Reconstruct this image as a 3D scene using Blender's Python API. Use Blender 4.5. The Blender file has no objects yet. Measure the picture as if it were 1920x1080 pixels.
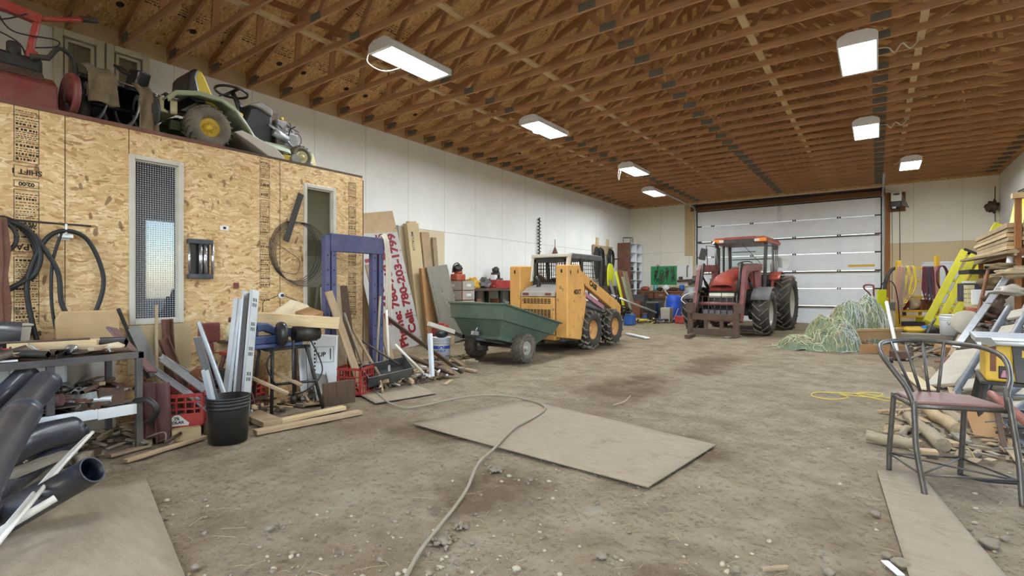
LAMP = 100.0
XL, XR, YB, YF = -8.92, 3.03, -6.0, 21.4     # left wall, right wall, near end wall, door wall
XO, YO, ZO = -5.9, 4.57, 2.87                # partition face, its far end, its loft deck
ZC = 4.76
SKY = 1.1
EXPO = 0.38
import bpy, math, random
from mathutils import Vector as V, Matrix, Euler, noise as mnoise
R = math.radians
PI = math.pi
rnd = random.Random(7)
SC = bpy.context.scene
COL = SC.collection
# ---- camera calibration: a real position and lens, used to read distances off the photograph
CAM = V((0, 0, 1.3)); YAW = R(35.8); FPX = 950.0; CX = 960.0; HY = 538.5
FW = V((-math.sin(YAW), math.cos(YAW), 0)); RT = V((math.cos(YAW), math.sin(YAW), 0))
def ray(px, py): return FW + RT*((px-CX)/FPX) + V((0, 0, (HY-py)/FPX))
def gp(px, py, z=0.0):
    r = ray(px, py); return CAM + r*((z-CAM.z)/r.z)
def wx(px, py, X):
    r = ray(px, py); return CAM + r*(X/r.x)
def wy(px, py, Y):
    r = ray(px, py); return CAM + r*(Y/r.y)
def dp(px, py, d): return CAM + ray(px, py)*d

class MB:
    def __init__(s): s.v = []; s.f = []; s.m = []; s.s = []
    def add(s, vs, fs, sm=False, mi=0):
        b = len(s.v); s.v.extend([tuple(v) for v in vs])
        for f in fs: s.f.append([b+i for i in f]); s.m.append(mi); s.s.append(sm)
        return s
    def merge(s, o, M=None):
        b = len(s.v); s.v.extend([tuple(M @ V(v)) for v in o.v] if M else o.v)
        for f, m, sm in zip(o.f, o.m, o.s): s.f.append([b+i for i in f]); s.m.append(m); s.s.append(sm)
        return s
    def bx(s, x0, x1, y0, y1, z0, z1, mi=0):
        vs = [(x0,y0,z0),(x1,y0,z0),(x1,y1,z0),(x0,y1,z0),(x0,y0,z1),(x1,y0,z1),(x1,y1,z1),(x0,y1,z1)]
        return s.add(vs, [(0,3,2,1),(4,5,6,7),(0,1,5,4),(1,2,6,5),(2,3,7,6),(3,0,4,7)], False, mi)
    def box(s, c, sz, rot=(0,0,0), mi=0):
        M = Matrix.Translation(V(c)) @ Euler(rot).to_matrix().to_4x4()
        o = MB().bx(-sz[0]/2, sz[0]/2, -sz[1]/2, sz[1]/2, -sz[2]/2, sz[2]/2, mi)
        return s.merge(o, M)
    def bar(s, p, q, w, h, up=(0,0,1), mi=0, taper=1.0):
        p, q = V(p), V(q); d = (q-p).normalized(); up = V(up)
        if abs(d.dot(up.normalized())) > 0.98: up = V((0,1,0)) if abs(d.y) < 0.9 else V((1,0,0))
        a = d.cross(up).normalized(); b = a.cross(d).normalized()
        vs = []
        for c, k in ((p,1.0),(q,taper)):
            for sx, sy in ((-1,-1),(1,-1),(1,1),(-1,1)): vs.append(c + a*(sx*w/2*k) + b*(sy*h/2*k))
        return s.add(vs, [(0,1,2,3),(7,6,5,4),(0,4,5,1),(1,5,6,2),(2,6,7,3),(3,7,4,0)], False, mi)
    def tube(s, pts, r, n=8, closed=False, caps=True, mi=0, ell=1.0):
        pts = [V(p) for p in pts]; m = len(pts); rs = r if isinstance(r, (list, tuple)) else [r]*m
        vs = []; fs = []; pn = None
        for i, p in enumerate(pts):
            if closed: t = pts[(i+1) % m]-pts[i-1]
            else: t = pts[min(i+1, m-1)]-pts[max(i-1, 0)]
            if t.length < 1e-9: t = V((0,0,1))
            t.normalize()
            if pn is None:
                u = V((0,0,1)) if abs(t.z) < 0.9 else V((1,0,0)); pn = t.cross(u).normalized()
            pn = (pn - t*pn.dot(t))
            if pn.length < 1e-6: pn = t.cross(V((0.3,0.5,0.8)))
            pn.normalize(); bn = t.cross(pn)
            for k in range(n):
                a = 2*PI*k/n; vs.append(p + (pn*math.cos(a) + bn*math.sin(a)*ell)*rs[i])
        for i in range(m if closed else m-1):
            j = (i+1) % m
            for k in range(n): fs.append((i*n+k, i*n+(k+1) % n, j*n+(k+1) % n, j*n+k))
        s.add(vs, fs, True, mi)
        if caps and not closed:
            b = len(s.v)-len(vs)
            s.f.append([b+k for k in range(n)][::-1]); s.m.append(mi); s.s.append(False)
            s.f.append([b+(m-1)*n+k for k in range(n)]); s.m.append(mi); s.s.append(False)
        return s
    def cyl(s, p, q, r, r2=None, n=16, mi=0): return s.tube([p, q], [r, r if r2 is None else r2], n, mi=mi)
    def lathe(s, prof, n=24, M=None, mi=0, sm=True, a0=0.0, a1=2*PI):
        vs = []; fs = []; m = len(prof); full = abs(a1-a0-2*PI) < 1e-6; cnt = n if full else n+1
        for k in range(cnt):
            a = a0+(a1-a0)*k/n
            for r, z in prof:
                v = V((r*math.cos(a), r*math.sin(a), z)); vs.append(M @ v if M else v)
        for k in range(n):
            j = (k+1) % cnt
            for i in range(m-1): fs.append((k*m+i, j*m+i, j*m+i+1, k*m+i+1))
        return s.add(vs, fs, sm, mi)
    def pipe(s, pts, ro, ri, n=18, mi=0, mo=None):
        pts = [V(p) for p in pts]
        a = MB().tube(pts, ro, n, caps=False, mi=mi); b = MB().tube(pts[::-1], ri, n, caps=False, mi=mi if mo is None else mo)
        na = len(a.v); s.merge(a); s.merge(b); base = len(s.v)-na*2; m = len(pts)
        def rk(off, i): return [base+off+i*n+k for k in range(n)]
        # end rings: match nearest vertices
        for ea, eb in ((0, m-1), (m-1, 0)):
            A = rk(0, ea); B = rk(na, eb)
            va = V(s.v[A[0]]); sh = min(range(n), key=lambda k: (V(s.v[B[k]])-va).length)
            va1 = V(s.v[A[1]]); dr = 1 if (V(s.v[B[(sh+1) % n]])-va1).length < (V(s.v[B[(sh-1) % n]])-va1).length else -1
            for k in range(n):
                s.f.append([A[k], A[(k+1) % n], B[(sh+dr*(k+1)) % n], B[(sh+dr*k) % n]]); s.m.append(mi); s.s.append(False)
        return s
    def prism(s, poly, M, t0, t1, mi=0, sm=False):
        """poly: 2d points (u,v); extruded along w from t0 to t1, placed by matrix M (columns u,v,w)"""
        n = len(poly); vs = [M @ V((u, v, t0)) for u, v in poly] + [M @ V((u, v, t1)) for u, v in poly]
        fs = [tuple(range(n))[::-1], tuple(range(n, 2*n))] + [(i, (i+1) % n, n+(i+1) % n, n+i) for i in range(n)]
        return s.add(vs, fs, sm, mi)
    def grid(s, nu, nv, fn, mi=0, sm=True):
        vs = [fn(i/nu, j/nv) for j in range(nv+1) for i in range(nu+1)]
        fs = [(j*(nu+1)+i, j*(nu+1)+i+1, (j+1)*(nu+1)+i+1, (j+1)*(nu+1)+i) for j in range(nv) for i in range(nu)]
        return s.add(vs, fs, sm, mi)
    def ball(s, c, r, sc=(1,1,1), n=12, m=8, mi=0, jit=0.0, seed=0):
        c = V(c); vs = []; fs = []
        for j in range(m+1):
            th = PI*j/m
            for k in range(n):
                a = 2*PI*k/n; d = V((math.sin(th)*math.cos(a), math.sin(th)*math.sin(a), math.cos(th)))
                q = 1+jit*mnoise.noise(d*1.7+V((seed*3.1, seed, 0)))
                vs.append(c+V((d.x*sc[0], d.y*sc[1], d.z*sc[2]))*r*q)
        for j in range(m):
            for k in range(n): fs.append((j*n+k, (j+1)*n+k, (j+1)*n+(k+1) % n, j*n+(k+1) % n))
        return s.add(vs, fs, True, mi)

XZ = Matrix(((1,0,0,0),(0,0,-1,0),(0,1,0,0),(0,0,0,1)))   # u->x v->z w->-y
YZ = Matrix(((0,0,1,0),(1,0,0,0),(0,1,0,0),(0,0,0,1)))    # u->y v->z w->x
XY = Matrix.Identity(4)
AX = Matrix(((0,0,1,0),(1,0,0,0),(0,1,0,0),(0,0,0,1)))    # lathe axis z -> x

def obj(name, mb, mats, parent=None, label=None, cat=None, group=None, kind=None, bevel=0, seg=2, sub=0, solid=0, recentre=None, loc=None, rz=0):
    me = bpy.data.meshes.new(name)
    vs = mb.v; o = bpy.data.objects.new(name, me)
    if recentre is None: recentre = parent is None and kind != 'structure' and loc is None
    if recentre and vs:
        xs = [v[0] for v in vs]; ys = [v[1] for v in vs]; zs = [v[2] for v in vs]
        c = ((min(xs)+max(xs))/2, (min(ys)+max(ys))/2, min(zs))
        vs = [(v[0]-c[0], v[1]-c[1], v[2]-c[2]) for v in vs]; o.location = c
    if loc is not None: o.location = loc; o.rotation_euler = (0, 0, rz)
    me.from_pydata(vs, [], mb.f)
    if not isinstance(mats, (list, tuple)): mats = [mats]
    for m in mats: me.materials.append(M_[m] if isinstance(m, str) else m)
    me.polygons.foreach_set('material_index', mb.m)
    me.polygons.foreach_set('use_smooth', mb.s)
    me.update()
    COL.objects.link(o)
    if parent: o.parent = parent
    if solid: md = o.modifiers.new('solid', 'SOLIDIFY'); md.thickness = solid; md.offset = 0
    if bevel:
        md = o.modifiers.new('bevel', 'BEVEL'); md.width = bevel; md.segments = seg; md.limit_method = 'ANGLE'; md.angle_limit = R(40)
    if sub: md = o.modifiers.new('sub', 'SUBSURF'); md.levels = sub; md.render_levels = sub
    tag(o, label, cat, group, kind)
    return o
def tag(o, label=None, cat=None, group=None, kind=None):
    if label: o['label'] = label
    if cat: o['category'] = cat
    if group: o['group'] = group
    if kind: o['kind'] = kind
    return o
def thing(name, label, cat, loc=(0,0,0), rz=0, group=None, kind=None, rot=None):
    o = bpy.data.objects.new(name, None); COL.objects.link(o); o.empty_display_size = 0.1
    o.location = loc; o.rotation_euler = rot if rot else (0, 0, rz)
    return tag(o, label, cat, group, kind)
def dup(root, loc=None, rz=None, label=None, group=None, scale=None):
    def cp(o, par):
        c = o.copy(); COL.objects.link(c)
        if par: c.parent = par
        for ch in kids.get(o.name, []): cp(ch, c)
        return c
    kids = {}
    for o in COL.objects:
        if o.parent: kids.setdefault(o.parent.name, []).append(o)
    r = cp(root, None)
    if loc is not None: r.location = loc
    if rz is not None: r.rotation_euler = (0, 0, rz) if not isinstance(rz, tuple) else rz
    if label: r['label'] = label
    if group: r['group'] = group
    if scale: r.scale = scale
    return r
def text_mb(body, size, bold=0.0, ext=0.001, align='CENTER', spacing=1.0):
    cu = bpy.data.curves.new('lettering', 'FONT'); cu.body = body; cu.size = size; cu.extrude = ext; cu.offset = bold
    cu.align_x = align; cu.align_y = 'CENTER'; cu.space_line = spacing; cu.resolution_u = 3
    o = bpy.data.objects.new('lettering', cu); COL.objects.link(o)
    dg = bpy.context.evaluated_depsgraph_get(); dg.update()
    me = bpy.data.meshes.new_from_object(o.evaluated_get(dg))
    mb = MB(); mb.add([v.co[:] for v in me.vertices], [tuple(p.vertices) for p in me.polygons])
    bpy.data.objects.remove(o); bpy.data.curves.remove(cu); bpy.data.meshes.remove(me)
    return mb
def frame_M(o, u, v):
    """matrix with origin o and axes u, v, u x v"""
    u = V(u).normalized(); w = u.cross(V(v)).normalized(); v = w.cross(u)
    return Matrix(((u.x, v.x, w.x, o[0]), (u.y, v.y, w.y, o[1]), (u.z, v.z, w.z, o[2]), (0,0,0,1)))
def bez(pts, n=8, closed=False):
    """catmull-rom through pts"""
    P = [V(p) for p in pts]; m = len(P); out = []
    rng = m if closed else m-1
    for i in range(rng):
        if closed: a, b, c, d = P[i-1], P[i], P[(i+1) % m], P[(i+2) % m]
        else: a, b, c, d = P[max(i-1,0)], P[i], P[i+1], P[min(i+2, m-1)]
        for k in range(n):
            t = k/n
            out.append(0.5*((2*b)+(c-a)*t+(2*a-5*b+4*c-d)*t*t+(3*b-a-3*c+d)*t**3))
    if not closed: out.append(P[-1])
    return out
def lin(*c):
    return tuple((x/255/12.92 if x/255 <= 0.04045 else ((x/255+0.055)/1.055)**2.4) for x in c)

# ---- materials
M_ = {}
class NT:
    def __init__(s, name):
        s.m = bpy.data.materials.new(name); s.m.use_nodes = True; s.t = s.m.node_tree; s.b = s.t.nodes['Principled BSDF']
        s.out = s.t.nodes['Material Output']; M_[name] = s.m
    def n(s, typ, **kw):
        nd = s.t.nodes.new(typ)
        for k, v in kw.items():
            if k.startswith('i_'):
                nd.inputs[k[2:].replace('_', ' ')].default_value = v
            else: setattr(nd, k, v)
        return nd
    def l(s, a, b): s.t.links.new(a, b)
    def obco(s, scale=(1,1,1), rot=(0,0,0), src=None):
        mp = s.n('ShaderNodeMapping'); mp.inputs['Scale'].default_value = scale; mp.inputs['Rotation'].default_value = rot
        if src is None: src = s.n('ShaderNodeTexCoord').outputs['Object']
        s.l(src, mp.inputs[0]); return mp.outputs[0]
    def noise(s, vec, scale, detail=4, rough=0.6, dist=0.0):
        nd = s.n('ShaderNodeTexNoise'); nd.inputs['Scale'].default_value = scale; nd.inputs['Detail'].default_value = detail
        nd.inputs['Roughness'].default_value = rough; nd.inputs['Distortion'].default_value = dist
        s.l(vec, nd.inputs['Vector']); return nd.outputs['Fac']
    def ramp(s, fac, stops):
        r = s.n('ShaderNodeValToRGB'); e = r.color_ramp.elements
        while len(e) < len(stops): e.new(0.5)
        for el, (p, c) in zip(e, stops): el.position = p; el.color = (c[0], c[1], c[2], 1) if not isinstance(c, (int, float)) else (c, c, c, 1)
        s.l(fac, r.inputs[0]); return r.outputs[0]
    def mix(s, fac, a, b, bt='MIX'):
        m = s.n('ShaderNodeMix', data_type='RGBA', blend_type=bt)
        for sock, val in ((m.inputs[0], fac), (m.inputs[6], a), (m.inputs[7], b)):
            if isinstance(val, (int, float)): sock.default_value = val
            elif isinstance(val, (tuple, list)): sock.default_value = (val[0], val[1], val[2], 1)
            else: s.l(val, sock)
        return m.outputs[2]
    def math(s, op, a, b=None, c=None):
        m = s.n('ShaderNodeMath', operation=op)
        for i, val in enumerate((a, b, c)):
            if val is None: continue
            if isinstance(val, (int, float)): m.inputs[i].default_value = val
            else: s.l(val, m.inputs[i])
        return m.outputs[0]
    def bump(s, h, strength=0.3, dist=0.01):
        b = s.n('ShaderNodeBump'); b.inputs['Strength'].default_value = strength; b.inputs['Distance'].default_value = dist
        s.l(h, b.inputs['Height']); s.l(b.outputs[0], s.b.inputs['Normal'])
    def set(s, col=None, rough=None, metal=None, spec=None):
        for key, val in (('Base Color', col), ('Roughness', rough), ('Metallic', metal), ('Specular IOR Level', spec)):
            if val is None: continue
            if isinstance(val, (int, float)): s.b.inputs[key].default_value = val
            elif isinstance(val, (tuple, list)): s.b.inputs[key].default_value = (val[0], val[1], val[2], 1)
            else: s.l(val, s.b.inputs[key])
DUST = lin(165, 150, 125)
def mat(name, c, rough=0.6, metal=0.0, var=0.25, scale=6.0, dust=0.0, bump=0.0, rust=0.0, rustc=lin(88, 52, 34), stretch=(1,1,1), c2=None):
    """plain painted / moulded surface with uneven tone, worn patches and dried dirt"""
    t = NT(name); co = t.obco(stretch)
    n1 = t.noise(co, scale, 5, 0.65)
    dk = tuple(x*(1-var) for x in c); lt = tuple(min(1, x*(1+var*0.7)) for x in c) if c2 is None else c2
    col = t.ramp(n1, [(0.3, dk), (0.7, lt)])
    if rust: col = t.mix(t.ramp(t.noise(co, scale*2.3, 6, 0.7), [(0.62-rust*0.4, 0.0), (0.70-rust*0.3, 1.0)]), col, rustc)
    if dust: col = t.mix(t.ramp(t.noise(co, scale*0.7, 6, 0.7), [(0.35, dust*0.15), (0.75, dust)]), col, DUST)
    t.set(col, t.ramp(n1, [(0.2, min(1, rough+0.12)), (0.8, max(0.05, rough-0.1))]), metal)
    if bump: t.bump(t.noise(co, scale*6, 4), bump, 0.004)
    return t
def wood(name, c, c2, rough=0.75, grain=(1.2, 18, 18), scale=3.0, dirt=0.0, bump=0.25):
    """lumber; grain runs along the longest local axis chosen by 'grain'"""
    t = NT(name); co = t.obco(grain)
    n1 = t.noise(co, scale, 5, 0.6, 0.4); n2 = t.noise(t.obco((1,1,1)), 2.1, 3)
    col = t.mix(t.ramp(n1, [(0.3, 0.0), (0.7, 1.0)]), c, c2)
    col = t.mix(t.ramp(n2, [(0.4, 0.0), (0.75, 0.35)]), col, tuple(x*0.55 for x in c))
    if dirt: col = t.mix(t.ramp(t.noise(t.obco((1,1,1)), 5.0, 6, 0.7), [(0.35, dirt*0.1), (0.7, dirt)]), col, DUST)
    t.set(col, rough); t.bump(n1, bump, 0.002)
    return t
def osb(name, tint=1.0, scale=1.0, warm=(1,1,1), dark=0.5, ax=0):
    t = NT(name); co0 = t.n('ShaderNodeTexCoord').outputs['Object']
    wob = t.n('ShaderNodeTexNoise'); wob.inputs['Scale'].default_value = 3.0*scale; wob.inputs['Detail'].default_value = 2; t.l(co0, wob.inputs['Vector'])
    vm = t.n('ShaderNodeVectorMath', operation='SCALE'); t.l(wob.outputs['Color'], vm.inputs[0]); vm.inputs['Scale'].default_value = 0.25/scale
    va = t.n('ShaderNodeVectorMath', operation='ADD'); t.l(co0, va.inputs[0]); t.l(vm.outputs[0], va.inputs[1])
    def c(f): return tuple(min(1, f[i]*tint*warm[i]) for i in range(3))
    pal = [(0.0, c(lin(160,120,76))), (0.12, c(lin(196,160,112))), (0.5, c(lin(214,182,134))), (0.8, c(lin(224,196,150))), (1.0, c(lin(236,214,174)))]
    layers = []
    for i, (ang, sc) in enumerate(((0.5, 1), (-0.75, 1), (1.35, 1), (2.2, 1))):
        rot = (ang,0,0) if ax == 0 else (0,0,ang); sc = (20,11,46) if ax == 0 else (11,46,20)
        mp = t.obco(tuple(x*scale for x in sc), rot, va.outputs[0])
        vo = t.n('ShaderNodeTexVoronoi'); vo.inputs['Scale'].default_value = 1.0; t.l(mp, vo.inputs['Vector'])
        sep = t.n('ShaderNodeSeparateColor'); t.l(vo.outputs['Color'], sep.inputs[0])
        layers.append((t.ramp(sep.outputs[0], pal), sep.outputs[1], vo.outputs['Distance']))
    m0 = t.ramp(t.noise(t.obco((1,1,1),(1,2,3)), 17*scale, 2), [(0.47, 0.0), (0.5, 1.0)])
    m1 = t.ramp(t.noise(co0, 14*scale, 2), [(0.47, 0.0), (0.5, 1.0)])
    m2 = t.ramp(layers[2][1], [(0.52, 0.0), (0.54, 1.0)])
    col = t.mix(m1, layers[0][0], layers[1][0]); col = t.mix(m2, col, layers[2][0]); col = t.mix(m0, col, layers[3][0])
    mp = t.obco((11*scale, 9*scale, 3.6*scale) if ax == 0 else (3.6*scale, 9*scale, 11*scale), (0.4,0,0) if ax == 0 else (0,0,.5), va.outputs[0])
    vo = t.n('ShaderNodeTexVoronoi'); t.l(mp, vo.inputs['Vector']); vo.inputs['Scale'].default_value = 2.1
    sep = t.n('ShaderNodeSeparateColor'); t.l(vo.outputs['Color'], sep.inputs[0])
    dk = t.ramp(sep.outputs[2], [(0.945, 0.0), (0.95, dark+0.25)])
    sh = t.ramp(vo.outputs['Distance'], [(0.3, 1.0), (0.42, 0.0)])
    col = t.mix(t.math('MULTIPLY', dk, sh), col, c(lin(96,60,34)))
    col = t.mix(t.ramp(t.noise(co0, 1.2*scale, 3), [(0.35, 0.0), (0.7, 0.35)]), col, c(lin(176,136,84)))
    t.set(col, 0.72); t.bump(layers[0][2], 0.15, 0.002)
    return t
osb('osb_sheet')
osb('osb_roof', 1.0, 1.0, (1.06, 0.96, 0.76), 0.6, 2)
osb('osb_green', 0.5, 1.0, (0.66, 1.0, 0.6), 0.5, 2)
osb('osb_scrap', 0.8, 1.0, (1.0, 0.95, 0.9), 0.5)
wood('truss_wood', lin(164,122,84), lin(202,158,114), 0.75, (0.7, 14, 14))
wood('pale_lumber', lin(196,168,124), lin(218,194,152), 0.75, (1.5, 16, 16))
wood('old_lumber', lin(134,112,84), lin(168,146,114), 0.85, (1.5, 16, 16), dirt=0.5)
wood('tan_lumber', lin(160,132,98), lin(184,158,124), 0.8, (1.5, 16, 16), dirt=0.35)
wood('grey_lumber', lin(120,112,100), lin(158,150,136), 0.85, (1.2, 18, 18), dirt=0.3)
wood('upright_board', lin(120,104,84), lin(160,140,112), 0.85, (16, 16, 1.2), dirt=0.3)
wood('dark_board', lin(70,52,38), lin(98,76,56), 0.8, (16, 16, 1.2))
wood('brown_wood', lin(104,62,36), lin(134,84,50), 0.6, (1.5, 14, 14))
wood('header_wood', lin(96,62,36), lin(128,86,52), 0.8, (1.0, 14, 14))
wood('jamb_wood', lin(132,84,42), lin(156,104,58), 0.75, (14, 14, 1.0))
wood('log_bark', lin(132,118,96), lin(168,152,126), 0.9, (1.5, 9, 9), dirt=0.4, bump=0.5)
wood('split_wood', lin(164,138,102), lin(192,168,130), 0.85, (1.5, 14, 14), dirt=0.35)
wood('grey_upright', lin(136,132,124), lin(168,164,156), 0.8, (16, 16, 1.2))
mat('white_plastic', lin(222,220,214), 0.45, var=0.08, dust=0.15)
mat('white_panel', lin(234,237,242), 0.5, var=0.06, scale=2)
mat('white_frame', lin(198,194,182), 0.55, var=0.1, dust=0.15)
mat('old_white_frame', lin(196,190,166), 0.6, var=0.12, dust=0.25)
mat('black_plastic', lin(22,23,26), 0.36, var=0.3, dust=0.05)
mat('black_rubber', lin(28,27,27), 0.75, var=0.3, dust=0.14, bump=0.2)
mat('dusty_rubber', lin(62,58,53), 0.85, var=0.3, dust=0.45, bump=0.2)
mat('tread_dirt', lin(104,96,84), 0.9, var=0.2, dust=0.5, bump=0.2)
mat('pipe_black', lin(38,45,60), 0.30, var=0.4, dust=0.14, scale=4)
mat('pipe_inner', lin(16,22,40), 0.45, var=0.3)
mat('black_iron', lin(30,29,30), 0.45, 0.2, var=0.3, dust=0.08, rust=0.05)
mat('dark_steel', lin(72,68,66), 0.5, 0.6, var=0.3, dust=0.25, rust=0.25)
mat('rusty_steel', lin(72,60,52), 0.7, 0.2, var=0.3, dust=0.15, rust=0.5, rustc=lin(84,56,42))
mat('rust_red', lin(100,48,40), 0.7, 0.1, var=0.25, dust=0.25, rust=0.3)
mat('galvanised', lin(186,190,194), 0.34, 0.55, var=0.15, scale=9, dust=0.05)
mat('aluminium', lin(214,218,222), 0.35, 0.45, var=0.12, scale=5)
mat('chrome', lin(200,200,205), 0.2, 0.9, var=0.1)
mat('white_enamel', lin(225,228,230), 0.4, 0.0, var=0.06)
mat('bench_paint', lin(58,58,66), 0.55, 0.2, var=0.2, dust=0.3)
mat('red_plastic', lin(164,34,34), 0.5, var=0.2, dust=0.15)
mat('red_paint', lin(158,40,32), 0.45, var=0.2, dust=0.2)
mat('dark_red', lin(112,30,34), 0.55, var=0.2, dust=0.2)
mat('maroon', lin(98,58,62), 0.55, var=0.2, dust=0.2)
mat('orange_case', lin(216,160,84), 0.5, var=0.12, scale=3, dust=0.18, rust=0.06, rustc=lin(90,70,50))
mat('case_dark', lin(84,86,90), 0.55, var=0.15, dust=0.2)
mat('tractor_red', lin(150,34,26), 0.38, var=0.15, scale=4, dust=0.30)
mat('loader_red', lin(104,34,46), 0.5, var=0.2, dust=0.3)
mat('cab_black', lin(30,32,36), 0.4, var=0.2, dust=0.12)
mat('rim_silver', lin(170,166,156), 0.5, 0.3, var=0.15, dust=0.35)
mat('rim_orange', lin(206,146,74), 0.5, var=0.15, dust=0.35)
mat('rim_yellow', lin(204,168,36), 0.5, var=0.2, dust=0.15, rust=0.08)
mat('deere_green', lin(138,150,120), 0.5, var=0.2, dust=0.3)
mat('deere_dark_green', lin(52,84,48), 0.5, var=0.2, dust=0.2)
mat('deere_yellow', lin(205,178,48), 0.5, var=0.12, dust=0.2)
mat('cream_plastic', lin(205,196,150), 0.5, var=0.1)
mat('cart_green', lin(46,78,68), 0.42, var=0.2, scale=3, dust=0.25)
mat('cart_rim_pale', lin(170,178,150), 0.5, var=0.15)
mat('blue_steel', lin(62,68,118), 0.55, var=0.15, dust=0.2, rust=0.04)
mat('saw_blue', lin(28,66,122), 0.45, var=0.2, dust=0.2)
mat('blue_plastic', lin(56,104,180), 0.45, var=0.15)
mat('barrel_blue', lin(44,86,196), 0.4, var=0.15)
mat('navy', lin(34,42,66), 0.5, var=0.2, dust=0.2)
mat('yellow_paint', lin(222,176,42), 0.5, var=0.15, dust=0.2, rust=0.03)
mat('ladder_yellow', lin(206,200,58), 0.45, var=0.12, dust=0.12)
mat('saw_yellow', lin(226,184,50), 0.45, var=0.12, dust=0.25)
mat('saw_grey', lin(58,60,64), 0.5, var=0.2, dust=0.2)
mat('bin_tan', lin(186,154,110), 0.6, var=0.12, dust=0.3)
mat('cardboard', lin(172,128,82), 0.8, var=0.15, dust=0.2, scale=3)
mat('cardboard_pale', lin(196,176,136), 0.8, var=0.1, dust=0.2, scale=2)
mat('cabinet_grey', lin(176,168,156), 0.55, var=0.1, dust=0.2)
mat('burlap', lin(104,88,64), 0.95, var=0.3, scale=14, dust=0.2, bump=0.4)
mat('tarp', lin(206,190,158), 0.85, var=0.15, dust=0.2)
mat('cloth_tan', lin(168,150,120), 0.9, var=0.2, dust=0.2)
mat('grey_metal', lin(104,106,110), 0.5, 0.15, var=0.15, dust=0.2)
mat('slab_tan', lin(182,174,158), 0.8, var=0.12, dust=0.3)
mat('grey_green_door', lin(116,116,104), 0.45, 0.2, var=0.2, dust=0.35)
mat('sign_face', lin(170,166,162), 0.5, var=0.06, scale=2, c2=lin(182,180,178))
mat('sign_back', lin(178,152,116), 0.7, var=0.12)
mat('sign_red', lin(122,18,26), 0.5, var=0.1)
mat('ink', lin(48,38,30), 0.8, var=0.2)
mat('ink_soft', lin(84,66,46), 0.8, var=0.2)
mat('black_ink', lin(20,20,22), 0.6, var=0.1)
mat('blue_ink', lin(38,80,168), 0.5, var=0.1)
mat('pail_white', lin(206,210,222), 0.45, var=0.08, dust=0.15)
mat('pegboard_green', lin(46,140,84), 0.6, var=0.1)
mat('white_board', lin(228,230,230), 0.5, var=0.05)
mat('stone', lin(126,114,98), 0.85, var=0.25, dust=0.25, scale=12)
def ply():
    t = NT('plywood_dirty'); co = t.n('ShaderNodeTexCoord').outputs['Object']
    g = t.noise(t.obco((1.2,5,1), (0,0,.5)), 4, 5, .65)
    col = t.ramp(g, [(.3, lin(136,120,99)), (.7, lin(156,141,120))])
    col = t.mix(t.ramp(t.noise(co, 1.1, 6, .7), [(.42, 0.0), (.62, .8)]), col, lin(148,134,114))
    col = t.mix(t.ramp(t.noise(co, 3.0, 7, .75), [(.55, 0.0), (.68, .75)]), col, lin(122,104,80))
    col = t.mix(t.ramp(t.noise(co, 40, 4, .7), [(.60, 0.0), (.72, .5)]), col, lin(108,92,72))
    t.set(col, .92); t.bump(t.math('ADD', t.noise(co, 9, 6, .75), t.math('MULTIPLY', t.noise(co, 60, 4), .4)), .5, .012)
ply()
mat('hose_grey', lin(140,130,112), 0.7, var=0.12, dust=0.3)
mat('cable_white', lin(214,206,190), 0.55, var=0.1, dust=0.15)
mat('cord_yellow', lin(212,188,60), 0.55, var=0.1, dust=0.25)
mat('cord_pink', lin(176,134,118), 0.6, var=0.15)
mat('cord_maroon', lin(92,40,56), 0.6, var=0.15)
mat('cord_black', lin(28,27,28), 0.55, var=0.2)
mat('netting_green', lin(152,160,120), 0.8, var=0.2, scale=5)
mat('netting_pale', lin(206,203,170), 0.8, var=0.15, scale=5)
mat('netting_grey', lin(190,196,200), 0.8, var=0.12, scale=5)
mat('straw', lin(168,150,116), 0.85, var=0.15)
mat('amber', lin(230,140,50), 0.3, var=0.1)
mat('lens_clear', lin(225,220,205), 0.2, var=0.05)
mat('seat_maroon', lin(112,74,74), 0.5, var=0.2, dust=0.35)
mat('chair_pipe', lin(70,67,66), 0.38, 0.35, var=0.35, scale=14, dust=0.2, rust=0.08)
mat('red_vinyl', lin(132,62,58), 0.5, var=0.15, dust=0.3)
mat('engine_grey', lin(96,96,98), 0.5, 0.4, var=0.3, dust=0.25)
mat('grass_yellow', lin(206,208,40), 0.5, var=0.1)
mat('orange_plastic', lin(166,74,46), 0.5, var=0.2, dust=0.15)
mat('pink_plate', lin(176,120,134), 0.5, var=0.1)
mat('teal', lin(110,170,176), 0.5, var=0.1)
mat('mid_grey', lin(120,118,114), 0.6, var=0.2, dust=0.2)
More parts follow.
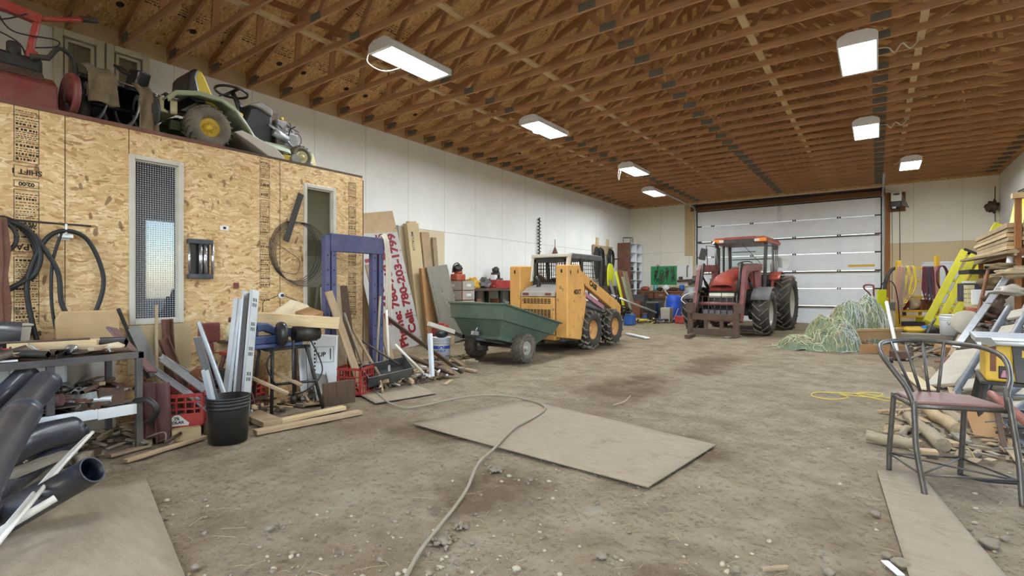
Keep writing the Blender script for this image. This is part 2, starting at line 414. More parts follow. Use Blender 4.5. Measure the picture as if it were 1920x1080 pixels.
def glass(name, tint, ior=1.45, rough=0.02, transp=0.75, bump=0.0, dots=False):
    t = NT(name); tr = t.n('ShaderNodeBsdfTransparent'); tr.inputs[0].default_value = (*tint, 1)
    gl = t.n('ShaderNodeBsdfGlossy'); gl.inputs['Roughness'].default_value = rough
    fr = t.n('ShaderNodeFresnel'); fr.inputs['IOR'].default_value = ior
    mx = t.n('ShaderNodeMixShader'); ge = t.n('ShaderNodeNewGeometry'); t.l(t.math('MULTIPLY', fr.outputs[0], t.math('SUBTRACT', 1.0, ge.outputs['Backfacing'])), mx.inputs[0]); t.l(tr.outputs[0], mx.inputs[1]); t.l(gl.outputs[0], mx.inputs[2])
    last = mx.outputs[0]
    if bump:
        b = t.n('ShaderNodeBump'); b.inputs['Strength'].default_value = bump; b.inputs['Distance'].default_value = 0.003
        t.l(t.noise(t.obco(), 60, 2), b.inputs['Height']); t.l(b.outputs[0], gl.inputs['Normal'])
    if dots:   # a fine printed dot grid on the glass
        sp = t.n('ShaderNodeSeparateXYZ'); t.l(t.obco(), sp.inputs[0])
        def fr2(s): return t.math('ABSOLUTE', t.math('SUBTRACT', t.math('FRACT', t.math('MULTIPLY', s, 46.0)), 0.5))
        a, b2 = fr2(sp.outputs[1]), fr2(sp.outputs[2])
        r = t.math('LESS_THAN', t.math('ADD', t.math('POWER', a, 2.0), t.math('POWER', b2, 2.0)), 0.075)
        df = t.n('ShaderNodeBsdfDiffuse'); df.inputs[0].default_value = (*lin(190,196,206), 1)
        m2 = t.n('ShaderNodeMixShader'); t.l(r, m2.inputs[0]); t.l(last, m2.inputs[1]); t.l(df.outputs[0], m2.inputs[2]); last = m2.outputs[0]
        dk = t.n('ShaderNodeBsdfDiffuse'); dk.inputs[0].default_value = (*lin(60,66,76), 1)
        m3 = t.n('ShaderNodeMixShader'); m3.inputs[0].default_value = 0.25; t.l(last, m3.inputs[1]); t.l(dk.outputs[0], m3.inputs[2]); last = m3.outputs[0]
    t.l(last, t.out.inputs[0])
glass('pane_dotted', (0.3,0.33,0.37), 2.3, 0.03, dots=True)
glass('pane_dark', (0.72,0.73,0.68), 1.9, 0.03)
glass('pane_clear', (0.95,0.97,0.96), 1.5, 0.02)
def emit(name, col, st):
    t = NT(name); e = t.n('ShaderNodeEmission'); e.inputs[0].default_value = (*col, 1); e.inputs[1].default_value = st
    t.l(e.outputs[0], t.out.inputs[0])
emit('lamp_glow', (0.87, 0.945, 1.0), LAMP)
def dirt_floor():
    t = NT('dirt'); co = t.n('ShaderNodeTexCoord').outputs['Object']
    n1 = t.noise(co, 0.55, 7, 0.62); n2 = t.noise(co, 3.2, 8, 0.7); n3 = t.noise(co, 26, 6, 0.7)
    col = t.ramp(n2, [(0.30, lin(128,115,96)), (0.5, lin(162,145,120)), (0.72, lin(178,165,145))])
    col = t.mix(t.ramp(n1, [(0.50, 0.0), (0.66, 0.7)]), col, lin(126,106,82))
    # damp, oily patches under the machines
    sp = t.n('ShaderNodeSeparateXYZ'); t.l(co, sp.inputs[0])
    def patch(x, y, rx, ry):
        a = t.math('POWER', t.math('DIVIDE', t.math('SUBTRACT', sp.outputs[0], x), rx), 2.0)
        b = t.math('POWER', t.math('DIVIDE', t.math('SUBTRACT', sp.outputs[1], y), ry), 2.0)
        return t.math('SUBTRACT', 1.0, t.math('MINIMUM', t.math('ADD', a, b), 1.0))
    tot = None
    for p in ((-5.2,9.6,1.6,2.6), (-3.2,15.6,2.2,2.6), (-2.6,6.3,0.9,2.2), (-2.3,9.0,0.8,2.5), (-2.0,2.6,0.7,0.8), (-0.7,2.15,0.42,0.5), (-5.4,7.2,1.0,0.9), (-1.3,4.2,0.8,0.7), (-3.3,3.3,0.8,0.6)):
        q = patch(*p); tot = q if tot is None else t.math('MAXIMUM', tot, q)
    st = t.ramp(t.math('MULTIPLY', t.math('POWER', tot, 0.6), t.math('ADD', t.math('MULTIPLY', n2, 0.8), t.math('MULTIPLY', t.noise(co, 1.4, 6, 0.7), 0.8))), [(0.60, 0.0), (0.78, 0.75)])
    col = t.mix(st, col, lin(98,76,54))
    col = t.mix(t.ramp(n3, [(0.52, 0.0), (0.66, 0.7)]), col, lin(104,88,70))
    col = t.mix(t.ramp(t.noise(co, 60, 3), [(0.64, 0.0), (0.74, 0.5)]), col, lin(196,184,160))
    t.set(col, 0.95, spec=0.2)
    h = t.math('ADD', t.math('MULTIPLY', n2, 1.0), t.math('MULTIPLY', n3, 0.55))
    h = t.math('ADD', h, t.math('MULTIPLY', t.noise(co, 75, 4, 0.7), 0.25))
    t.bump(h, 1.0, 0.06)
dirt_floor()
def wallmat(name, axis, off, hi, lo, zs, extra=None, step=1.22):
    """painted sheet boards with butt joints; boards below height zs are bare"""
    t = NT(name); co = t.n('ShaderNodeTexCoord').outputs['Object']; sp = t.n('ShaderNodeSeparateXYZ'); t.l(co, sp.inputs[0])
    u = sp.outputs[axis]; z = sp.outputs[2]
    n1 = t.noise(co, 1.3, 5); n2 = t.noise(co, 9, 6, 0.7)
    a = t.mix(t.ramp(n1, [(0.35, 0.0), (0.7, 0.5)]), hi, tuple(x*0.86 for x in hi))
    b = t.mix(t.ramp(n1, [(0.35, 0.0), (0.7, 0.5)]), lo, tuple(x*0.85 for x in lo))
    low = t.math('LESS_THAN', z, zs)
    if extra: low = t.math('MULTIPLY', low, t.math(extra[0], u, extra[1]))
    col = t.mix(low, a, b)
    f = t.math('FRACT', t.math('DIVIDE', t.math('SUBTRACT', u, off), step))
    seam = t.math('LESS_THAN', f, 0.006)
    hs = t.math('LESS_THAN', t.math('ABSOLUTE', t.math('SUBTRACT', z, zs)), 0.005)
    sm = t.math('MAXIMUM', seam, hs)
    col = t.mix(t.math('MULTIPLY', sm, 0.55), col, lin(96,86,70))
    col = t.mix(t.ramp(n2, [(0.66, 0.0), (0.74, 0.25)]), col, lin(120,108,88))
    t.set(col, 0.7); t.bump(t.math('SUBTRACT', 1.0, sm), 0.4, 0.003)
wallmat('wall_boards_left', 1, 9.43, lin(240,240,234), lin(212,196,164), 2.70, ('LESS_THAN', 9.43))
wallmat('wall_boards_back', 0, -6.35, lin(232,228,214), lin(208,190,154), 2.77, ('GREATER_THAN', 0.0))
wallmat('wall_boards_right', 1, 0.3, lin(224,221,212), lin(224,221,212), 2.70)
# ---------------------------------------------------------------- floor
def fl_h(x, y):
    p = V((x, y, 0))
    return 0.010*mnoise.noise(p*0.9) + 0.009*mnoise.noise(p*3.1) + 0.008*mnoise.noise(p*7.0) - 0.013
mb = MB()
def ys(v): return YB-0.1 + (YF-YB+1.4)*v
NU, NV = 260, 560
mb.grid(NU, NV, lambda u, v: (XL-0.1+(XR-XL+1.6)*u, ys(v), min(0.0, fl_h(XL-0.1+(XR-XL+1.6)*u, ys(v)))))
obj('floor', mb, 'dirt', kind='structure')
# ---------------------------------------------------------------- outer walls
T = 0.14
obj('wall_left', MB().bx(XL-T, XL, YB, YF, -0.05, ZC), 'wall_boards_left', kind='structure')
DX0, DX1, DZ = -6.03, 0.11, 4.40             # overhead door opening
mb = MB().bx(XL-T, DX0, YF, YF+T, -0.05, ZC).bx(DX0, DX1, YF, YF+T, DZ, ZC)
MX0, MX1, MZ = 1.20, 2.13, 2.10
mb.bx(DX1, MX0, YF, YF+T, -0.05, ZC).bx(MX0, MX1, YF, YF+T, MZ, ZC).bx(MX1, XR+T, YF, YF+T, -0.05, ZC)
obj('wall_far', mb, 'wall_boards_back', kind='structure')
SY0, SY1, SZ = 4.95, 9.0, 3.0                # open side doorway in the right wall
obj('wall_right', MB().bx(XR, XR+T, YB, SY0, -0.05, ZC).bx(XR, XR+T, SY1, YF, -0.05, ZC).bx(XR, XR+T, SY0, SY1, SZ, ZC), 'wall_boards_right', kind='structure')
NX0, NX1, NZ = -5.2, 1.4, 4.3                # unseen opening added in the near end wall for frontal sky fill
obj('wall_near', MB().bx(XL-T, NX0, YB-T, YB, -0.05, ZC).bx(NX1, XR+T, YB-T, YB, -0.05, ZC).bx(NX0, NX1, YB-T, YB, NZ, ZC), 'wall_boards_back', kind='structure')
# exterior ground outside the side doorway and the added near opening
mb = MB().bx(XR+0.9, 60, -40, 60, -0.2, -0.06).bx(-60, 60, -60, YB-0.15, -0.2, -0.06)
obj('ground', mb, 'dirt', kind='structure')
# ---------------------------------------------------------------- roof
XM = (XL+XR)/2; HALF = (XR-XL)/2; PIT = 0.36; RISE = HALF*PIT; ZT = ZC+0.09
def ztop(x): return ZT+0.02+(HALF-abs(x-XM))*PIT     # underside of sheathing height is ztop+.14
mb = MB()
for s in (-1, 1):
    xe, xm = XM+s*(HALF+0.5), XM
    a = V((xe, 0, ztop(xe)+0.155)); b = V((xm, 0, ztop(xm)+0.155))
    vs = [(a.x, YB-0.3, a.z), (b.x, YB-0.3, b.z), (b.x, YF+0.3, b.z), (a.x, YF+0.3, a.z)]
    vs += [(v[0], v[1], v[2]+0.02) for v in vs]
    mb.add(vs, [(0,1,2,3)[::s], (4,5,6,7)[::-s], (0,4,5,1), (1,5,6,2), (2,6,7,3), (3,7,4,0)])
ceil = obj('ceiling', mb, 'osb_roof', kind='structure')
# gable ends above the wall plates and eave blocking
for nm, y in (('wall_gable_far', YF), ('wall_gable_near', YB-0.1)):
    obj(nm, MB().prism([(XM-HALF-.1, ZC), (XM+HALF+.1, ZC), (XM+HALF+.1, ZT+.12), (XM, ZT+RISE+.15), (XM-HALF-.1, ZT+.12)], XZ, -y-0.1, -y), 'osb_roof', kind='structure')
obj('trim_1', MB().bx(XL-T, XL-0.02, YB, YF, ZC, ZC+0.38), 'pale_lumber', kind='structure')
obj('trim_2', MB().bx(XR+0.02, XR+T, YB, YF, ZC, ZC+0.38), 'pale_lumber', kind='structure')
# sheets with a green tint and printed grade marks on the underside of the sheathing
def roofpt(x, y, d=0.0): return V((x, y, ztop(x)+0.154-d))
mb = MB()
for (x0, x1, y0, y1) in ((-5.4, -4.2, 3.3, 5.7), (-4.15, -2.98, 4.5, 6.9)):
    vs = [roofpt(x0,y0,.004), roofpt(x1,y0,.004), roofpt(x1,y1,.004), roofpt(x0,y1,.004)]
    mb.add(vs, [(0,1,2,3)])
obj('green_sheet', mb, 'osb_green', parent=ceil)
mb = MB(); r2 = random.Random(3)
for k in range(0, 44):
    y = 0.55+0.61*k*0.75
    for x, w in ((-8.25, .34), (-6.9, .40)):
        if x > -8 and k % 2: continue
        # stacked illegible print lines
        for j in range(4):
            u0 = -w*0.5
            while u0 < w*0.5:
                l = r2.uniform(.02,.06); h = 0.012 if j else 0.02
                xx = x+j*0.05; p = [roofpt(xx, y+u0, .003), roofpt(xx+h, y+u0, .003), roofpt(xx+h, y+u0+l, .003), roofpt(xx, y+u0+l, .003)]
                mb.add(p, [(0,1,2,3)]); u0 += l+r2.uniform(.008,.03)
        if x < -8:
            c = [roofpt(x-0.2+0.05*math.cos(a), y+0.12+0.05*math.sin(a), .003) for a in [2*PI*i/14 for i in range(14)]]
            mb.add(c, [tuple(range(14))])
obj('grade_print', mb, 'ink', parent=ceil)
# ---------------------------------------------------------------- trusses
LBL = 'brown lumber roof truss spanning the whole shop below the sheathing'
tr = thing('roof_truss', LBL, 'roof truss', (XM, 0, 0), group='roof trusses', kind='structure')
HT = 0.019
def part(nm, p, q, d, m='truss_wood', w=0.038):
    obj(nm, MB().bar(p, q, w, d, up=(0,0,1)), m, parent=tr)
obj('bottom_chord', MB().bx(-HALF, HALF, -HT, HT, ZC, ZT), 'truss_wood', parent=tr)
for s in (-1, 1):
    xe = s*(HALF+0.05); 
    p = V((xe, 0, ztop(XM+xe)+0.085)); q = V((0, 0, ztop(XM)+0.085))
    part('top_chord', p, q, 0.135)
zt = lambda x: ztop(XM+x)+0.06
for s in (-1, 1):
    for xb, xt in ((2.98, 4.35), (2.98, 1.55), (0.0, 1.55), (4.5, 4.35)):
        part('web', (s*xb+s*0.06*(1 if xt > xb else -1), 0, ZT-0.02), (s*xt, 0, zt(xt)), 0.088)
obj('web', MB().bx(-.044,.044,-HT,HT,ZT,zt(0)), 'truss_wood', parent=tr)
gm = MB()
for x, w in ((-2.98, .22), (2.98, .22), (0, .24)):
    for s in (-1, 1): gm.box((x, s*0.0205, ZT-0.035), (w, 0.002, 0.105))
for s in (-1, 1):
    for t in (-1, 1): gm.box((s*(HALF-0.22), t*0.0205, ZT+0.01), (.26, 0.002, 0.12))
obj('gusset_plate', gm, mat('gusset', lin(112,110,100), 0.6, 0.0, var=0.12, scale=20).m, parent=tr)
Y0 = 6.915
ks = [k for k in range(-21, 24) if YB+0.2 < Y0+0.61*k < YF-0.1]
for i, k in enumerate(ks):
    y = Y0+0.61*k
    if i == 0: tr.location.y = y
    else: dup(tr, (XM, y, 0))
# braces running along the shop on top of the bottom chords
for i, x in enumerate((-6.5, -4.47, -1.46, 0.5)):
    b = obj('roof_brace', MB().bx(x-0.045, x+0.045, YB+.1, YF-.1, ZT+0.001, ZT+0.039), 'pale_lumber', kind='structure', group='braces along the trusses')
    tag(b, 'pale lumber brace laid lengthwise on top of the truss chords', 'brace')
# ---------------------------------------------------------------- partition of sheet board with two tall narrow windows
def part_wall():
    wins = ((2.05-0.235, 1.84-0.0, 0, 0),)
    W1 = (1.815, 2.29, 0.93, 2.60); W2 = (3.66, 4.13, 0.93, 2.62)
    mb = MB(); x0, x1 = XO-0.10, XO
    yb = -3.2
    mb.bx(x0, x1, yb, W1[0], -.02, ZO-.03).bx(x0, x1, W1[1], W2[0], -.02, ZO-.03).bx(x0, x1, W2[1], YO, -.02, ZO-.03)
    for w in (W1, W2): mb.bx(x0, x1, w[0], w[1], -.02, w[2]).bx(x0, x1, w[0], w[1], w[3], ZO-.03)
    mb.bx(XL, x0, YO-0.1, YO, -.02, ZO-.03)
    mb.bx(XL, x0, yb, yb+0.1, -.02, ZO-.03)
    w = obj('wall_partition', mb, 'osb_sheet', kind='structure')
    # butt joints, edge strips
    mb = MB()
    for y in (1.338, 1.815, 3.35):
        mb.bx(XO, XO+0.002, y-0.003, y+0.003, 0.0 if y != 1.815 else 2.6, ZO-.03)
    obj('panel_joint', mb, 'ink_soft', parent=w)
    obj('edge_board', MB().bx(XO-0.09, XO-0.002, YO, YO+0.02, 0, ZO-.06), 'rust_red', parent=w)
    f = MB().bx(XL, XO+0.0, yb, YO, ZO-.03, ZO)
    obj('floor_loft', f, 'dark_board', kind='structure')
    obj('trim_3', MB().bx(XO, XO+0.012, yb, 2.7, ZO-.035, ZO+0.002), 'rust_red', kind='structure')
    for i, W in enumerate((W1, W2)):
        nm = 'window_%d' % (i+1)
        fr = 0.045
        mb = MB()
        y0, y1, z0, z1 = W
        for a in ((y0, y0+fr, z0, z1), (y1-fr, y1, z0, z1), (y0+fr, y1-fr, z0, z0+fr), (y0+fr, y1-fr, z1-fr, z1)):
            mb.bx(XO-0.09, XO+0.022, a[0], a[1], a[2], a[3])
        o = obj(nm, mb, 'white_frame', kind='structure', bevel=0.006)
        obj('pane', MB().bx(XO-0.045, XO-0.039, y0+fr, y1-fr, z0+fr, z1-fr), 'pane_dotted' if i == 0 else 'pane_dark', parent=o)
        if i == 1: obj('reflection_board', MB().bx(XO-.088, XO-.082, y0+fr, y1-fr, z0+fr, z1-fr), 'slab_tan', parent=o)  # pale board added behind the glass in place of its reflection
        mb = MB()
        for a in ((y0+fr, y0+fr+.014, z0+fr, z1-fr), (y1-fr-.014, y1-fr, z0+fr, z1-fr), (y0+fr+.014, y1-fr-.014, z0+fr, z0+fr+.014), (y0+fr+.014, y1-fr-.014, z1-fr-.014, z1-fr)):
            mb.bx(XO-0.038, XO-0.01, *a)
        obj('sash', mb, 'white_frame', parent=o)
    # bare plywood infill below the first window
    obj('trim_4', MB().bx(XO, XO+0.012, 1.80, 2.36, 0.45, 0.925), 'cardboard_pale', kind='structure')
    # printed grade stamps on the sheets, running up the panels, upside down
    r3 = random.Random(11)
    def stamp(yc, w, zs, seed):
        mb = MB(); r3.seed(seed)
        def bxx(a, b, c, d): mb.bx(XO, XO+0.0015, yc+a, yc+b, c, d)
        for (z0, z1, kind) in zs:
            h = w/2; t = 0.004
            if kind == 'box' or kind == 'text':
                bxx(-h, h, z0, z0+t); bxx(-h, h, z1-t, z1); bxx(-h, -h+t, z0, z1); bxx(h-t, h, z0, z1)
            z = z0+0.02
            while z < z1-0.025 and kind in ('box', 'lines'):
                big = r3.random() < 0.3; hh = 0.018 if big else 0.007
                u = -h*0.85
                while u < h*0.8:
                    l = r3.uniform(.006, .022)
                    bxx(u, u+l, z, z+hh); u += l+r3.uniform(.004,.012)
                z += hh+r3.uniform(.008,.02)
                if r3.random() < 0.22: bxx(-h, h, z, z+0.003); z += 0.014
        return mb
    def words(yc, lst):
        mb = MB()
        for txt, z, size in lst:
            M = Matrix(((0,0,1,XO+0.001),(-1,0,0,yc),(0,-1,0,z),(0,0,0,1)))
            mb.merge(text_mb(txt, size, 0.002, 0.0008), M)
        return mb
    ya = 0.184*5.9
    mb = stamp(ya, .16, ((2.36,2.84,'box'), (2.235,2.335,'text'), (2.15,2.21,'text'), (1.70,2.13,'box'), (1.60,1.69,'text'), (0.98,1.56,'box'), (0.84,0.95,'none'), (0.68,0.80,'text')), 1)
    mb.merge(words(ya, (('SHIFT 1', 2.285, .06), ('02:00', 2.18, .045), ('2#16 7', 1.82, .045), ('APA', 1.645, .075), ('SHIFT 21', 0.90, .05), ('2014', 0.74, .09))))
    obj('grade_stamp', mb, 'ink', parent=w)
    yb2 = 0.536*5.9
    mb = stamp(yb2, .12, ((2.60,2.82,'box'), (2.46,2.57,'text'), (2.36,2.44,'text'), (1.92,2.33,'box'), (1.30,1.90,'box'), (1.12,1.25,'lines'), (0.95,1.02,'lines')), 2)
    mb.merge(words(yb2, (('SHIFT', 2.515, .045), ('2014', 2.40, .045))))
    obj('grade_stamp', mb, 'ink_soft', parent=w)
    yc2 = 0.745*5.9
    mb = stamp(yc2, .12, ((2.5,2.75,'box'), (1.6,2.45,'box'), (0.9,1.5,'box')), 5)
    obj('grade_stamp', mb, 'ink_soft', parent=w)
part_wall()
# ---------------------------------------------------------------- overhead sectional door and its frame
def overhead():
    d = thing('door_1', 'white sectional overhead door closed in the far wall', 'overhead door', ((DX0+DX1)/2, YF, 0), kind='structure')
    w = DX1-DX0; n = 7; h = DZ/n; y0 = 0.0
    for k in range(n):
        mb = MB().bx(-w/2+.02, w/2-.02, 0.02, 0.07, k*h+.003, (k+1)*h-.003)
        for g in (0.33, 0.66): mb.bx(-w/2+.02, w/2-.02, 0.014, 0.021, k*h+h*g-.004, k*h+h*g+.004)
        s = obj('door_section', mb, 'white_panel', parent=d, bevel=0.004)
        mb = MB()
        for sx in (-1, 1): mb.bx(sx*(w/2-.10)-.08, sx*(w/2-.10)+.08, 0.006, 0.02, k*h+.02, (k+1)*h-.02)
        obj('end_stile', mb, 'white_enamel', parent=s)
    for k in range(1, n):
        for j, x in enumerate((-2.45, -1.0, 0.45, 1.85)):
            mb = MB()
            for q in (-.035, .035): mb.bx(x+q-.025, x+q+.025, -0.012, 0.02, k*h-.03, k*h+.03)
            obj('hinge', mb, 'black_iron', parent=d)
        for sx in (-1, 1): obj('hinge', MB().bx(sx*(w/2-.10)-.09, sx*(w/2-.10)+.09, -0.012, .008, k*h-.025, k*h+.025), 'black_iron', parent=d)
    for k in (1, 3, 5):
        obj('strut', MB().bx(-w/2+.05, w/2-.05, -0.03, 0.012, k*h-.065, k*h-.02), 'dark_steel', parent=d)
    obj('bottom_seal', MB().bx(-w/2+.02, w/2-.02, 0.01, 0.05, -0.03, 0.02), 'white_enamel', parent=d)
    obj('danger_sticker', MB().bx(w/2-0.95, w/2-.05, .012, .0135, 2.05-.04, 2.05+.04), 'yellow_paint', parent=d)
    obj('pull_handle', MB().bx(-.10, .02, -.01, .018, 3.78, 4.36), 'galvanised', parent=d)
    # tracks
    for sx, yl in ((-1, 3.9), (1, 3.1)):
        x = sx*(w/2+.045)
        pts = bez([(x, -.04, 0.02), (x, -.04, 2.0), (x, -.04, 4.05), (x, -.16, 4.42), (x, -.55, 4.56), (x, -yl, 4.60)], 6)
        obj('track', MB().tube(pts, 0.035, 6), 'galvanised' , parent=d)
    obj('torsion_tube', MB().cyl((-w/2-.1, -.08, 4.62), (w/2+.1, -.08, 4.62), .03).cyl((-1.1,-.08,4.62), (1.0,-.08,4.62), .055), 'black_iron', parent=d)
    for x in (-w/2-.02, w/2+.02): obj('cable_drum', MB().cyl((x-.04,-.08,4.62), (x+.04,-.08,4.62), .09), 'black_iron', parent=d)
    obj('weather_strip', MB().bx(-w/2-.02, -w/2+.02, -.012, .01, 0, DZ).bx(w/2-.02, w/2+.02, -.012, .01, 0, DZ).bx(-w/2, w/2, -.012, .01, DZ-.03, DZ+.02), 'black_rubber', parent=d)
overhead()
mb = MB().bx(DX0-.25, DX1+.1, YF-.05, YF-.002, DZ+.03, ZC-.06)
for x in (-4.9, -3.4, -1.4): mb.bx(x-.07, x+.07, YF-.07, YF-.05, DZ+.03, ZC-.08)
obj('trim_5', mb, 'header_wood', kind='structure')
obj('trim_6', MB().bx(DX1+.10, DX1+.24, YF-.045, YF-.002, 0, DZ+.1), 'jamb_wood', kind='structure')
obj('trim_7', MB().bx(DX0-.16, DX0-.09, YF-.045, YF-.002, 0, DZ+.1), 'pale_lumber', kind='structure')
obj('trim_8', MB().bx(DX0-.50, DX0-.17, YF-.012, YF, 2.6, ZC-.03), 'cardboard_pale', kind='structure')
# man door
mb = MB().bx(MX0+.03, MX1-.03, YF+.02, YF+.06, 0.02, MZ-.03)
o = obj('door_2', mb, 'white_panel', kind='structure', bevel=.003)
mb = MB()
for sx in (-1, 1):
    for z0, z1 in ((.2,.75),(.9,1.5),(1.6,1.95)):
        cx = (MX0+MX1)/2+sx*.19
        mb.bx(cx-.13, cx+.13, YF+.012, YF+.021, z0, z1)
obj('raised_panel', mb, 'white_panel', parent=o, bevel=.006)
obj('door_frame', MB().bx(MX0-.02, MX0+.03, YF-.01, YF+.05, 0, MZ).bx(MX1-.03, MX1+.02, YF-.01, YF+.05, 0, MZ).bx(MX0-.02, MX1+.02, YF-.01, YF+.05, MZ-.03, MZ+.03), 'white_panel', parent=o)
obj('knob', MB().ball((MX0+.1, YF-.03, 1.0), .035), 'galvanised', parent=o)
# ---------------------------------------------------------------- lamps
def lamp():
    t = thing('ceiling_light', '', 'ceiling light', (0,0,0), group='white high bay lamps under the trusses')
    L, W = 1.22, .46
    mb = MB()
    prof = [(-W/2, .035), (-W/2+.03, .07), (-W/2+.12, .11), (W/2-.12, .11), (W/2-.03, .07), (W/2, .035)]
    mb.prism(prof, XZ, -L/2, L/2)
    obj('housing', mb, 'white_enamel', parent=t)
    mb = MB()
    for k in range(4):
        x = -W/2+.075+k*(W-.15)/3
        mb.tube([(x, -L/2+.05, -.002), (x, L/2-.05, -.002)], .034, 10)
    obj('tube', mb, 'lamp_glow', parent=t)
    mb = MB()
    for s in (-1, 1): mb.bx(-W/2+.01, W/2-.01, s*(L/2-.03)-.025, s*(L/2-.03)+.025, -.05, .036)
    for s in (-1, 1): mb.bx(s*(W/2-.012)-.01, s*(W/2-.012)+.01, -L/2, L/2, -.05, .036)
    obj('end_cap', mb, 'white_enamel', parent=t)
    for s in (-1, 1): obj('hanger_wire', MB().tube([(0, s*L*.35, .09), (0, s*L*.35, .30)], .004, 5), 'galvanised', parent=t)
    return t
L0 = lamp()
def cordm(pts): return MB().tube(bez(pts, 8), .009, 6)
spots = [  # x, y, z, label, cord
 (-5.56, 5.19, 4.62, 'nearest lit lamp of the left row with a white cord looping off its end', [(-.2,-.58,.03),(-.26,-.6,-.15),(-.1,-.45,-.27),(.12,-.3,-.22),(.15,-.28,-.16)]),
 (-5.60, 8.93, 4.60, 'second lit lamp along the left row with a small cord loop below', [(-.1,-.3,.05),(-.16,-.2,-.1),(-.05,-.1,-.13),(.1,.1,-.1),(.1,.3,.02)]),
 (-5.56, 13.6, 4.60, 'third lit lamp along the left row with a cord hanging straight down', [(-.2,-.55,.03),(-.23,-.58,-.2),(-.22,-.56,-.36),(-.19,-.55,-.2),(-.18,-.5,.03)]),
 (-6.30, 17.2, 4.60, 'farthest left lit lamp beside the overhead door track', None),
 (-0.22, 8.75, 4.60, 'largest lit lamp on the right with coiled cable beside it', [(.2,.1,.08),(.34,.2,.1),(.42,.3,.05),(.5,.2,.12),(.6,.35,.08),(.72,.5,.25)]),
 (-0.19, 12.97, 4.60, 'middle lit lamp of the right row with tangled cable beside it', [(.2,.1,.08),(.34,.2,.1),(.42,.3,.05),(.5,.2,.12),(.6,.35,.08),(.72,.5,.25)]),
 (0.71, 17.25, 4.60, 'farthest right lit lamp beside the door opener track', [(-.2,-.3,.06),(-.35,-.2,.0),(-.3,-.5,-.06),(-.2,-.6,.0)]),
]
for i, (x, y, z, lb, cd) in enumerate(spots):
    o = L0 if i == 0 else dup(L0, (x, y, z))
    o.location = (x, y, z); o['label'] = lb
    spots[i] = (o, cd)
for o, cd in spots:
    if cd: obj('cord', cordm(cd), 'cable_white', parent=o)
for j, (x, y) in enumerate(((-.2, 4.4), (-.2, .2), (-.2, -4.0), (-2.9, -3.4))):
    o = dup(spots[1][0], (x, y, 4.6)); o['label'] = 'lit lamp of the grid continuing behind the viewpoint'
# ---------------------------------------------------------------- camera, sky, render look
cam = bpy.data.cameras.new('camera'); co = bpy.data.objects.new('camera', cam); COL.objects.link(co)
co.location = CAM; co.rotation_euler = (R(90), 0, YAW); cam.sensor_width = 36; cam.lens = 36*FPX/1920; cam.shift_y = -1.5/1920; cam.clip_end = 200; cam.clip_start = 0.02
SC.camera = co
w = bpy.data.worlds.new('sky'); SC.world = w; w.use_nodes = True; nt = w.node_tree
sk = nt.nodes.new('ShaderNodeTexSky'); sk.sky_type = 'NISHITA'; sk.sun_disc = False; sk.sun_elevation = R(48); sk.sun_rotation = R(200); sk.dust_density = 0.6
bg = nt.nodes['Background']; nt.links.new(sk.outputs[0], bg.inputs[0]); bg.inputs[1].default_value = SKY
for (nm, loc, rot, sx, sy) in (('side_portal', (XR+.2, (SY0+SY1)/2, SZ/2), (0, R(90), 0), SZ, SY1-SY0), ('end_portal', ((NX0+NX1)/2, YB-.2, NZ/2), (R(90), 0, 0), NX1-NX0, NZ)):
    ld = bpy.data.lights.new(nm, 'AREA'); ld.shape = 'RECTANGLE'; ld.size = sx; ld.size_y = sy; ld.cycles.is_portal = True
    lo = bpy.data.objects.new(nm, ld); COL.objects.link(lo); lo.location = loc; lo.rotation_euler = rot
vs = SC.view_settings; vs.view_transform = 'Standard'; vs.look = 'None'; vs.gamma = 1; vs.use_curve_mapping = False; vs.exposure = EXPO
SC.cycles.use_denoising = True
SC.cycles.max_bounces = 8; SC.cycles.diffuse_bounces = 5; SC.cycles.transparent_max_bounces = 12
SC.cycles.sample_clamp_indirect = 8.0
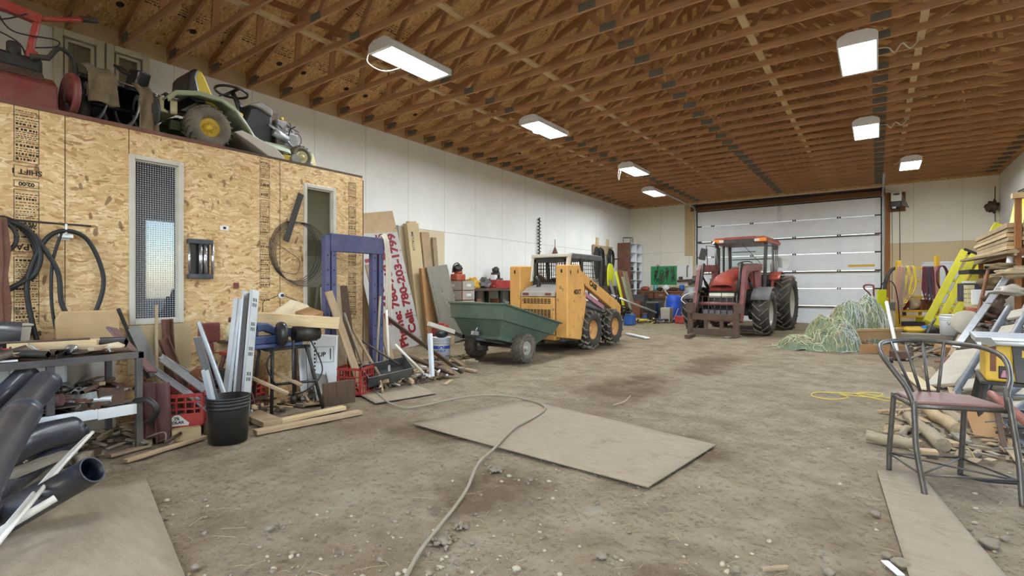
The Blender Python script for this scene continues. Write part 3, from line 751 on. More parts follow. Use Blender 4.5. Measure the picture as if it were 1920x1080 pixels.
# ================================================================ tyres
def tyre_mb(Rr, rim, W, n=20, h=0.035, kind='ag', flat=0.0, d=1, sweep=0.32, lw=0.16):
    mb = MB(); rb = Rr-h
    prof = [(rim*0.96, -W*.36), (rim+.015, -W*.45), (rim+(rb-rim)*.35, -W*.5), (rim+(rb-rim)*.75, -W*.5), (rb-.012, -W*.44), (rb, -W*.3), (rb+.004, 0)]
    prof = prof + [(r, -x) for r, x in prof[-2::-1]]
    mb.lathe(prof, 40, AX)
    def pt(x, a, r): return (x, r*math.sin(a), r*math.cos(a))
    def lug(pts, r0, r1, wa):
        vs = []; fs = []
        for (x, a, dr) in pts:
            for da, r in ((-wa, r0), (-wa*.75, r1-dr), (wa*.75, r1-dr), (wa, r0)): vs.append(pt(x, a+da/r1, r))
        for i in range(len(pts)-1):
            b = i*4
            for k in range(3): fs.append((b+k, b+k+1, b+5+k, b+4+k))
        e = (len(pts)-1)*4
        fs += [(3,2,1,0), (e, e+1, e+2, e+3)]
        mb.add(vs, fs, False, 1)
    for k in range(n):
        a = 2*PI*k/n
        if kind == 'ag':
            for s in (-1, 1):
                off = 0 if s > 0 else PI/n
                lug([(s*W*x, a+off+d*t*sweep, dr) for x, t, dr in ((-.03,0,0),(.15,.3,0),(.35,.75,0),(.47,1.0,.006),(.505,1.06,.04))], rb-.02, Rr, lw*Rr/n*2.2)
        elif kind == 'skid':
            for s in (-1, 1):
                off = 0 if s > 0 else PI/n
                lug([(s*W*x, a+off+d*t*sweep, dr) for x, t, dr in ((-.02,0,0),(.12,.5,0),(.28,.45,0),(.42,.9,.004),(.5,.85,.02),(.515,.9,.09))], rb-.03, Rr, lw*Rr/n*2.6)
        else:   # knobby
            for j, x in enumerate((-.36, -.12, .12, .36)):
                aa = a+(PI/n if j % 2 else 0); w2 = W*.09
                lug([(W*x-w2, aa, 0), (W*x+w2, aa, 0)], rb-.02, Rr, Rr*PI/n*.62)
            for s in (-1, 1): lug([(s*W*.42, a, .01), (s*W*.5, a, .03)], rb-.04, Rr, Rr*PI/n*.5)
    if flat:
        for i, (x, y, z) in enumerate(mb.v):
            if z < -Rr+flat:
                mb.v[i] = (x*1.12, y, -Rr+flat)
    return mb
def rim_mb(rim, W, side=1, dish=0.5, hub=.3):
    s = side; f = s*W*.40; c = s*W*(.40-dish)
    prof = [(rim*1.02, f), (rim*.98, f-s*.02), (rim*.92, f-s*.03), (rim*.88, c+s*.05), (rim*.62, c), (rim*.34, c+s*.01), (rim*.30, c+s*.05), (rim*.22, c+s*.07), (0.001, c+s*.07)]
    mb = MB().lathe(prof, 28, AX)
    b = -s*W*.40
    mb.lathe([(rim*1.02, b), (rim*.93, b+s*.03), (rim*.90, c-s*.03), (0.001, c-s*.03)], 28, AX)
    for k in range(8):
        a = 2*PI*k/8; mb.cyl((c+s*.0, rim*.48*math.sin(a), rim*.48*math.cos(a)), (c+s*.025, rim*.48*math.sin(a), rim*.48*math.cos(a)), rim*.045, n=6)
    return mb
def wheel(root, loc, tm, rm, mats_t, mat_r):
    t = obj('tyre', tm, mats_t, parent=root); t.location = loc
    obj('wheel_rim', rm, mat_r, parent=t)
    return t
def mirx(mb): 
    o = MB(); o.v = [(-x, y, z) for x, y, z in mb.v]; o.f = [f[::-1] for f in mb.f]; o.m = mb.m[:]; o.s = mb.s[:]
    return o
# ================================================================ tractor with front loader
def tractor():
    t = thing('tractor', 'red farm tractor with front loader parked before the overhead door', 'tractor', (-3.42, 15.28, 0), R(-3))
    P = lambda n, mb, m, b=0, par=None: obj(n, mb, m, parent=par or t, bevel=b)
    fr = tyre_mb(.61, .36, .40, 15, .045, 'ag', d=1); rr = tyre_mb(.84, .50, .46, 17, .05, 'ag', d=1)
    for s in (-1, 1):
        wheel(t, (s*.93, 0, .605), fr if s > 0 else mirx(fr), rim_mb(.37, .40, s), ['black_rubber', 'tread_dirt'], 'rim_silver')
        wheel(t, (s*.98, 2.5, .83), rr if s > 0 else mirx(rr), rim_mb(.51, .46, s), ['black_rubber', 'tread_dirt'], 'rim_silver')
    P('front_axle', MB().bar((-.8,0,.6), (.8,0,.6), .16, .18).cyl((-.72,0,.6), (-.55,0,.6), .2).cyl((.55,0,.6), (.72,0,.6), .2), 'black_iron', .01)
    P('chassis', MB().bx(-.25, .25, -.45, 2.6, .55, .95).bx(-.33, .33, .1, 1.2, .8, 1.25).bx(-.8, .8, 2.38, 2.62, .7, .95).bx(-.5,.5,1.2,2.4,.6,1.1), 'black_iron', .02)
    # hood: tapered, rounded nose
    sec = [(-.72, .30, 1.20, 1.36), (-.66, .345, 1.18, 1.50), (-.45, .37, 1.16, 1.62), (0.1, .385, 1.2, 1.74), (0.7, .40, 1.25, 1.84), (1.12, .41, 1.3, 1.90)]
    vs = []; fs = []; n = 12
    for y, hw, zb, zt_ in sec:
        for k in range(n+1):
            a = PI*k/n; c, s_ = math.cos(a), math.sin(a)
            x = hw*(abs(c)**.55)*(1 if c >= 0 else -1); z = zb+(zt_-zb)*(s_**.6)
            vs.append((x, y, z))
    m = n+1
    for i in range(len(sec)-1):
        for k in range(n): fs.append((i*m+k, i*m+k+1, (i+1)*m+k+1, (i+1)*m+k))
    fs.append(tuple(range(m))); 
    P('hood', MB().add(vs, fs, True), 'tractor_red')
    P('grille', MB().bx(-.34, .34, -.69, -.60, .78, 1.19).bx(-.36,.36,-.60,1.0,.85,1.2), 'cab_black', .02)
    mb = MB()
    for s in (-1, 1): mb.bx(s*.17-.15, s*.17+.15, -.72, -.68, 1.02, 1.13)
    P('headlight', MB().bx(-.33, -.01, -.72, -.68, 1.02, 1.14), 'lens_clear', .01); P('headlight', MB().bx(.01, .33, -.72, -.68, 1.02, 1.14), 'lens_clear', .01)
    P('front_weight', MB().bx(-.45, .45, -.92, -.62, .48, .68), 'grey_metal', .03)
    P('lower_nose', MB().bx(-.40, .40, -.86, -.5, .36, .47), 'loader_red', .02)
    # guard of upright rods
    mb = MB().tube([(-.55,-.98,1.05),(.45,-.98,1.05),(.55,-.98,.85)], .011, 6)
    for k in range(6): mb.tube([(-.42+.16*k, -.98, 1.05), (-.42+.16*k, -.98, .5)], .011, 6)
    P('guard', mb, 'dark_steel')
    # cab
    cab = P('cab', MB().bx(-.72, .72, 1.15, 2.55, 1.0, 1.25).bx(-.6, .6, 2.3, 2.55, 1.2, 1.7).bx(-.3,.3,1.75,2.2,1.25,1.5).bx(-.28,.28,2.1,2.3,1.5,2.05), 'cab_black', .03)
    def pillar(p, q, w=.09): obj('pillar', MB().bar(p, q, w, w), 'cab_black', parent=cab, bevel=.015)
    for s in (-1, 1):
        pillar((s*.66, 1.18, 1.2), (s*.70, 1.22, 2.62)); pillar((s*.72, 2.0, 1.35), (s*.72, 2.0, 2.62), .06); pillar((s*.68, 2.62, 1.5), (s*.70, 2.6, 2.62))
        obj('side_glass', MB().bx(s*.735-.004, s*.735+.004, 1.24, 2.58, 1.3, 2.62), 'pane_clear', parent=cab)
    obj('windscreen', MB().bar((0, 1.18, 1.3), (0, 1.22, 2.62), 1.28, .008, up=(0,-1,0)), 'pane_clear', parent=cab)
    obj('rear_glass', MB().bar((0, 2.62, 1.5), (0, 2.6, 2.62), 1.28, .008, up=(0,-1,0)), 'pane_clear', parent=cab)
    obj('rear_rail', MB().tube([(-.62,2.58,2.2),(.62,2.58,2.2)], .018, 6), 'cab_black', parent=cab); obj('rear_rail', MB().tube([(-.62,2.58,2.45),(.1,2.58,2.45)], .015, 6), 'cab_black', parent=cab)
    obj('wiper', MB().tube([(.05,1.2,2.6),(.55,1.24,2.0)], .008, 5), 'cab_black', parent=cab)
    mb = MB().tube([V((.02+.21*math.cos(a), 1.62+.19*math.sin(a), 2.02+.08*math.sin(a))) for a in [2*PI*i/24 for i in range(24)]], .016, 6, closed=True)
    mb.tube([(0,1.4,1.5),(.02,1.62,2.0)], .035, 8).bar((-.18,1.62,2.02),(.22,1.62,2.02), .03, .015)
    obj('steering_wheel', mb, 'cab_black', parent=cab)
    obj('dashboard', MB().bx(-.3, .3, 1.22, 1.45, 1.5, 1.93), 'mid_grey', parent=cab, bevel=.06)
    poly = [(-.78, 2.62), (.78, 2.62), (.80, 2.70), (.70, 2.80), (-.70, 2.80), (-.80, 2.70)]
    roof = P('roof', MB().prism(poly, XZ, -2.78, -1.02).bx(-.45,.45,1.1,2.7,2.78,2.82), 'tractor_red', .03)
    obj('roof_visor', MB().bx(-.42, .42, .98, 1.04, 2.62, 2.74), 'cab_black', parent=roof)
    for s in (-1, 1):
        obj('turn_signal', MB().bx(s*.62-.14, s*.62+.14, .99, 1.06, 2.64, 2.75), 'amber', parent=roof, bevel=.02)
        obj('work_lamp', MB().bx(s*.5-.07, s*.5+.07, .985, 1.03, 2.65, 2.73), 'lens_clear', parent=roof, bevel=.01)
    # fenders
    for s in (-1, 1):
        mb = MB(); vs = []; 
        for i in range(11):
            a = R(-10+62*i/10)
            for x in (.70, .98): vs.append((s*x, 2.5-.93*math.sin(a+R(20))*1.0, .83+.93*math.cos(a+R(20)-R(30))))
        fs = [(2*i, 2*i+1, 2*i+3, 2*i+2) for i in range(10)]
        obj('rear_fender', MB().add(vs, fs, True), 'tractor_red', parent=t, solid=.03)
        obj('fender_panel', MB().bx(s*.74-.03, s*.74+.03, 1.75, 2.7, 1.25, 1.72), 'tractor_red', parent=t, bevel=.05)
        vs = []
        for i in range(9):
            a = R(-60+125*i/8)
            for x in (.70, 1.16): vs.append((s*x, .66*math.sin(a)+.02, .62+.68*math.cos(a)))
        obj('front_fender', MB().add(vs, [(2*i, 2*i+1, 2*i+3, 2*i+2) for i in range(8)], True), 'case_dark', parent=t, solid=.02)
    # exhaust, mirrors
    P('exhaust_stack', MB().cyl((-.62, 1.02, 1.5), (-.62, 1.02, 2.5), .075).tube([(-.62,1.02,2.48),(-.64,.98,2.6),(-.70,.9,2.66)], .05, 10), 'cab_black')
    for s in (-1, 1):
        arm = P('mirror_arm', MB().tube([(s*.72,1.1,2.55),(s*.92,.9,2.58),(s*.88,.88,2.0),(s*.84,.95,1.7)] if s < 0 else [(s*.72,1.3,2.52),(s*.95,1.3,2.5)], .014, 6), 'cab_black')
        if s < 0: obj('mirror', MB().box((s*1.0, .84, 2.32), (.20, .06, .36), (0, R(-14*s), 0)), 'cab_black', parent=arm, bevel=.02)
        else: obj('side_lamp', MB().box((s*.95, 1.3, 2.45), (.12, .14, .10)), 'cab_black', parent=arm, bevel=.02)
    P('steps', MB().bx(.78, 1.05, 1.1, 1.5, .45, .5).bx(.78, 1.05, 1.1, 1.5, .75, .8).bx(.76,.8,1.1,1.5,.45,1.1), 'cab_black', .01)
    # loader
    for s in (-1, 1):
        x = s*.60
        P('loader_mast', MB().bx(x-.06, x+.06, .55, .85, .7, 1.9), 'loader_red', .02)
        poly = [(1.0, 1.98), (-.55, 1.93), (-.78, 1.78), (-1.22, .42), (-1.08, .36), (-.58, 1.60), (-.4, 1.72), (1.0, 1.80)]
        P('loader_arm', MB().prism(poly, YZ, x-.055, x+.055), 'loader_red', .015)
        P('lift_cylinder', MB().cyl((x+s*.0, .62, .85), (x, -.2, 1.45), .045).cyl((x, -.2, 1.45), (x, -.5, 1.66), .025), 'black_iron')
        P('tilt_cylinder', MB().cyl((x-s*.10, -.62, 1.95), (x-s*.10, -1.0, 1.15), .04).cyl((x-s*.10, -1.0, 1.15), (x-s*.10, -1.25, .62), .022), 'black_iron')
        P('side_plate', MB().bx(x+s*.02-.11, x+s*.02+.11, -1.42, -1.34, .62, .88), 'rusty_steel', .006)
    P('cross_tube', MB().cyl((-.6,-.95,.85), (.6,-.95,.85), .05), 'loader_red')
    mb = MB()
    for s in (-1, 1): mb.bx(s*.58-.07, s*.58+.07, -1.50, -1.38, .02, .64)
    mb.bx(-.58, .58, -1.50, -1.40, .44, .60).bx(-.58, .58, -1.50, -1.40, .05, .21)
    for x in (-.18, .22): mb.bx(x-.05, x+.05, -1.46, -1.42, .05, .60)
    P('fork_frame', mb, 'rusty_steel', .006)
    P('hose', MB().tube(bez([(-.66,-1.36,.8),(-.85,-1.4,.95),(-.8,-1.2,1.1),(-.55,-.9,1.2)], 6), .012, 6), 'cable_white')
    P('rear_plate', MB().prism([(0,0),(.35,-.05),(.55,.22),(.1,.32)], Matrix(((1,0,0,.55),(0,0,-1,0),(0,1,0,1.95),(0,0,0,1))), -3.02, -2.98), 'galvanised')
    P('rear_bracket', MB().bx(.5,.62,2.7,3.0,1.7,2.05), 'cab_black', .01)
tractor()
# ================================================================ skid steer loader
def skid():
    t = thing('skid_steer', 'orange skid steer loader with a scuffed rear, beside the green cart', 'skid steer loader', (-5.62, 10.2, 0))
    P = lambda n, mb, m, b=0, par=None: obj(n, mb, m, parent=par or t, bevel=b)
    tm = tyre_mb(.41, .21, .27, 15, .04, 'skid', d=-1, sweep=.30, lw=.20)
    for s in (-1, 1):
        for y in (-.53, .56): wheel(t, (s*.66, y, .405), tm if s > 0 else mirx(tm), rim_mb(.22, .27, s, .45), ['black_rubber', 'tread_dirt'], 'rim_orange')
    P('chassis', MB().bx(-.50, .50, -1.35, .95, .2, .82), 'case_dark', .02)
    # tail gate with louvre slots
    tg = P('tail_gate', MB().bx(-.41, .41, -1.53, -1.36, .34, 1.10), 'orange_case', .025)
    mb = MB()
    for r, (z0, cnt) in enumerate(((.98, 4), (.62, 9))):
        for k in range(cnt):
            z = z0-.012+.028*k - (0 if r == 0 else .0)
            for i in range(8): mb.bx(-.33+.083*i, -.33+.083*i+.066, -1.536, -1.525, z, z+.018)
    obj('louvre', mb, 'black_ink', parent=tg)
    P('bumper', MB().bx(-.43, .43, -1.52, -1.3, .24, .34), 'orange_case', .01)
    # engine cover
    sec = [(-1.50, 1.12, 1.20), (-1.35, 1.12, 1.28), (-.75, 1.12, 1.42)]
    vs = [];
    for y, z0, z1 in sec: vs += [(-.42, y, z0), (-.40, y, z1), (.40, y, z1), (.42, y, z0)]
    P('engine_cover', MB().add(vs, [(0,1,2,3),(0,4,5,1),(1,5,6,2),(2,6,7,3),(4,8,9,5),(5,9,10,6),(6,10,11,7),(11,10,9,8),(0,3,7,4),(4,7,11,8)]), 'mid_grey', .02)
    P('rear_band', MB().bx(-.41, .41, -1.53, -1.48, 1.11, 1.21), 'cabinet_grey', .01)
    for x in (-.28, .26): P('tail_light', MB().bx(x-.07, x+.07, -1.54, -1.52, 1.135, 1.185), 'dark_red')
    P('exhaust_pipe', MB().pipe([(-.17,-1.2,1.25),(-.17,-1.22,1.42),(-.22,-1.28,1.52)], .05, .042, 14), 'black_iron')
    # towers
    for s in (-1, 1):
        x0, x1 = (.43, .70)
        poly = [(-1.52, .30), (-1.52, 1.74), (-1.0, 1.76), (-.80, 1.30), (-.72, 1.0), (-.82, .62), (-.95, .22)]
        a, b = (x0, x1) if s > 0 else (-x1, -x0)
        tw = P('tower', MB().prism(poly, YZ, a, b), 'orange_case', .02)
        mb = MB()
        for yy, zz, rr_ in ((-1.524, 1.62, .022),): mb.box(((a+b)/2, yy, zz), (.035, .006, .07))
        xo = b if s > 0 else a
        for yy, zz in ((-1.40, 1.60), (-1.1,1.62)): mb.box((xo+s*.001, yy, zz), (.004, .035, .075))
        obj('slot', mb, 'black_ink', parent=tw)
        if s > 0:
            M = Matrix(((0,0,1,b+.001),(1,0,0,-1.12),(0,1,0,1.20),(0,0,0,1)))
            obj('lettering', MB().merge(text_mb('40XT', .13, .006, .001), M), 'black_ink', parent=tw)
        # lift arm
        poly = [(-1.0, 1.66), (-.92, 1.46), (.95, .72), (1.02, .30), (1.18, .30), (1.22, .86), (1.0, .98), (-.82, 1.66)]
        xa = s*.56
        ar = P('lift_arm', MB().prism(poly, YZ, xa-.055, xa+.055), 'orange_case', .012)
        if s > 0:
            M = frame_M((xa+.057, -.25, 1.335), (0, 1, -.395), (0, .395, 1))
            obj('lettering', MB().merge(text_mb('CASE', .155, .008, .001), M), 'black_ink', parent=ar)
        P('lift_cylinder', MB().cyl((xa, -.72, .98), (xa, .2, .78), .045).cyl((xa, .2, .78), (xa, .85, .66), .028), 'case_dark')
        P('pink_strut', MB().bar((xa,-.75,1.22),(xa,.35,.84), .05, .09), 'pink_plate')
        P('side_panel', MB().bx(s*.50-.03, s*.50+.03, -.8, .9, .55, 1.0), 'case_dark', .01)
    # cab
    roof = P('cab_roof', MB().prism([(-1.02, 1.90), (-.80, 2.02), (.55, 2.02), (.62, 1.93), (.55, 1.90)], YZ, -.44, .44), 'case_dark', .02)
    obj('rear_rim', MB().bx(-.46,.46,-1.06,-.94,1.93,2.0).prism([(-1.14,1.42),(-1.03,2.0),(-.93,2.0),(-1.06,1.42)], YZ, -.47,-.40).prism([(-1.14,1.42),(-1.03,2.0),(-.93,2.0),(-1.06,1.42)], YZ, .40,.47), 'white_frame', parent=roof, bevel=.012)
    for s in (-1, 1):
        for p, q in (((s*.43,-1.0,1.25),(s*.43,-.92,1.92)), ((s*.43,-.35,1.0),(s*.43,-.45,1.92)), ((s*.43,.45,.8),(s*.43,.52,1.92))):
            P('cab_post', MB().bar(p, q, .05, .08, up=(0,1,0)), 'cab_black', .01)
        mb = MB()
        for k in range(17): 
            y = -.95+.086*k; mb.bx(s*.425-.004, s*.425+.004, y-.006, y+.006, 1.15, 1.9)
        for k in range(9): 
            z = 1.18+.085*k; mb.bx(s*.425-.004, s*.425+.004, -.95, .5, z-.006, z+.006)
        P('side_screen', mb, 'cab_black')
    P('rear_frame', MB().bx(-.43,-.34,-1.04,-.96,1.3,1.9).bx(.34,.43,-1.04,-.96,1.3,1.9).bx(-.43,.43,-1.04,-.96,1.82,1.9), 'cab_black', .01)
    mb = MB()
    for k in range(11): x = -.33+.066*k; mb.bx(x-.005, x+.005, -.99, -.98, 1.3, 1.85)
    for k in range(8): z = 1.34+.07*k; mb.bx(-.34, .34, -.99, -.98, z-.005, z+.005)
    P('rear_screen', mb, 'cab_black')
    P('seat', MB().bx(-.25,.25,-.55,-.05,.85,.98).bx(-.25,.25,-.68,-.55,.9,1.5), 'black_plastic', .05)
    for s in (-1, 1): P('control_lever', MB().tube([(s*.3,.2,.8),(s*.3,.15,1.25),(s*.26,.12,1.32)], .018, 6), 'cab_black')
    P('front_tangle', MB().tube(bez([(.2,.8,.9),(.35,1.0,1.2),(.45,1.15,.9),(.3,1.2,.6),(.5,1.3,1.1),(.55,1.25,.5)], 6), .02, 6), 'cord_black')
skid()
# ================================================================ green dump cart
def cart():
    t = thing('dump_cart', 'dark green two wheeled dump cart tilted back with its tongue raised', 'cart', (-5.48, 7.21, .25), rot=(R(-13), 0, 0))
    P = lambda n, mb, m, b=0, par=None: obj(n, mb, m, parent=par or t, bevel=b)
    tm = tyre_mb(.25, .125, .21, 18, .018, 'knob')
    for s in (-1, 1):
        w = wheel(t, (s*.52, 0, 0), tm if s > 0 else mirx(tm), rim_mb(.13, .21, 1, .25), ['dusty_rubber', 'dusty_rubber'], 'rim_silver')
        w.rotation_euler = (R(13), 0, 0)
    rings = [(.63,-.82,1.05,.63),(.63,-.82,1.05,.60),(.60,-.80,1.0,.60),(.555,-.76,.86,.36),(.44,-.60,.66,.35),(.41,-.56,.52,.05)]
    vs = []
    for hw, ya, yb, z in rings: vs += [(-hw,ya,z),(hw,ya,z),(hw,yb,z - (0.0 if z > .5 else -.0)),(-hw,yb,z)]
    fs = []
    for i in range(len(rings)-1):
        for k in range(4): fs.append((i*4+k, (i+1)*4+k, (i+1)*4+(k+1) % 4, i*4+(k+1) % 4))
    b = (len(rings)-1)*4; fs.append((b+3,b+2,b+1,b))
    inner = [(.59,-.78,.99,.625),(.53,-.72,.82,.36),(.40,-.56,.48,.09)]
    o0 = len(vs)
    for hw, ya, yb, z in inner: vs += [(-hw,ya,z),(hw,ya,z),(hw,yb,z),(-hw,yb,z)]
    for k in range(4): fs.append((k, (k+1) % 4, o0+(k+1) % 4, o0+k))
    for i in range(2):
        for k in range(4): fs.append((o0+i*4+k, o0+i*4+(k+1) % 4, o0+(i+1)*4+(k+1) % 4, o0+(i+1)*4+k))
    fs.append((o0+8,o0+9,o0+10,o0+11))
    tub = P('tub', MB().add(vs, fs), 'cart_green', .012)
    obj('rim_tape', MB().bx(-.35, .12, -.825, -.77, .628, .634), 'cart_rim_pale', parent=tub)
    P('axle', MB().cyl((-.6,0,0),(.6,0,0),.018).bx(-.42,.42,-.04,.04,0,.06), 'black_iron')
    P('drawbar', MB().bar((0,.1,.05),(0,-1.05,.02),.05,.06).bar((0,-1.0,.02),(0,-1.5,.06),.05,.05).bar((-.35,0,.04),(0,-.7,.03),.04,.04).bar((.35,0,.04),(0,-.7,.03),.04,.04), 'black_iron')
    P('hitch', MB().bar((0,-1.25,.055),(0,-1.82,.09),.075,.065), 'white_frame', .008)
    P('latch', MB().box((0,-.72,.12),(.12,.06,.06)).tube([(0,-.75,.1),(.1,-.8,.2)],.01,5), 'galvanised')
cart()
# ================================================================ lawn tractor on the loft
def mower():
    t = thing('lawn_tractor', 'old green and yellow lawn tractor without a hood, standing on the loft', 'lawn tractor', (-6.47, 2.61, ZO))
    P = lambda n, mb, m, b=0, par=None: obj(n, mb, m, parent=par or t, bevel=b)
    tm = tyre_mb(.245, .11, .20, 22, .014, 'ag', flat=.035, sweep=.25, lw=.2)
    for s in (-1, 1): wheel(t, (s*.37, 0, .21), tm if s > 0 else mirx(tm), rim_mb(.115, .20, s, .35), ['dusty_rubber', 'dusty_rubber'], 'rim_yellow')
    ft = tyre_mb(.15, .08, .13, 16, .01, 'ag', flat=.02, sweep=.2)
    for s in (-1, 1): wheel(t, (s*.33, 1.15, .13), ft if s > 0 else mirx(ft), rim_mb(.08, .13, s, .3), ['dusty_rubber', 'dusty_rubber'], 'cream_plastic')
    # fender shell: sits over the rear wheels, runs down to the foot boards
    prof = [(-.42,.43),(-.34,.52),(-.12,.58),(.12,.58),(.28,.51),(.40,.38),(.50,.24),(.58,.20),(.95,.17)]
    vs = []
    for y, z in prof: vs += [(-.46,y,z-.05),(-.44,y,z),(.44,y,z),(.46,y,z-.05)]
    fs = []
    for i in range(len(prof)-1):
        for k in range(3): fs.append((i*4+k, i*4+k+1, (i+1)*4+k+1, (i+1)*4+k))
    P('fender_deck', MB().add(vs, fs, False), 'deere_green').modifiers.new('solid', 'SOLIDIFY').thickness = .02
    P('frame', MB().bx(-.2,-.14,-.3,1.38,.16,.27).bx(.14,.2,-.3,1.38,.16,.27).bx(-.2,.2,1.3,1.38,.12,.27), 'deere_dark_green', .005)
    P('frame_rail', MB().bx(.20,.215,.75,1.40,.17,.27), 'deere_green')
    for a_ in (.13, -.21): P('front_bracket', MB().prism([(1.34,.27),(1.42,.26),(1.50,.0),(1.36,.0)], YZ, a_, a_+.08), 'cream_plastic')
    P('fuel_tank', MB().bx(-.3,.3,-.44,-.26,.30,.47), 'cream_plastic', .03)
    P('hitch_plate', MB().prism([(-.40,.34),(-.40,.40),(-.38,.52),(-.34,.50),(-.34,.3)], YZ, -.3, .3), 'black_iron')
    # seat
    sy, sz = .15, -.06
    pts = [(-.27,.66),(-.24,.88),(-.20,.955),(-.14,.96),(-.10,.90),(-.02,.72),(.10,.655),(.32,.61),(.35,.575),(.30,.55),(.05,.58),(-.12,.60)]
    pts = [(a+sy, b+sz) for a, b in pts]
    st = P('seat', MB().prism(pts, YZ, -.22, .22), 'deere_yellow', .03)
    obj('seat_shell', MB().prism([(a+sy, b+sz) for a, b in [(-.30,.62),(-.275,.88),(-.22,.965),(-.17,.955),(-.20,.86),(-.16,.68),(-.08,.60),(-.2,.58)]], YZ, -.235, .235), 'black_plastic', parent=st, bevel=.025)
    # dash and steering
    P('dash_tower', MB().prism([(.50,.20),(.46,.40),(.55,.66),(.70,.72),(.86,.62),(.86,.30),(.75,.2)], YZ, -.2, .2), 'black_plastic', .04)
    P('dash_cover', MB().prism([(.55,.68),(.68,.755),(.86,.69),(.84,.60),(.7,.66)], YZ, -.22, .22), 'mid_grey', .02)
    sw = P('steering_wheel', MB().tube([V((.185*math.cos(a), .44+.175*math.sin(a), .84-.015*math.sin(a))) for a in [2*PI*i/28 for i in range(28)]], .016, 8, closed=True), 'black_plastic')
    obj('steering_column', MB().tube([(0,.62,.55),(0,.45,.835)], .03, 8).bar((-.17,.44,.84),(.17,.44,.84), .04, .015).bar((0,.44,.84),(0,.30,.75), .04, .015), 'black_plastic', parent=sw)
    P('support_rod', MB().tube([(.22,.36,.72),(.24,.42,.5),(.24,.5,.25)], .014, 6), 'black_iron')
    # bare engine
    en = P('engine', MB().bx(-.18,.18,.92,1.22,.27,.47).cyl((.03,1.05,.47),(.03,1.05,.54),.13).bx(-.16,.02,1.0,1.26,.44,.58).bx(.06,.2,.9,1.05,.4,.6).cyl((-.1,1.15,.58),(-.1,1.15,.62),.06), 'engine_grey', .02)
    obj('muffler', MB().cyl((.2,.86,.42),(.2,1.05,.36),.05).tube([(.2,.8,.5),(.22,.95,.42),(.22,1.12,.26)], .02, 8), 'galvanised', parent=en)
    obj('battery_box', MB().bx(-.15,.15,.80,.97,.50,.70), 'rusty_steel', parent=en, bevel=.02)
    mb = MB()
    rr = random.Random(4)
    for k in range(8):
        a = V((rr.uniform(-.1,.22), rr.uniform(.85,1.25), rr.uniform(.45,.6))); b = V((rr.uniform(-.1,.22), rr.uniform(.85,1.3), rr.uniform(.28,.55)))
        mb.tube(bez([a, (a+b)/2+V((.05,0,.06)), b], 5), .007, 5)
    mb.tube([V((.12, 1.24+.06*math.cos(a), .42+.08*math.sin(a))) for a in [2*PI*i/16 for i in range(16)]], .006, 5, closed=True)
    obj('wiring', mb, 'cord_black', parent=en)
    obj('oil_cap', MB().cyl((.12,1.02,.6),(.12,1.02,.66),.022), 'deere_yellow', parent=en)
    # mower deck hanging below
    P('mower_deck', MB().prism([(.25,.22),(.34,.26),(.72,.16),(.86,.06),(.86,.0),(.70,.0),(.45,.13)], YZ, -.42, .47), 'cabinet_grey', .01)
    P('deck_wheel', MB().cyl((.44,1.0,.06),(.49,1.0,.06),.06), 'mid_grey', .006)
    P('belt_guard', MB().bx(.3,.44,.86,.96,.0,.1), 'deere_yellow', .01)
    P('drag_link', MB().tube([(.3,1.0,.09),(.3,1.35,.09)], .012, 6), 'galvanised')
mower()
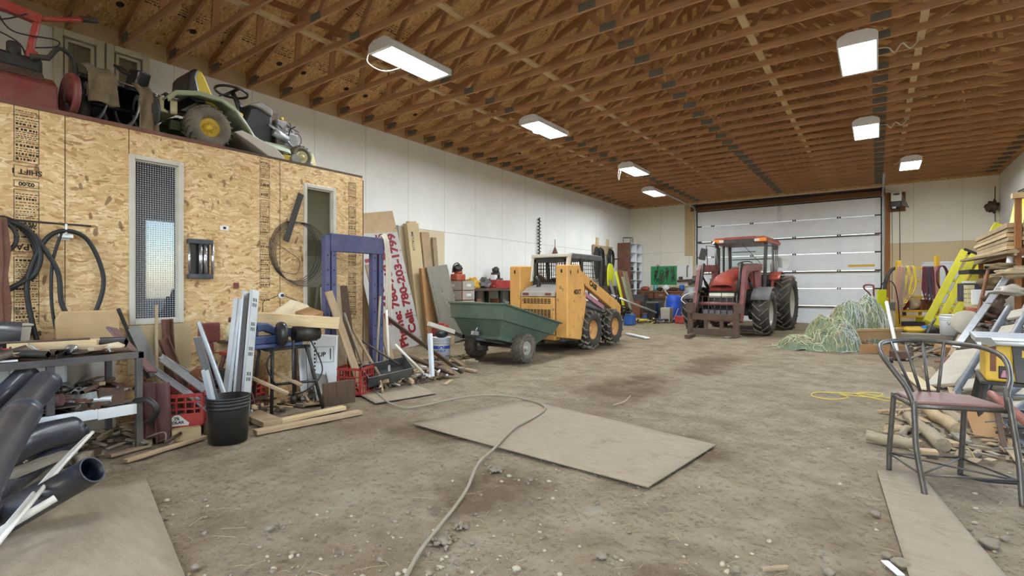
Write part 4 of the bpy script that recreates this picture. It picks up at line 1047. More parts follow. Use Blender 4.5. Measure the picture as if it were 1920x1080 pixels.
# ================================================================ snow blower with two sacks on it, and red tiller, on the loft
def blower():
    t = thing('snow_blower', 'black snow blower with open auger housing on the loft beside the lawn tractor', 'snow blower', (-6.32, 1.78, ZO))
    P = lambda n, mb, m, b=0, par=None: obj(n, mb, m, parent=par or t, bevel=b)
    vs = []; n = 16
    for i in range(n+1):
        a = R(70+215*i/n)
        for y in (-.30, .36): vs.append((.30*math.cos(a)-.05, y, .32+.30*math.sin(a)))
    P('auger_housing', MB().add(vs, [(2*i,2*i+1,2*i+3,2*i+2) for i in range(n)], True), 'black_iron').modifiers.new('solid','SOLIDIFY').thickness = .01
    P('left_disc', MB().lathe([(.001,-.03),(.08,-.03),(.09,0),(.22,0),(.25,-.03),(.27,0),(.25,.03),(.001,.03)], 28, Matrix(((0,1,0,.12),(0,0,1,-.34),(1,0,0,.30),(0,0,0,1)))), 'dark_red')
    P('right_disc', MB().lathe([(.001,-.03),(.08,-.03),(.09,0),(.22,0),(.27,-.04),(.30,0),(.27,.04),(.001,.03)], 28, Matrix(((0,1,0,.05),(0,0,1,.30),(1,0,0,.31),(0,0,0,1)))), 'black_rubber')
    for y0, ph in ((-.24, 0), (.06, 1.5)):
        vs = []; m = 26
        for i in range(m+1):
            a = ph+1.6*2*PI*i/m
            for rr_ in (.17, .235): vs.append((rr_*math.cos(a), y0+.26*i/m, .32+rr_*math.sin(a)))
        P('auger_ribbon', MB().add(vs, [(2*i,2*i+1,2*i+3,2*i+2) for i in range(m)], True), 'galvanised').modifiers.new('solid','SOLIDIFY').thickness = .008
    P('auger_shaft', MB().cyl((0,-.3,.32),(0,.4,.32),.025), 'black_iron')
    P('discharge_chute', MB().box((-.12,.28,.80),(.16,.14,.26),(0,.3,.4)).box((-.05,.12,.86),(.2,.10,.04),(0,.7,.2)), 'black_plastic', .02)
    P('handle_bar', MB().tube([(.05,-.22,.68),(.10,.42,.60),(.18,.55,.58),(.05,.52,.52)], .011, 8), 'chrome')
    P('grip_handle', MB().tube(bez([(.16,-.50,.66),(.18,-.42,.80),(.1,-.30,.72),(.05,-.28,.40)], 6), .022, 8).cyl((.18,-.62,.62),(.16,-.50,.66),.03), 'black_rubber')
    P('gear_box', MB().box((-.2,-.1,.6),(.3,.3,.2)).cyl((-.15,.0,.62),(-.15,.0,.78),.1), 'black_iron', .03)
    for (y, w, zt_, zb, nm) in ((-.14,.22,.60,.20,'wide brown sack draped over the left end of the snow blower'), (.235,.15,.535,.02,'narrow brown sack hanging over the front of the snow blower')):
        mb = MB()
        def fn(u, v, y=y, w=w, zt_=zt_, zb=zb):
            x = .10+.14*min(1, v*3)-.06*max(0, 1-v*5)+.02*math.sin(u*9+v*4)+.012*mnoise.noise(V((u*4, v*5, y*9)))
            return (x+.05, y+(u-.5)*w*(1+.10*v)+.02*v, zt_-(zt_-zb)*v-.02*abs(u-.5)+.01*math.sin(u*7))
        mb.grid(10, 16, fn); mb.v = [(v[0]-6.32, v[1]+1.78, v[2]+ZO) for v in mb.v]
        obj('sack', mb, 'burlap', label=nm, cat='sack', group='brown sacks', solid=.012)
blower()
bpy.data.objects['snow_blower'].scale = (1, 1, .80)
def tiller():
    t = thing('tiller', 'red garden tiller with tall tube handles at the left end of the loft', 'tiller', (-6.28, .95, ZO))
    P = lambda n, mb, m, b=0, par=None: obj(n, mb, m, parent=par or t, bevel=b)
    P('tine_shield', MB().prism([(-.25,.02),(-.25,.3),(-.15,.40),(.12,.38),(.25,.28),(.27,.02)], XZ, -.37, .75), 'dark_red', .015)
    P('shield_top', MB().prism([(-.2,.38),(-.1,.46),(.1,.44),(.2,.33)], XZ, -.30, .70), 'rusty_steel', .02)
    P('gear_case', MB().box((-.05,.14,.52),(.2,.34,.16)).cyl((0,.12,.45),(0,.12,.72),.05), 'black_iron', .03)
    P('red_bracket', MB().bar((0,.24,.42),(.0,.24,.68),.06,.09), 'red_paint', .02)
    h = P('handle_tube', MB().tube(bez([(0,.02,.50),(.0,.17,.50),(.0,.22,.62),(.0,.25,.82),(.0,.28,1.02)], 6), .028, 10), 'red_paint')
    obj('top_bracket', MB().bar((.0,-.3,1.10),(.0,.30,1.02),.08,.10), 'red_paint', parent=h, bevel=.01)
    obj('right_arm', MB().tube([(.0,.26,1.02),(.0,.45,1.10),(.0,.62,1.19)], .024, 10), 'red_paint', parent=h)
    obj('grip', MB().cyl((.0,.60,1.18),(.0,.72,1.22),.03), 'black_rubber', parent=h)
    obj('cross_bar', MB().tube([(-.05,-.7,.98),(.0,-.1,1.06),(.0,.26,1.05)], .035, 10), 'red_paint', parent=h)
    mb = MB()
    for k, pts in enumerate(([(0,-.5,.98),(.05,-.1,.80),(.02,.14,.72),(0,.20,.60)], [(0,.0,1.02),(.06,.10,.8),(.03,.40,.85),(.02,.40,.78),(0,.22,.70)], [(.05,.2,1.02),(.1,-.0,.85),(.05,-.4,.7)])):
        mb.tube(bez(pts, 8), .007, 5)
    obj('control_cable', mb, 'cord_black', parent=h)
    P('lever', MB().tube([(0,-.05,.62),(0,-.05,.86),(.02,-.12,.9)], .012, 6), 'galvanised')
    P('wheel', MB().lathe([(.05,-.05),(.17,-.05),(.19,0),(.17,.05),(.05,.05)], 20, Matrix(((0,1,0,-.1),(0,0,1,.6),(1,0,0,.2),(0,0,0,1)))), 'black_rubber')
tiller()
bpy.data.objects['tiller'].scale = (1, 1, .88)
# two window sashes leaning against the outer wall on the loft
for i, (y0, y1, lb) in enumerate(((1.88, 2.42, 'first old white window sash leaning on the outer wall above the snow blower'), (2.44, 2.96, 'second old white window sash, nearer the lawn tractor seat'))):
    t = thing('window_sash', lb, 'window sash', (XL+.03, (y0+y1)/2, ZO), group='window sashes stored on the loft', rot=(0, R(-.5), 0))
    w = (y1-y0)/2; H = 1.87
    mb = MB()
    for a in ((-w, -w+.09, 0, H), (w-.09, w, 0, H), (-w+.09, w-.09, 0, .09), (-w+.09, w-.09, H-.09, H)): mb.bx(.04, .13, *a)
    obj('outer_frame', mb, 'old_white_frame', parent=t, bevel=.01)
    mb = MB(); k = .11
    for a in ((-w+k, -w+k+.04, k, H-k), (w-k-.04, w-k, k, H-k), (-w+k, w-k, k, k+.04), (-w+k, w-k, H-k-.04, H-k)): mb.bx(.06, .11, *a)
    obj('inner_frame', mb, 'old_white_frame', parent=t, bevel=.006)
    obj('pane', MB().bx(.08, .086, -w+k, w-k, k, H-k), 'pane_dark', parent=t)
# ================================================================ small builders
def beam(name, label, cat, p, q, w, h, m, up=(0,0,1), group=None, parent=None, bevel=.004, kind=None, mb=None):
    """a straight piece with its own local x axis along its length, so the grain follows it"""
    p, q = V(p), V(q); d = q-p; L = d.length; x = d.normalized(); up = V(up)
    if abs(x.dot(up.normalized())) > .98: up = V((0,1,0)) if abs(x.y) < .9 else V((1,0,0))
    y = up.cross(x).normalized(); z = x.cross(y)
    mb = mb(L) if mb else MB().bx(-L/2, L/2, -w/2, w/2, -h/2, h/2)
    o = obj(name, mb, m, parent=parent, label=label, cat=cat, group=group, bevel=bevel, recentre=False, kind=kind)
    c = (p+q)/2
    o.matrix_world = Matrix(((x.x,y.x,z.x,c.x),(x.y,y.y,z.y,c.y),(x.z,y.z,z.z,c.z),(0,0,0,1)))
    return o
def item(name, label, cat, mb, m, group=None, bevel=0, solid=0, kind=None): return obj(name, mb, m, label=label, cat=cat, group=group, bevel=bevel, solid=solid, kind=kind)
def rod(name, label, cat, pts, r, m, group=None, n=10, smooth=0):
    P = bez(pts, smooth) if smooth else [V(p) for p in pts]
    if isinstance(r, (list, tuple)):
        q = []
        for i in range(len(P)):
            f = i/(len(P)-1)*(len(r)-1); a = min(int(f), len(r)-2); q.append(r[a]+(r[a+1]-r[a])*(f-a))
        r = q
    return item(name, label, cat, MB().tube(P, r, n), m, group)
def pipe(name, label, cat, pts, ro, ri, m, mo=None, group=None, n=20): 
    return item(name, label, cat, MB().pipe(pts, ro, ri, n, 0, 1 if mo else None), [m, mo] if mo else m, group)
def channel(L, w, h, t=.004): return MB().bx(-L/2, L/2, -w/2, w/2, -h/2, -h/2+t).bx(-L/2, L/2, -w/2, -w/2+t, -h/2+t, h/2).bx(-L/2, L/2, w/2-t, w/2, -h/2+t, h/2)
def angle_iron(L, w, t=.005): return MB().bx(-L/2, L/2, -w/2, w/2, -w/2, -w/2+t).bx(-L/2, L/2, -w/2, -w/2+t, -w/2+t, w/2)
# ================================================================ things hung on the partition
XF = XO+.003
# coiled black hose and red tie strap at the left edge
mb = MB()
t = thing('hose_coil', 'thick black hose coil hanging on a hook at the left end of the partition', 'hose', (XO+.03, .87, 0))
c = wx(15, 470, XO+.04)
pts = []
for k in range(72):
    a = 2*PI*k/30; r_ = .26+.012*k/30; pts.append((XO+.035+.012*(k/24), .80+r_*.95*math.sin(a), 1.57+.30*math.cos(a)*(1+.05*math.sin(k))))
obj('hose_loop', MB().tube([(p[0]-XO-.03, p[1]-.78, p[2]) for p in pts], .019, 8), 'cord_black', parent=t)
obj('hose_tail', MB().tube(bez([(.035,.25,1.75),(.04,.40,1.45),(.05,.43,1.15),(.06,.52,.95),(.07,.58,.80)], 8), .019, 8), 'cord_black', parent=t)
obj('small_loop', MB().tube([(.055, -.02+.16*math.cos(a), 1.71+.15*math.sin(a)) for a in [2*PI*i/28 for i in range(28)]], .016, 8, closed=True), 'cord_black', parent=t)
obj('hook', MB().tube([(-.025,.02,1.92),(.07,.02,1.90),(.08,.02,1.96)], .010, 6), 'white_enamel', parent=t)
mb = MB(); ps = [(XO+.10,.92,1.87),(XO+.11,.945,1.6),(XO+.115,.925,1.4),(XO+.11,.95,1.15),(XO+.10,.935,.86)]
for a_, b_ in zip(ps, ps[1:]): mb.bar(a_, b_, .055, .010, up=(1,0,0))
ps = [(XO+.12,.885,1.86),(XO+.125,.90,1.5),(XO+.12,.89,1.3),(XO+.115,.905,.88)]
for a_, b_ in zip(ps, ps[1:]): mb.bar(a_, b_, .05, .010, up=(1,0,0))
item('tie_strap', 'faded red webbing strap hanging over the black hose coil', 'strap', mb, 'rust_red')
rod('hanging_bar', 'thin dark rod fixed level across the partition above the hoses', 'rod', [(XO+.012,.30,1.865),(XO+.012,1.52,1.865)], .008, 'black_iron')
# black hose loop on a bracket
t = thing('hose_loop', 'single black hose looped over a white bracket left of the first window', 'hose', (XO+.02, 1.33, 0))
obj('hose', MB().tube(bez([(.05,-.16,.70),(.04,-.22,1.0),(.035,-.25,1.35),(.04,-.14,1.70),(.045,.0,1.80),(.04,.16,1.72),(.035,.27,1.40),(.04,.22,1.10),(.06,.06,.80),(.08,.0,.62)], 8), .019, 8), 'cord_black', parent=t)
obj('inner_strand', MB().tube(bez([(.05,-.02,.68),(.04,-.09,1.1),(.04,-.09,1.5),(.045,-.03,1.78)], 8), .012, 8), 'cord_black', parent=t)
obj('bracket', MB().bx(-.017,.05,-.05,.05,1.74,1.77).bx(-.017,-.01,-.04,.04,1.72,1.80).tube([(.05,.0,1.76),(.055,.0,1.86)], .009, 6), 'white_enamel', parent=t)
# roller fairlead
t = thing('roller_fairlead', 'blue framed fairlead with upright steel rollers hung beside the first window', 'fairlead', (XO+.002, 2.44, 1.39))
for z in (0, .37): obj('end_plate', MB().bx(0,.07,-.12,.12,z,z+.05), 'navy', parent=t, bevel=.006)
obj('back_plate', MB().bx(0,.012,-.10,.10,.05,.37), 'black_iron', parent=t)
for y in (-.11, .0, .045, .12): obj('roller', MB().cyl((.045,y,.05),(.045,y,.37), .014 if abs(y) > .1 else .02), 'chrome', parent=t)
mb = MB().bx(XO,XO+.002,2.66,2.75,1.935,1.985); 
t = item('paper_tag', 'small white tag stuck on the partition above the fairlead', 'tag', mb, 'white_board')
obj('printing', MB().bx(.001,.002,-.015,.015,.012,.038), 'black_ink', parent=t)
# wire coil with bar
t = thing('wire_coil', 'large coil of thin wire hanging on the partition before the second window', 'wire coil', (XO+.01, 3.52, 1.75))
for k in range(6):
    ry, rz_ = .31+.010*k, .37+.006*k
    obj('wire_turn', MB().tube([(  .012+.006*k, .022*k+ry*math.sin(a), -.008*k+rz_*math.cos(a)) for a in [2*PI*i/40 for i in range(40)]], .0042, 5, closed=True), 'cord_black' if k < 3 else 'dark_steel', parent=t)
obj('loose_end', MB().tube(bez([(.02,-.28,.1),(.02,-.1,.0),(.03,.06,-.12),(.03,.02,-.28),(.02,-.16,-.26)], 8), .004, 5), 'dark_steel', parent=t)
beam('spring_leaf', 'dark curved leaf of steel hung slanting inside the wire coil', 'steel bar', (XO+.05, 3.60, 2.47), (XO+.05, 3.40, 1.86), .075, .012, 'black_iron', up=(1,0,0))
t = thing('light_socket', 'small white light socket on the partition below the wire coil, with thin wires', 'socket', (XO, 3.36, 1.20))
obj('socket_base', MB().cyl((0,0,0),(.03,0,0), .035), 'white_enamel', parent=t)
obj('bulb_holder', MB().cyl((.03,0,0),(.05,0,0), .018), 'black_plastic', parent=t)
for s in (-1, 1): obj('wire', MB().tube([(.004,s*.03,0),(.004,s*.22,-.07),(.004,s*.24,-.40)], .004, 5), 'cord_black', parent=t)
item('switch_box', 'small open red and black switch box low on the partition', 'switch box', MB().bx(XO,XO+.03,2.80,2.85,1.29,1.35), 'dark_red', bevel=.004)
# ================================================================ steel work bench with scrap
bx0, bx1, by0, by1, bz = -5.55, -4.80, .0, 1.58, .78
t = thing('work_bench', 'low steel bench with two shelves piled with scrap metal, at the left edge', 'bench', ((bx0+bx1)/2, (by0+by1)/2, 0))
w2, l2 = (bx1-bx0)/2, (by1-by0)/2
for sx in (-1, 1):
    for y in (-l2+.03, l2-.03): obj('leg', MB().bx(sx*(w2-.02)-.022, sx*(w2-.02)+.022, y-.022, y+.022, 0, bz-.05), 'bench_paint', parent=t, bevel=.003)
obj('top_frame', MB().bx(-w2,-w2+.04,-l2,l2,bz-.05,bz).bx(w2-.04,w2,-l2,l2,bz-.05,bz).bx(-w2,w2,-l2,-l2+.04,bz-.05,bz).bx(-w2,w2,l2-.04,l2,bz-.05,bz), 'bench_paint', parent=t, bevel=.003)
obj('top_sheet', MB().bx(-w2+.04,w2-.04,-l2+.04,l2-.04,bz-.02,bz-.01), 'rusty_steel', parent=t)
obj('lower_shelf', MB().bx(-w2+.04,w2-.04,-l2+.04,l2-.04,.33,.345), 'rusty_steel', parent=t)
obj('lower_rail', MB().bx(w2-.03,w2+.0,-l2+.05,l2-.3,.30,.375).bx(w2-.03,w2+.004,l2-.3,l2-.05,.29,.37), 'white_enamel', parent=t, bevel=.003)
obj('mid_post', MB().bx(w2-.045,w2-.005,.2,.245,.36,bz-.05), 'bench_paint', parent=t)
rod('clamp', 'dark curved clamp jaw hooked on the right end of the bench', 'clamp', [(-4.82,1.52,.39),(-4.72,1.58,.40),(-4.66,1.62,.33),(-4.70,1.60,.24),(-4.76,1.57,.22)], [.018,.024,.024,.02,.012], 'black_iron', smooth=5)
beam('timber_block', 'thick pale square timber lying across the top of the bench', 'timber', (-5.36,.89,.835), (-5.08,1.36,.835), .09, .10, 'pale_lumber')
t = thing('drain_pipe', 'wide black pipe with cut open end behind the pale timber on the bench', 'pipe', (0,0,0))
obj('pipe_wall', MB().pipe([(-5.62,.1,.93),(-5.58,.62,.93),(-5.52,.98,.90)], .125, .115, 24, 0, 1), ['pipe_black', 'pipe_inner'], parent=t)
r4 = random.Random(21)
tops = [  # kind, p, q, size, material, label
 ('pipe', (-5.05,.92,.815),(-4.86,1.06,.815), .028, 'rusty_steel', 'short rusty pipe end lying on the bench top near the front'),
 ('bar', (-5.1,.55,.80),(-4.88,1.02,.83), .05, 'old_lumber', 'weathered wooden stick slanting over the bench front edge'),
 ('flat', (-4.95,.30,.79),(-4.86,.85,.79), .06, 'white_enamel', 'white painted flat bar near the left end of the bench top'),
 ('rod', (-5.2,1.0,.80),(-4.9,1.5,.80), .012, 'rusty_steel', 'long thin rusty rod lying along the right half of the bench top'),
 ('rod', (-5.3,1.15,.80),(-5.0,1.45,.80), .016, 'dark_steel', 'short dark rod lying at the back right of the bench top'),
 ('angle', (-5.2,1.05,.80),(-4.95,1.2,.81), .045, 'rusty_steel', 'stubby rusty angle iron in the middle of the bench top'),
 ('flat', (-5.3,1.3,.79),(-4.9,1.42,.79), .05, 'dark_steel', 'dark flat bar lying crosswise at the right of the bench top'),
 ('rod', (-5.25,.72,.89),(-4.98,1.28,.90), .009, 'rusty_steel', 'bent thin rod with hooked end resting on the pale timber'),
 ('square', (-5.12,1.38,.85),(-5.0,1.52,.85), .07, 'black_iron', 'short black square tube standing out at the right end of the bench top'),
 ('rod', (-4.98,1.14,.80),(-4.88,1.50,.80), .02, 'rusty_steel', 'thick rusty bolt rod along the bench front edge, right half'),
]
lows = [
 ('flat', (-5.05,.45,.40),(-4.85,1.2,.42), .10, 'dark_steel', 'wide grey steel strip slanting on the lower bench shelf'),
 ('square', (-5.0,.42,.42),(-4.80,.58,.40), .11, 'rusty_steel', 'big rusty square tube open towards the front of the lower shelf'),
 ('channel', (-5.1,.60,.46),(-4.80,.72,.42), .07, 'galvanised', 'bright channel offcut on the lower shelf beside the big square tube'),
 ('pipe', (-5.0,.55,.46),(-4.79,.70,.37), .024, 'galvanised', 'small round pipe pointing down from the lower shelf'),
 ('cyl', (-4.93,.95,.47),(-4.83,1.08,.48), .045, 'maroon', 'maroon painted drum-like cylinder on the lower shelf'),
 ('pipe', (-5.15,.75,.46),(-4.84,1.38,.43), .025, 'aluminium', 'long silver pipe crossing the lower shelf'),
 ('rod', (-5.2,.85,.50),(-4.90,1.30,.46), .012, 'dark_steel', 'dark long rod on top of the lower shelf scrap'),
 ('angle', (-5.3,1.0,.47),(-4.88,1.36,.46), .06, 'rusty_steel', 'rusty angle iron at the right of the lower shelf'),
 ('rod', (-5.1,1.02,.40),(-4.82,1.36,.40), .02, 'rusty_steel', 'stout rusty bar along the front of the lower shelf'),
 ('flat', (-5.25,.6,.55),(-4.92,1.25,.45), .03, 'dark_steel', 'narrow dark strip leaning in the lower shelf scrap'),
 ('bar', (-5.2,1.15,.47),(-4.9,1.45,.42), .06, 'old_lumber', 'grey wood offcut at the right end of the lower shelf'),
 ('plate', (-4.86,1.30,.46),(-4.84,1.46,.44), .13, 'rusty_steel', 'upright rusty plate at the right end of the lower shelf'),
 ('rod', (-4.95,.80,.38),(-4.78,.92,.34), .018, 'rusty_steel', 'hooked rusty rod hanging over the white rail of the lower shelf'),
 ('cyl', (-4.87,1.16,.40),(-4.81,1.20,.40), .035, 'dark_steel', 'round steel knob on the front of the lower shelf'),
 ('cyl', (-4.86,1.25,.39),(-4.81,1.28,.39), .03, 'rusty_steel', 'small rusty bushing beside the round steel knob'),
 ('rod', (-5.3,.30,.45),(-4.9,.9,.60), .014, 'black_iron', 'black rod rising over the left part of the lower shelf'),
]
def scrap(lst, nm, grp):
    for kd, p, q, s, m, lb in lst:
        if kd == 'pipe': pipe('scrap_pipe', lb, 'scrap metal', [p, q], s, s*.82, m, group=grp, n=14)
        elif kd in ('rod', 'cyl'): rod('scrap_rod' if kd == 'rod' else 'scrap_cylinder', lb, 'scrap metal', [p, q], s, m, group=grp)
        elif kd == 'bar': beam('wood_offcut', lb, 'wood', p, q, s, s*.7, m, group=grp)
        elif kd == 'flat': beam('flat_bar', lb, 'scrap metal', p, q, s, .008, m, group=grp, bevel=0)
        elif kd == 'plate': beam('steel_plate', lb, 'scrap metal', p, q, .01, s, m, group=grp, bevel=0)
        elif kd == 'angle': beam('angle_iron', lb, 'scrap metal', p, q, s, s, m, group=grp, bevel=0, mb=lambda L: angle_iron(L, s))
        elif kd == 'channel': beam('steel_channel', lb, 'scrap metal', p, q, s, s, m, group=grp, bevel=0, mb=lambda L: channel(L, s, s*.6))
        elif kd == 'square': pipe('square_tube', lb, 'scrap metal', [p, q], s*.62, s*.54, m, group=grp, n=4)
rs = random.Random(55); kinds = [('rod','rod'),('flat','flat bar'),('pipe','pipe'),('angle','angle iron'),('square','square tube'),('bar','wood offcut')]
shade = [('rusty_steel','rusty'),('dark_steel','dark'),('black_iron','black'),('galvanised','grey'),('mid_grey','dusty')]
zone = [('left', .25), ('left of centre', .55), ('centre', .85), ('right of centre', 1.10), ('right', 1.36)]
def more(n, x0, x1, z0, z1, where, lst):
    seen = set()
    while len(seen) < n:
        kd, kn = rs.choice(kinds); m, sn = rs.choice(shade); zn, yc = rs.choice(zone); 
        if kd == 'bar': m, sn = 'old_lumber', 'weathered'
        key = (kn, sn, zn)
        if key in seen: continue
        seen.add(key); L_ = rs.uniform(.10,.24); a = rs.uniform(-.9,.9); x = rs.uniform(x0,x1); y = min(max(yc+rs.uniform(-.1,.1), .16), 1.36); z = rs.uniform(z0,z1)
        d = V((math.cos(a)*L_, math.sin(a)*L_, rs.uniform(-.03,.03)))
        s = {'rod': .010, 'flat': .05, 'pipe': .02, 'angle': .045, 'square': .05, 'bar': .05}[kd]*rs.uniform(.8,1.3)
        c = V((x, y, z)); p_, q_ = c-d, c+d
        for e in (p_, q_): e.x = min(max(e.x, x0-.12), -4.80); e.y = min(max(e.y, .05), 1.50)
        lst.append((kd, tuple(p_), tuple(q_), s, m, '%s %s in the %s, %s' % (sn, kn, where, zn)))
more(26, -5.25, -4.92, .40, .52, 'scrap heap on the lower bench shelf', lows)
more(16, -5.30, -4.90, .80, .83, 'loose scrap on the bench top', tops)
scrap(tops, '', 'scrap on the bench top'); scrap(lows, '', 'scrap on the lower bench shelf')
item('steel_ball', 'small shiny dome resting on the bench against the pale timber', 'dome', MB().ball((-4.98,1.17,.83), .042, (1,1,.8)), 'chrome')
item('red_cloth', 'crumpled red rag on the bench below the pale timber', 'rag', MB().ball((-5.12,.80,.82), .06, (1.3,1.6,.55), jit=.6, seed=3), 'red_plastic')
item('blue_plug', 'small blue plastic plug on the bench front edge', 'cap', MB().cyl((-4.86,.66,.80),(-4.82,.70,.80), .022), 'blue_plastic')
item('white_bag', 'small crumpled pale bag at the right end of the bench top', 'bag', MB().ball((-4.95,1.40,.82), .06, (1.2,1.6,.5), jit=.8, seed=5), 'tarp')
item('storage_tub', 'pale green plastic tub behind the bench under the hoses', 'tub', MB().prism([(-.19,0),(.19,0),(.215,.20),(-.215,.20)], Matrix(((0,0,1,-5.82),(1,0,0,.86),(0,1,0,.78),(0,0,0,1))), 0, .16).bx(-5.835,-5.645,.635,1.085,.98,1.0), 'cabinet_grey', bevel=.008)
beam('tub_shelf', 'plank shelf on the partition holding the pale green tub', 'shelf', (-5.74,.3,.765), (-5.74,1.25,.765), .30, .025, 'old_lumber', up=(0,0,1))
# white jugs and panels standing under the bench
for i, (y, w, h, lb) in enumerate(((.62,.14,.42,'tall white jug standing behind the lower shelf, left'), (.84,.10,.40,'narrow white canister standing behind the lower shelf, middle'), (1.06,.34,.44,'broad white sheet metal box behind the lower shelf, right'))):
    item('white_canister', lb, 'canister', MB().bx(-5.50,-5.34,y-w/2,y+w/2,.35,.35+h), 'white_enamel', 'white containers behind the bench shelf', bevel=.02)
item('moulded_shell', 'worn tan moulded panel with rounded top leaning on the partition behind the bench', 'panel', MB().prism([(-.22,0),(.22,0),(.235,.40),(.20,.47),(-.19,.47),(-.225,.40)], Matrix(((0,-.0,1,-5.74),(1,0,0,1.46),(0,1,0,.62),(0,0,0,1))), -.02, .015), 'bin_tan', bevel=.012)
beam('seat_stand', 'dull white metal box carrying the tan moulded panel', 'box', (-5.80,1.20,.31), (-5.80,1.66,.31), .16, .62, 'cabinet_grey')
beam('wiper_arm', 'dark bent steel arm leaning in the corner left of the first window', 'steel arm', (-5.80,1.70,1.10), (-5.72,1.92,.42), .05, .03, 'black_iron')
beam('slanted_bracket', 'flat galvanised bracket leaning below the dark bent arm', 'bracket', (-5.72,1.80,.92), (-5.66,1.96,.45), .10, .012, 'mid_grey', up=(1,0,0))
beam('pink_board', 'faded maroon board slanting behind the right end of the bench', 'board', (-5.35,1.52,.95), (-4.98,1.70,.58), .12, .02, 'maroon', up=(.4,.6,1))
rod('thin_stake', 'thin upright brown stake in front of the first window', 'stake', [(-5.55,1.93,.0),(-5.62,1.95,1.13)], .014, 'old_lumber')
# ---- black plastic pipes in the near left corner
pl = [
 ([dp(88,716,3.55), dp(20,790,3.05), dp(-60,880,2.6)], .085, 'fat black plastic pipe slanting up across the bench front'),
 ([dp(58,690,3.62), dp(0,745,3.45), dp(-60,800,3.2)], .06, 'narrower black pipe behind the fat slanting pipe'),
 ([dp(46,772,2.95), dp(-10,860,2.5), dp(-60,960,2.1)], .085, 'black pipe leaning at the left edge with its round end raised'),
 ([dp(136,806,3.65), dp(60,826,3.35), dp(-40,880,2.95)], .095, 'bluish black pipe lying almost level below the bench'),
 ([dp(150,806,3.85), dp(60,880,3.3), dp(-40,950,2.6)], .06, 'split dusty pipe under the bluish black pipe'),
 ([dp(174,880,2.62), dp(60,946,2.61), dp(-50,1010,2.6)], .072, 'lowest black pipe with its white rimmed open end facing the room'),
 ([dp(110,900,3.2), dp(20,950,2.7), dp(-60,985,2.4)], .055, 'thin grey black pipe lying behind the lowest pipe'),
]
for pts, r_, lb in pl:
    o = pipe('plastic_pipe', lb, 'pipe', [pts[0]] + bez(pts, 5)[1:], r_, r_*.88, 'pipe_black', 'pipe_inner', 'black plastic pipes in the near left corner', 24)
e0 = dp(176,880,3.3); e1 = dp(170,884,3.27); dd = (e0-e1).normalized()
tc = [('white_conduit', 'upper thin white plastic strip curving over the black pipes', [dp(166,817,3.35), dp(110,872,2.95), dp(40,955,2.4), dp(-40,1050,2.1)], .014),
      ('white_conduit', 'second white plastic strip right beside the upper one', [dp(174,810,3.31), dp(122,866,2.91), dp(54,948,2.36), dp(-24,1044,2.06)], .011),
      ('white_conduit', 'lowest wide white plastic strip on top of the lowest black pipe', [dp(104,934,2.45), dp(40,972,2.35), dp(-40,1020,2.25)], .019)]
for nm, lb, pts, r_ in tc: rod(nm, lb, 'plastic strip', pts, r_, 'white_plastic', 'white strips over the pipes', smooth=6, n=8)
beam('grey_plank', 'weathered grey plank lying among the black pipes', 'plank', dp(128,848,3.55), dp(-20,905,2.85), .12, .03, 'grey_lumber')
for i, (px, py, d, s, lb) in enumerate(((70,890,3.4,.07,'round brown stone among the pipes, left'), (95,880,3.5,.055,'dark stone beside the round brown one'), (120,885,3.5,.05,'small grey stone near the lowest pipe end'), (150,862,3.75,.06,'square dark metal clip on the dirt behind the pipes'))):
    p = gp(px, py+14); item('rubble_stone', lb, 'stone', MB().ball((p.x, p.y, s*.7), s, (1.2,1,.75), jit=.5, seed=i), 'stone', 'rubble beside the pipes')
beam('floor_stick', 'long tan stick lying on the dirt in front of the bench', 'stick', gp(235,868)+V((0,0,.015)), gp(385,822)+V((0,0,.015)), .05, .025, 'tan_lumber')
beam('floor_stick', 'shorter tan stick behind the long one in front of the bench', 'stick', gp(205,858)+V((0,0,.012)), gp(280,838)+V((0,0,.012)), .05, .022, 'old_lumber')
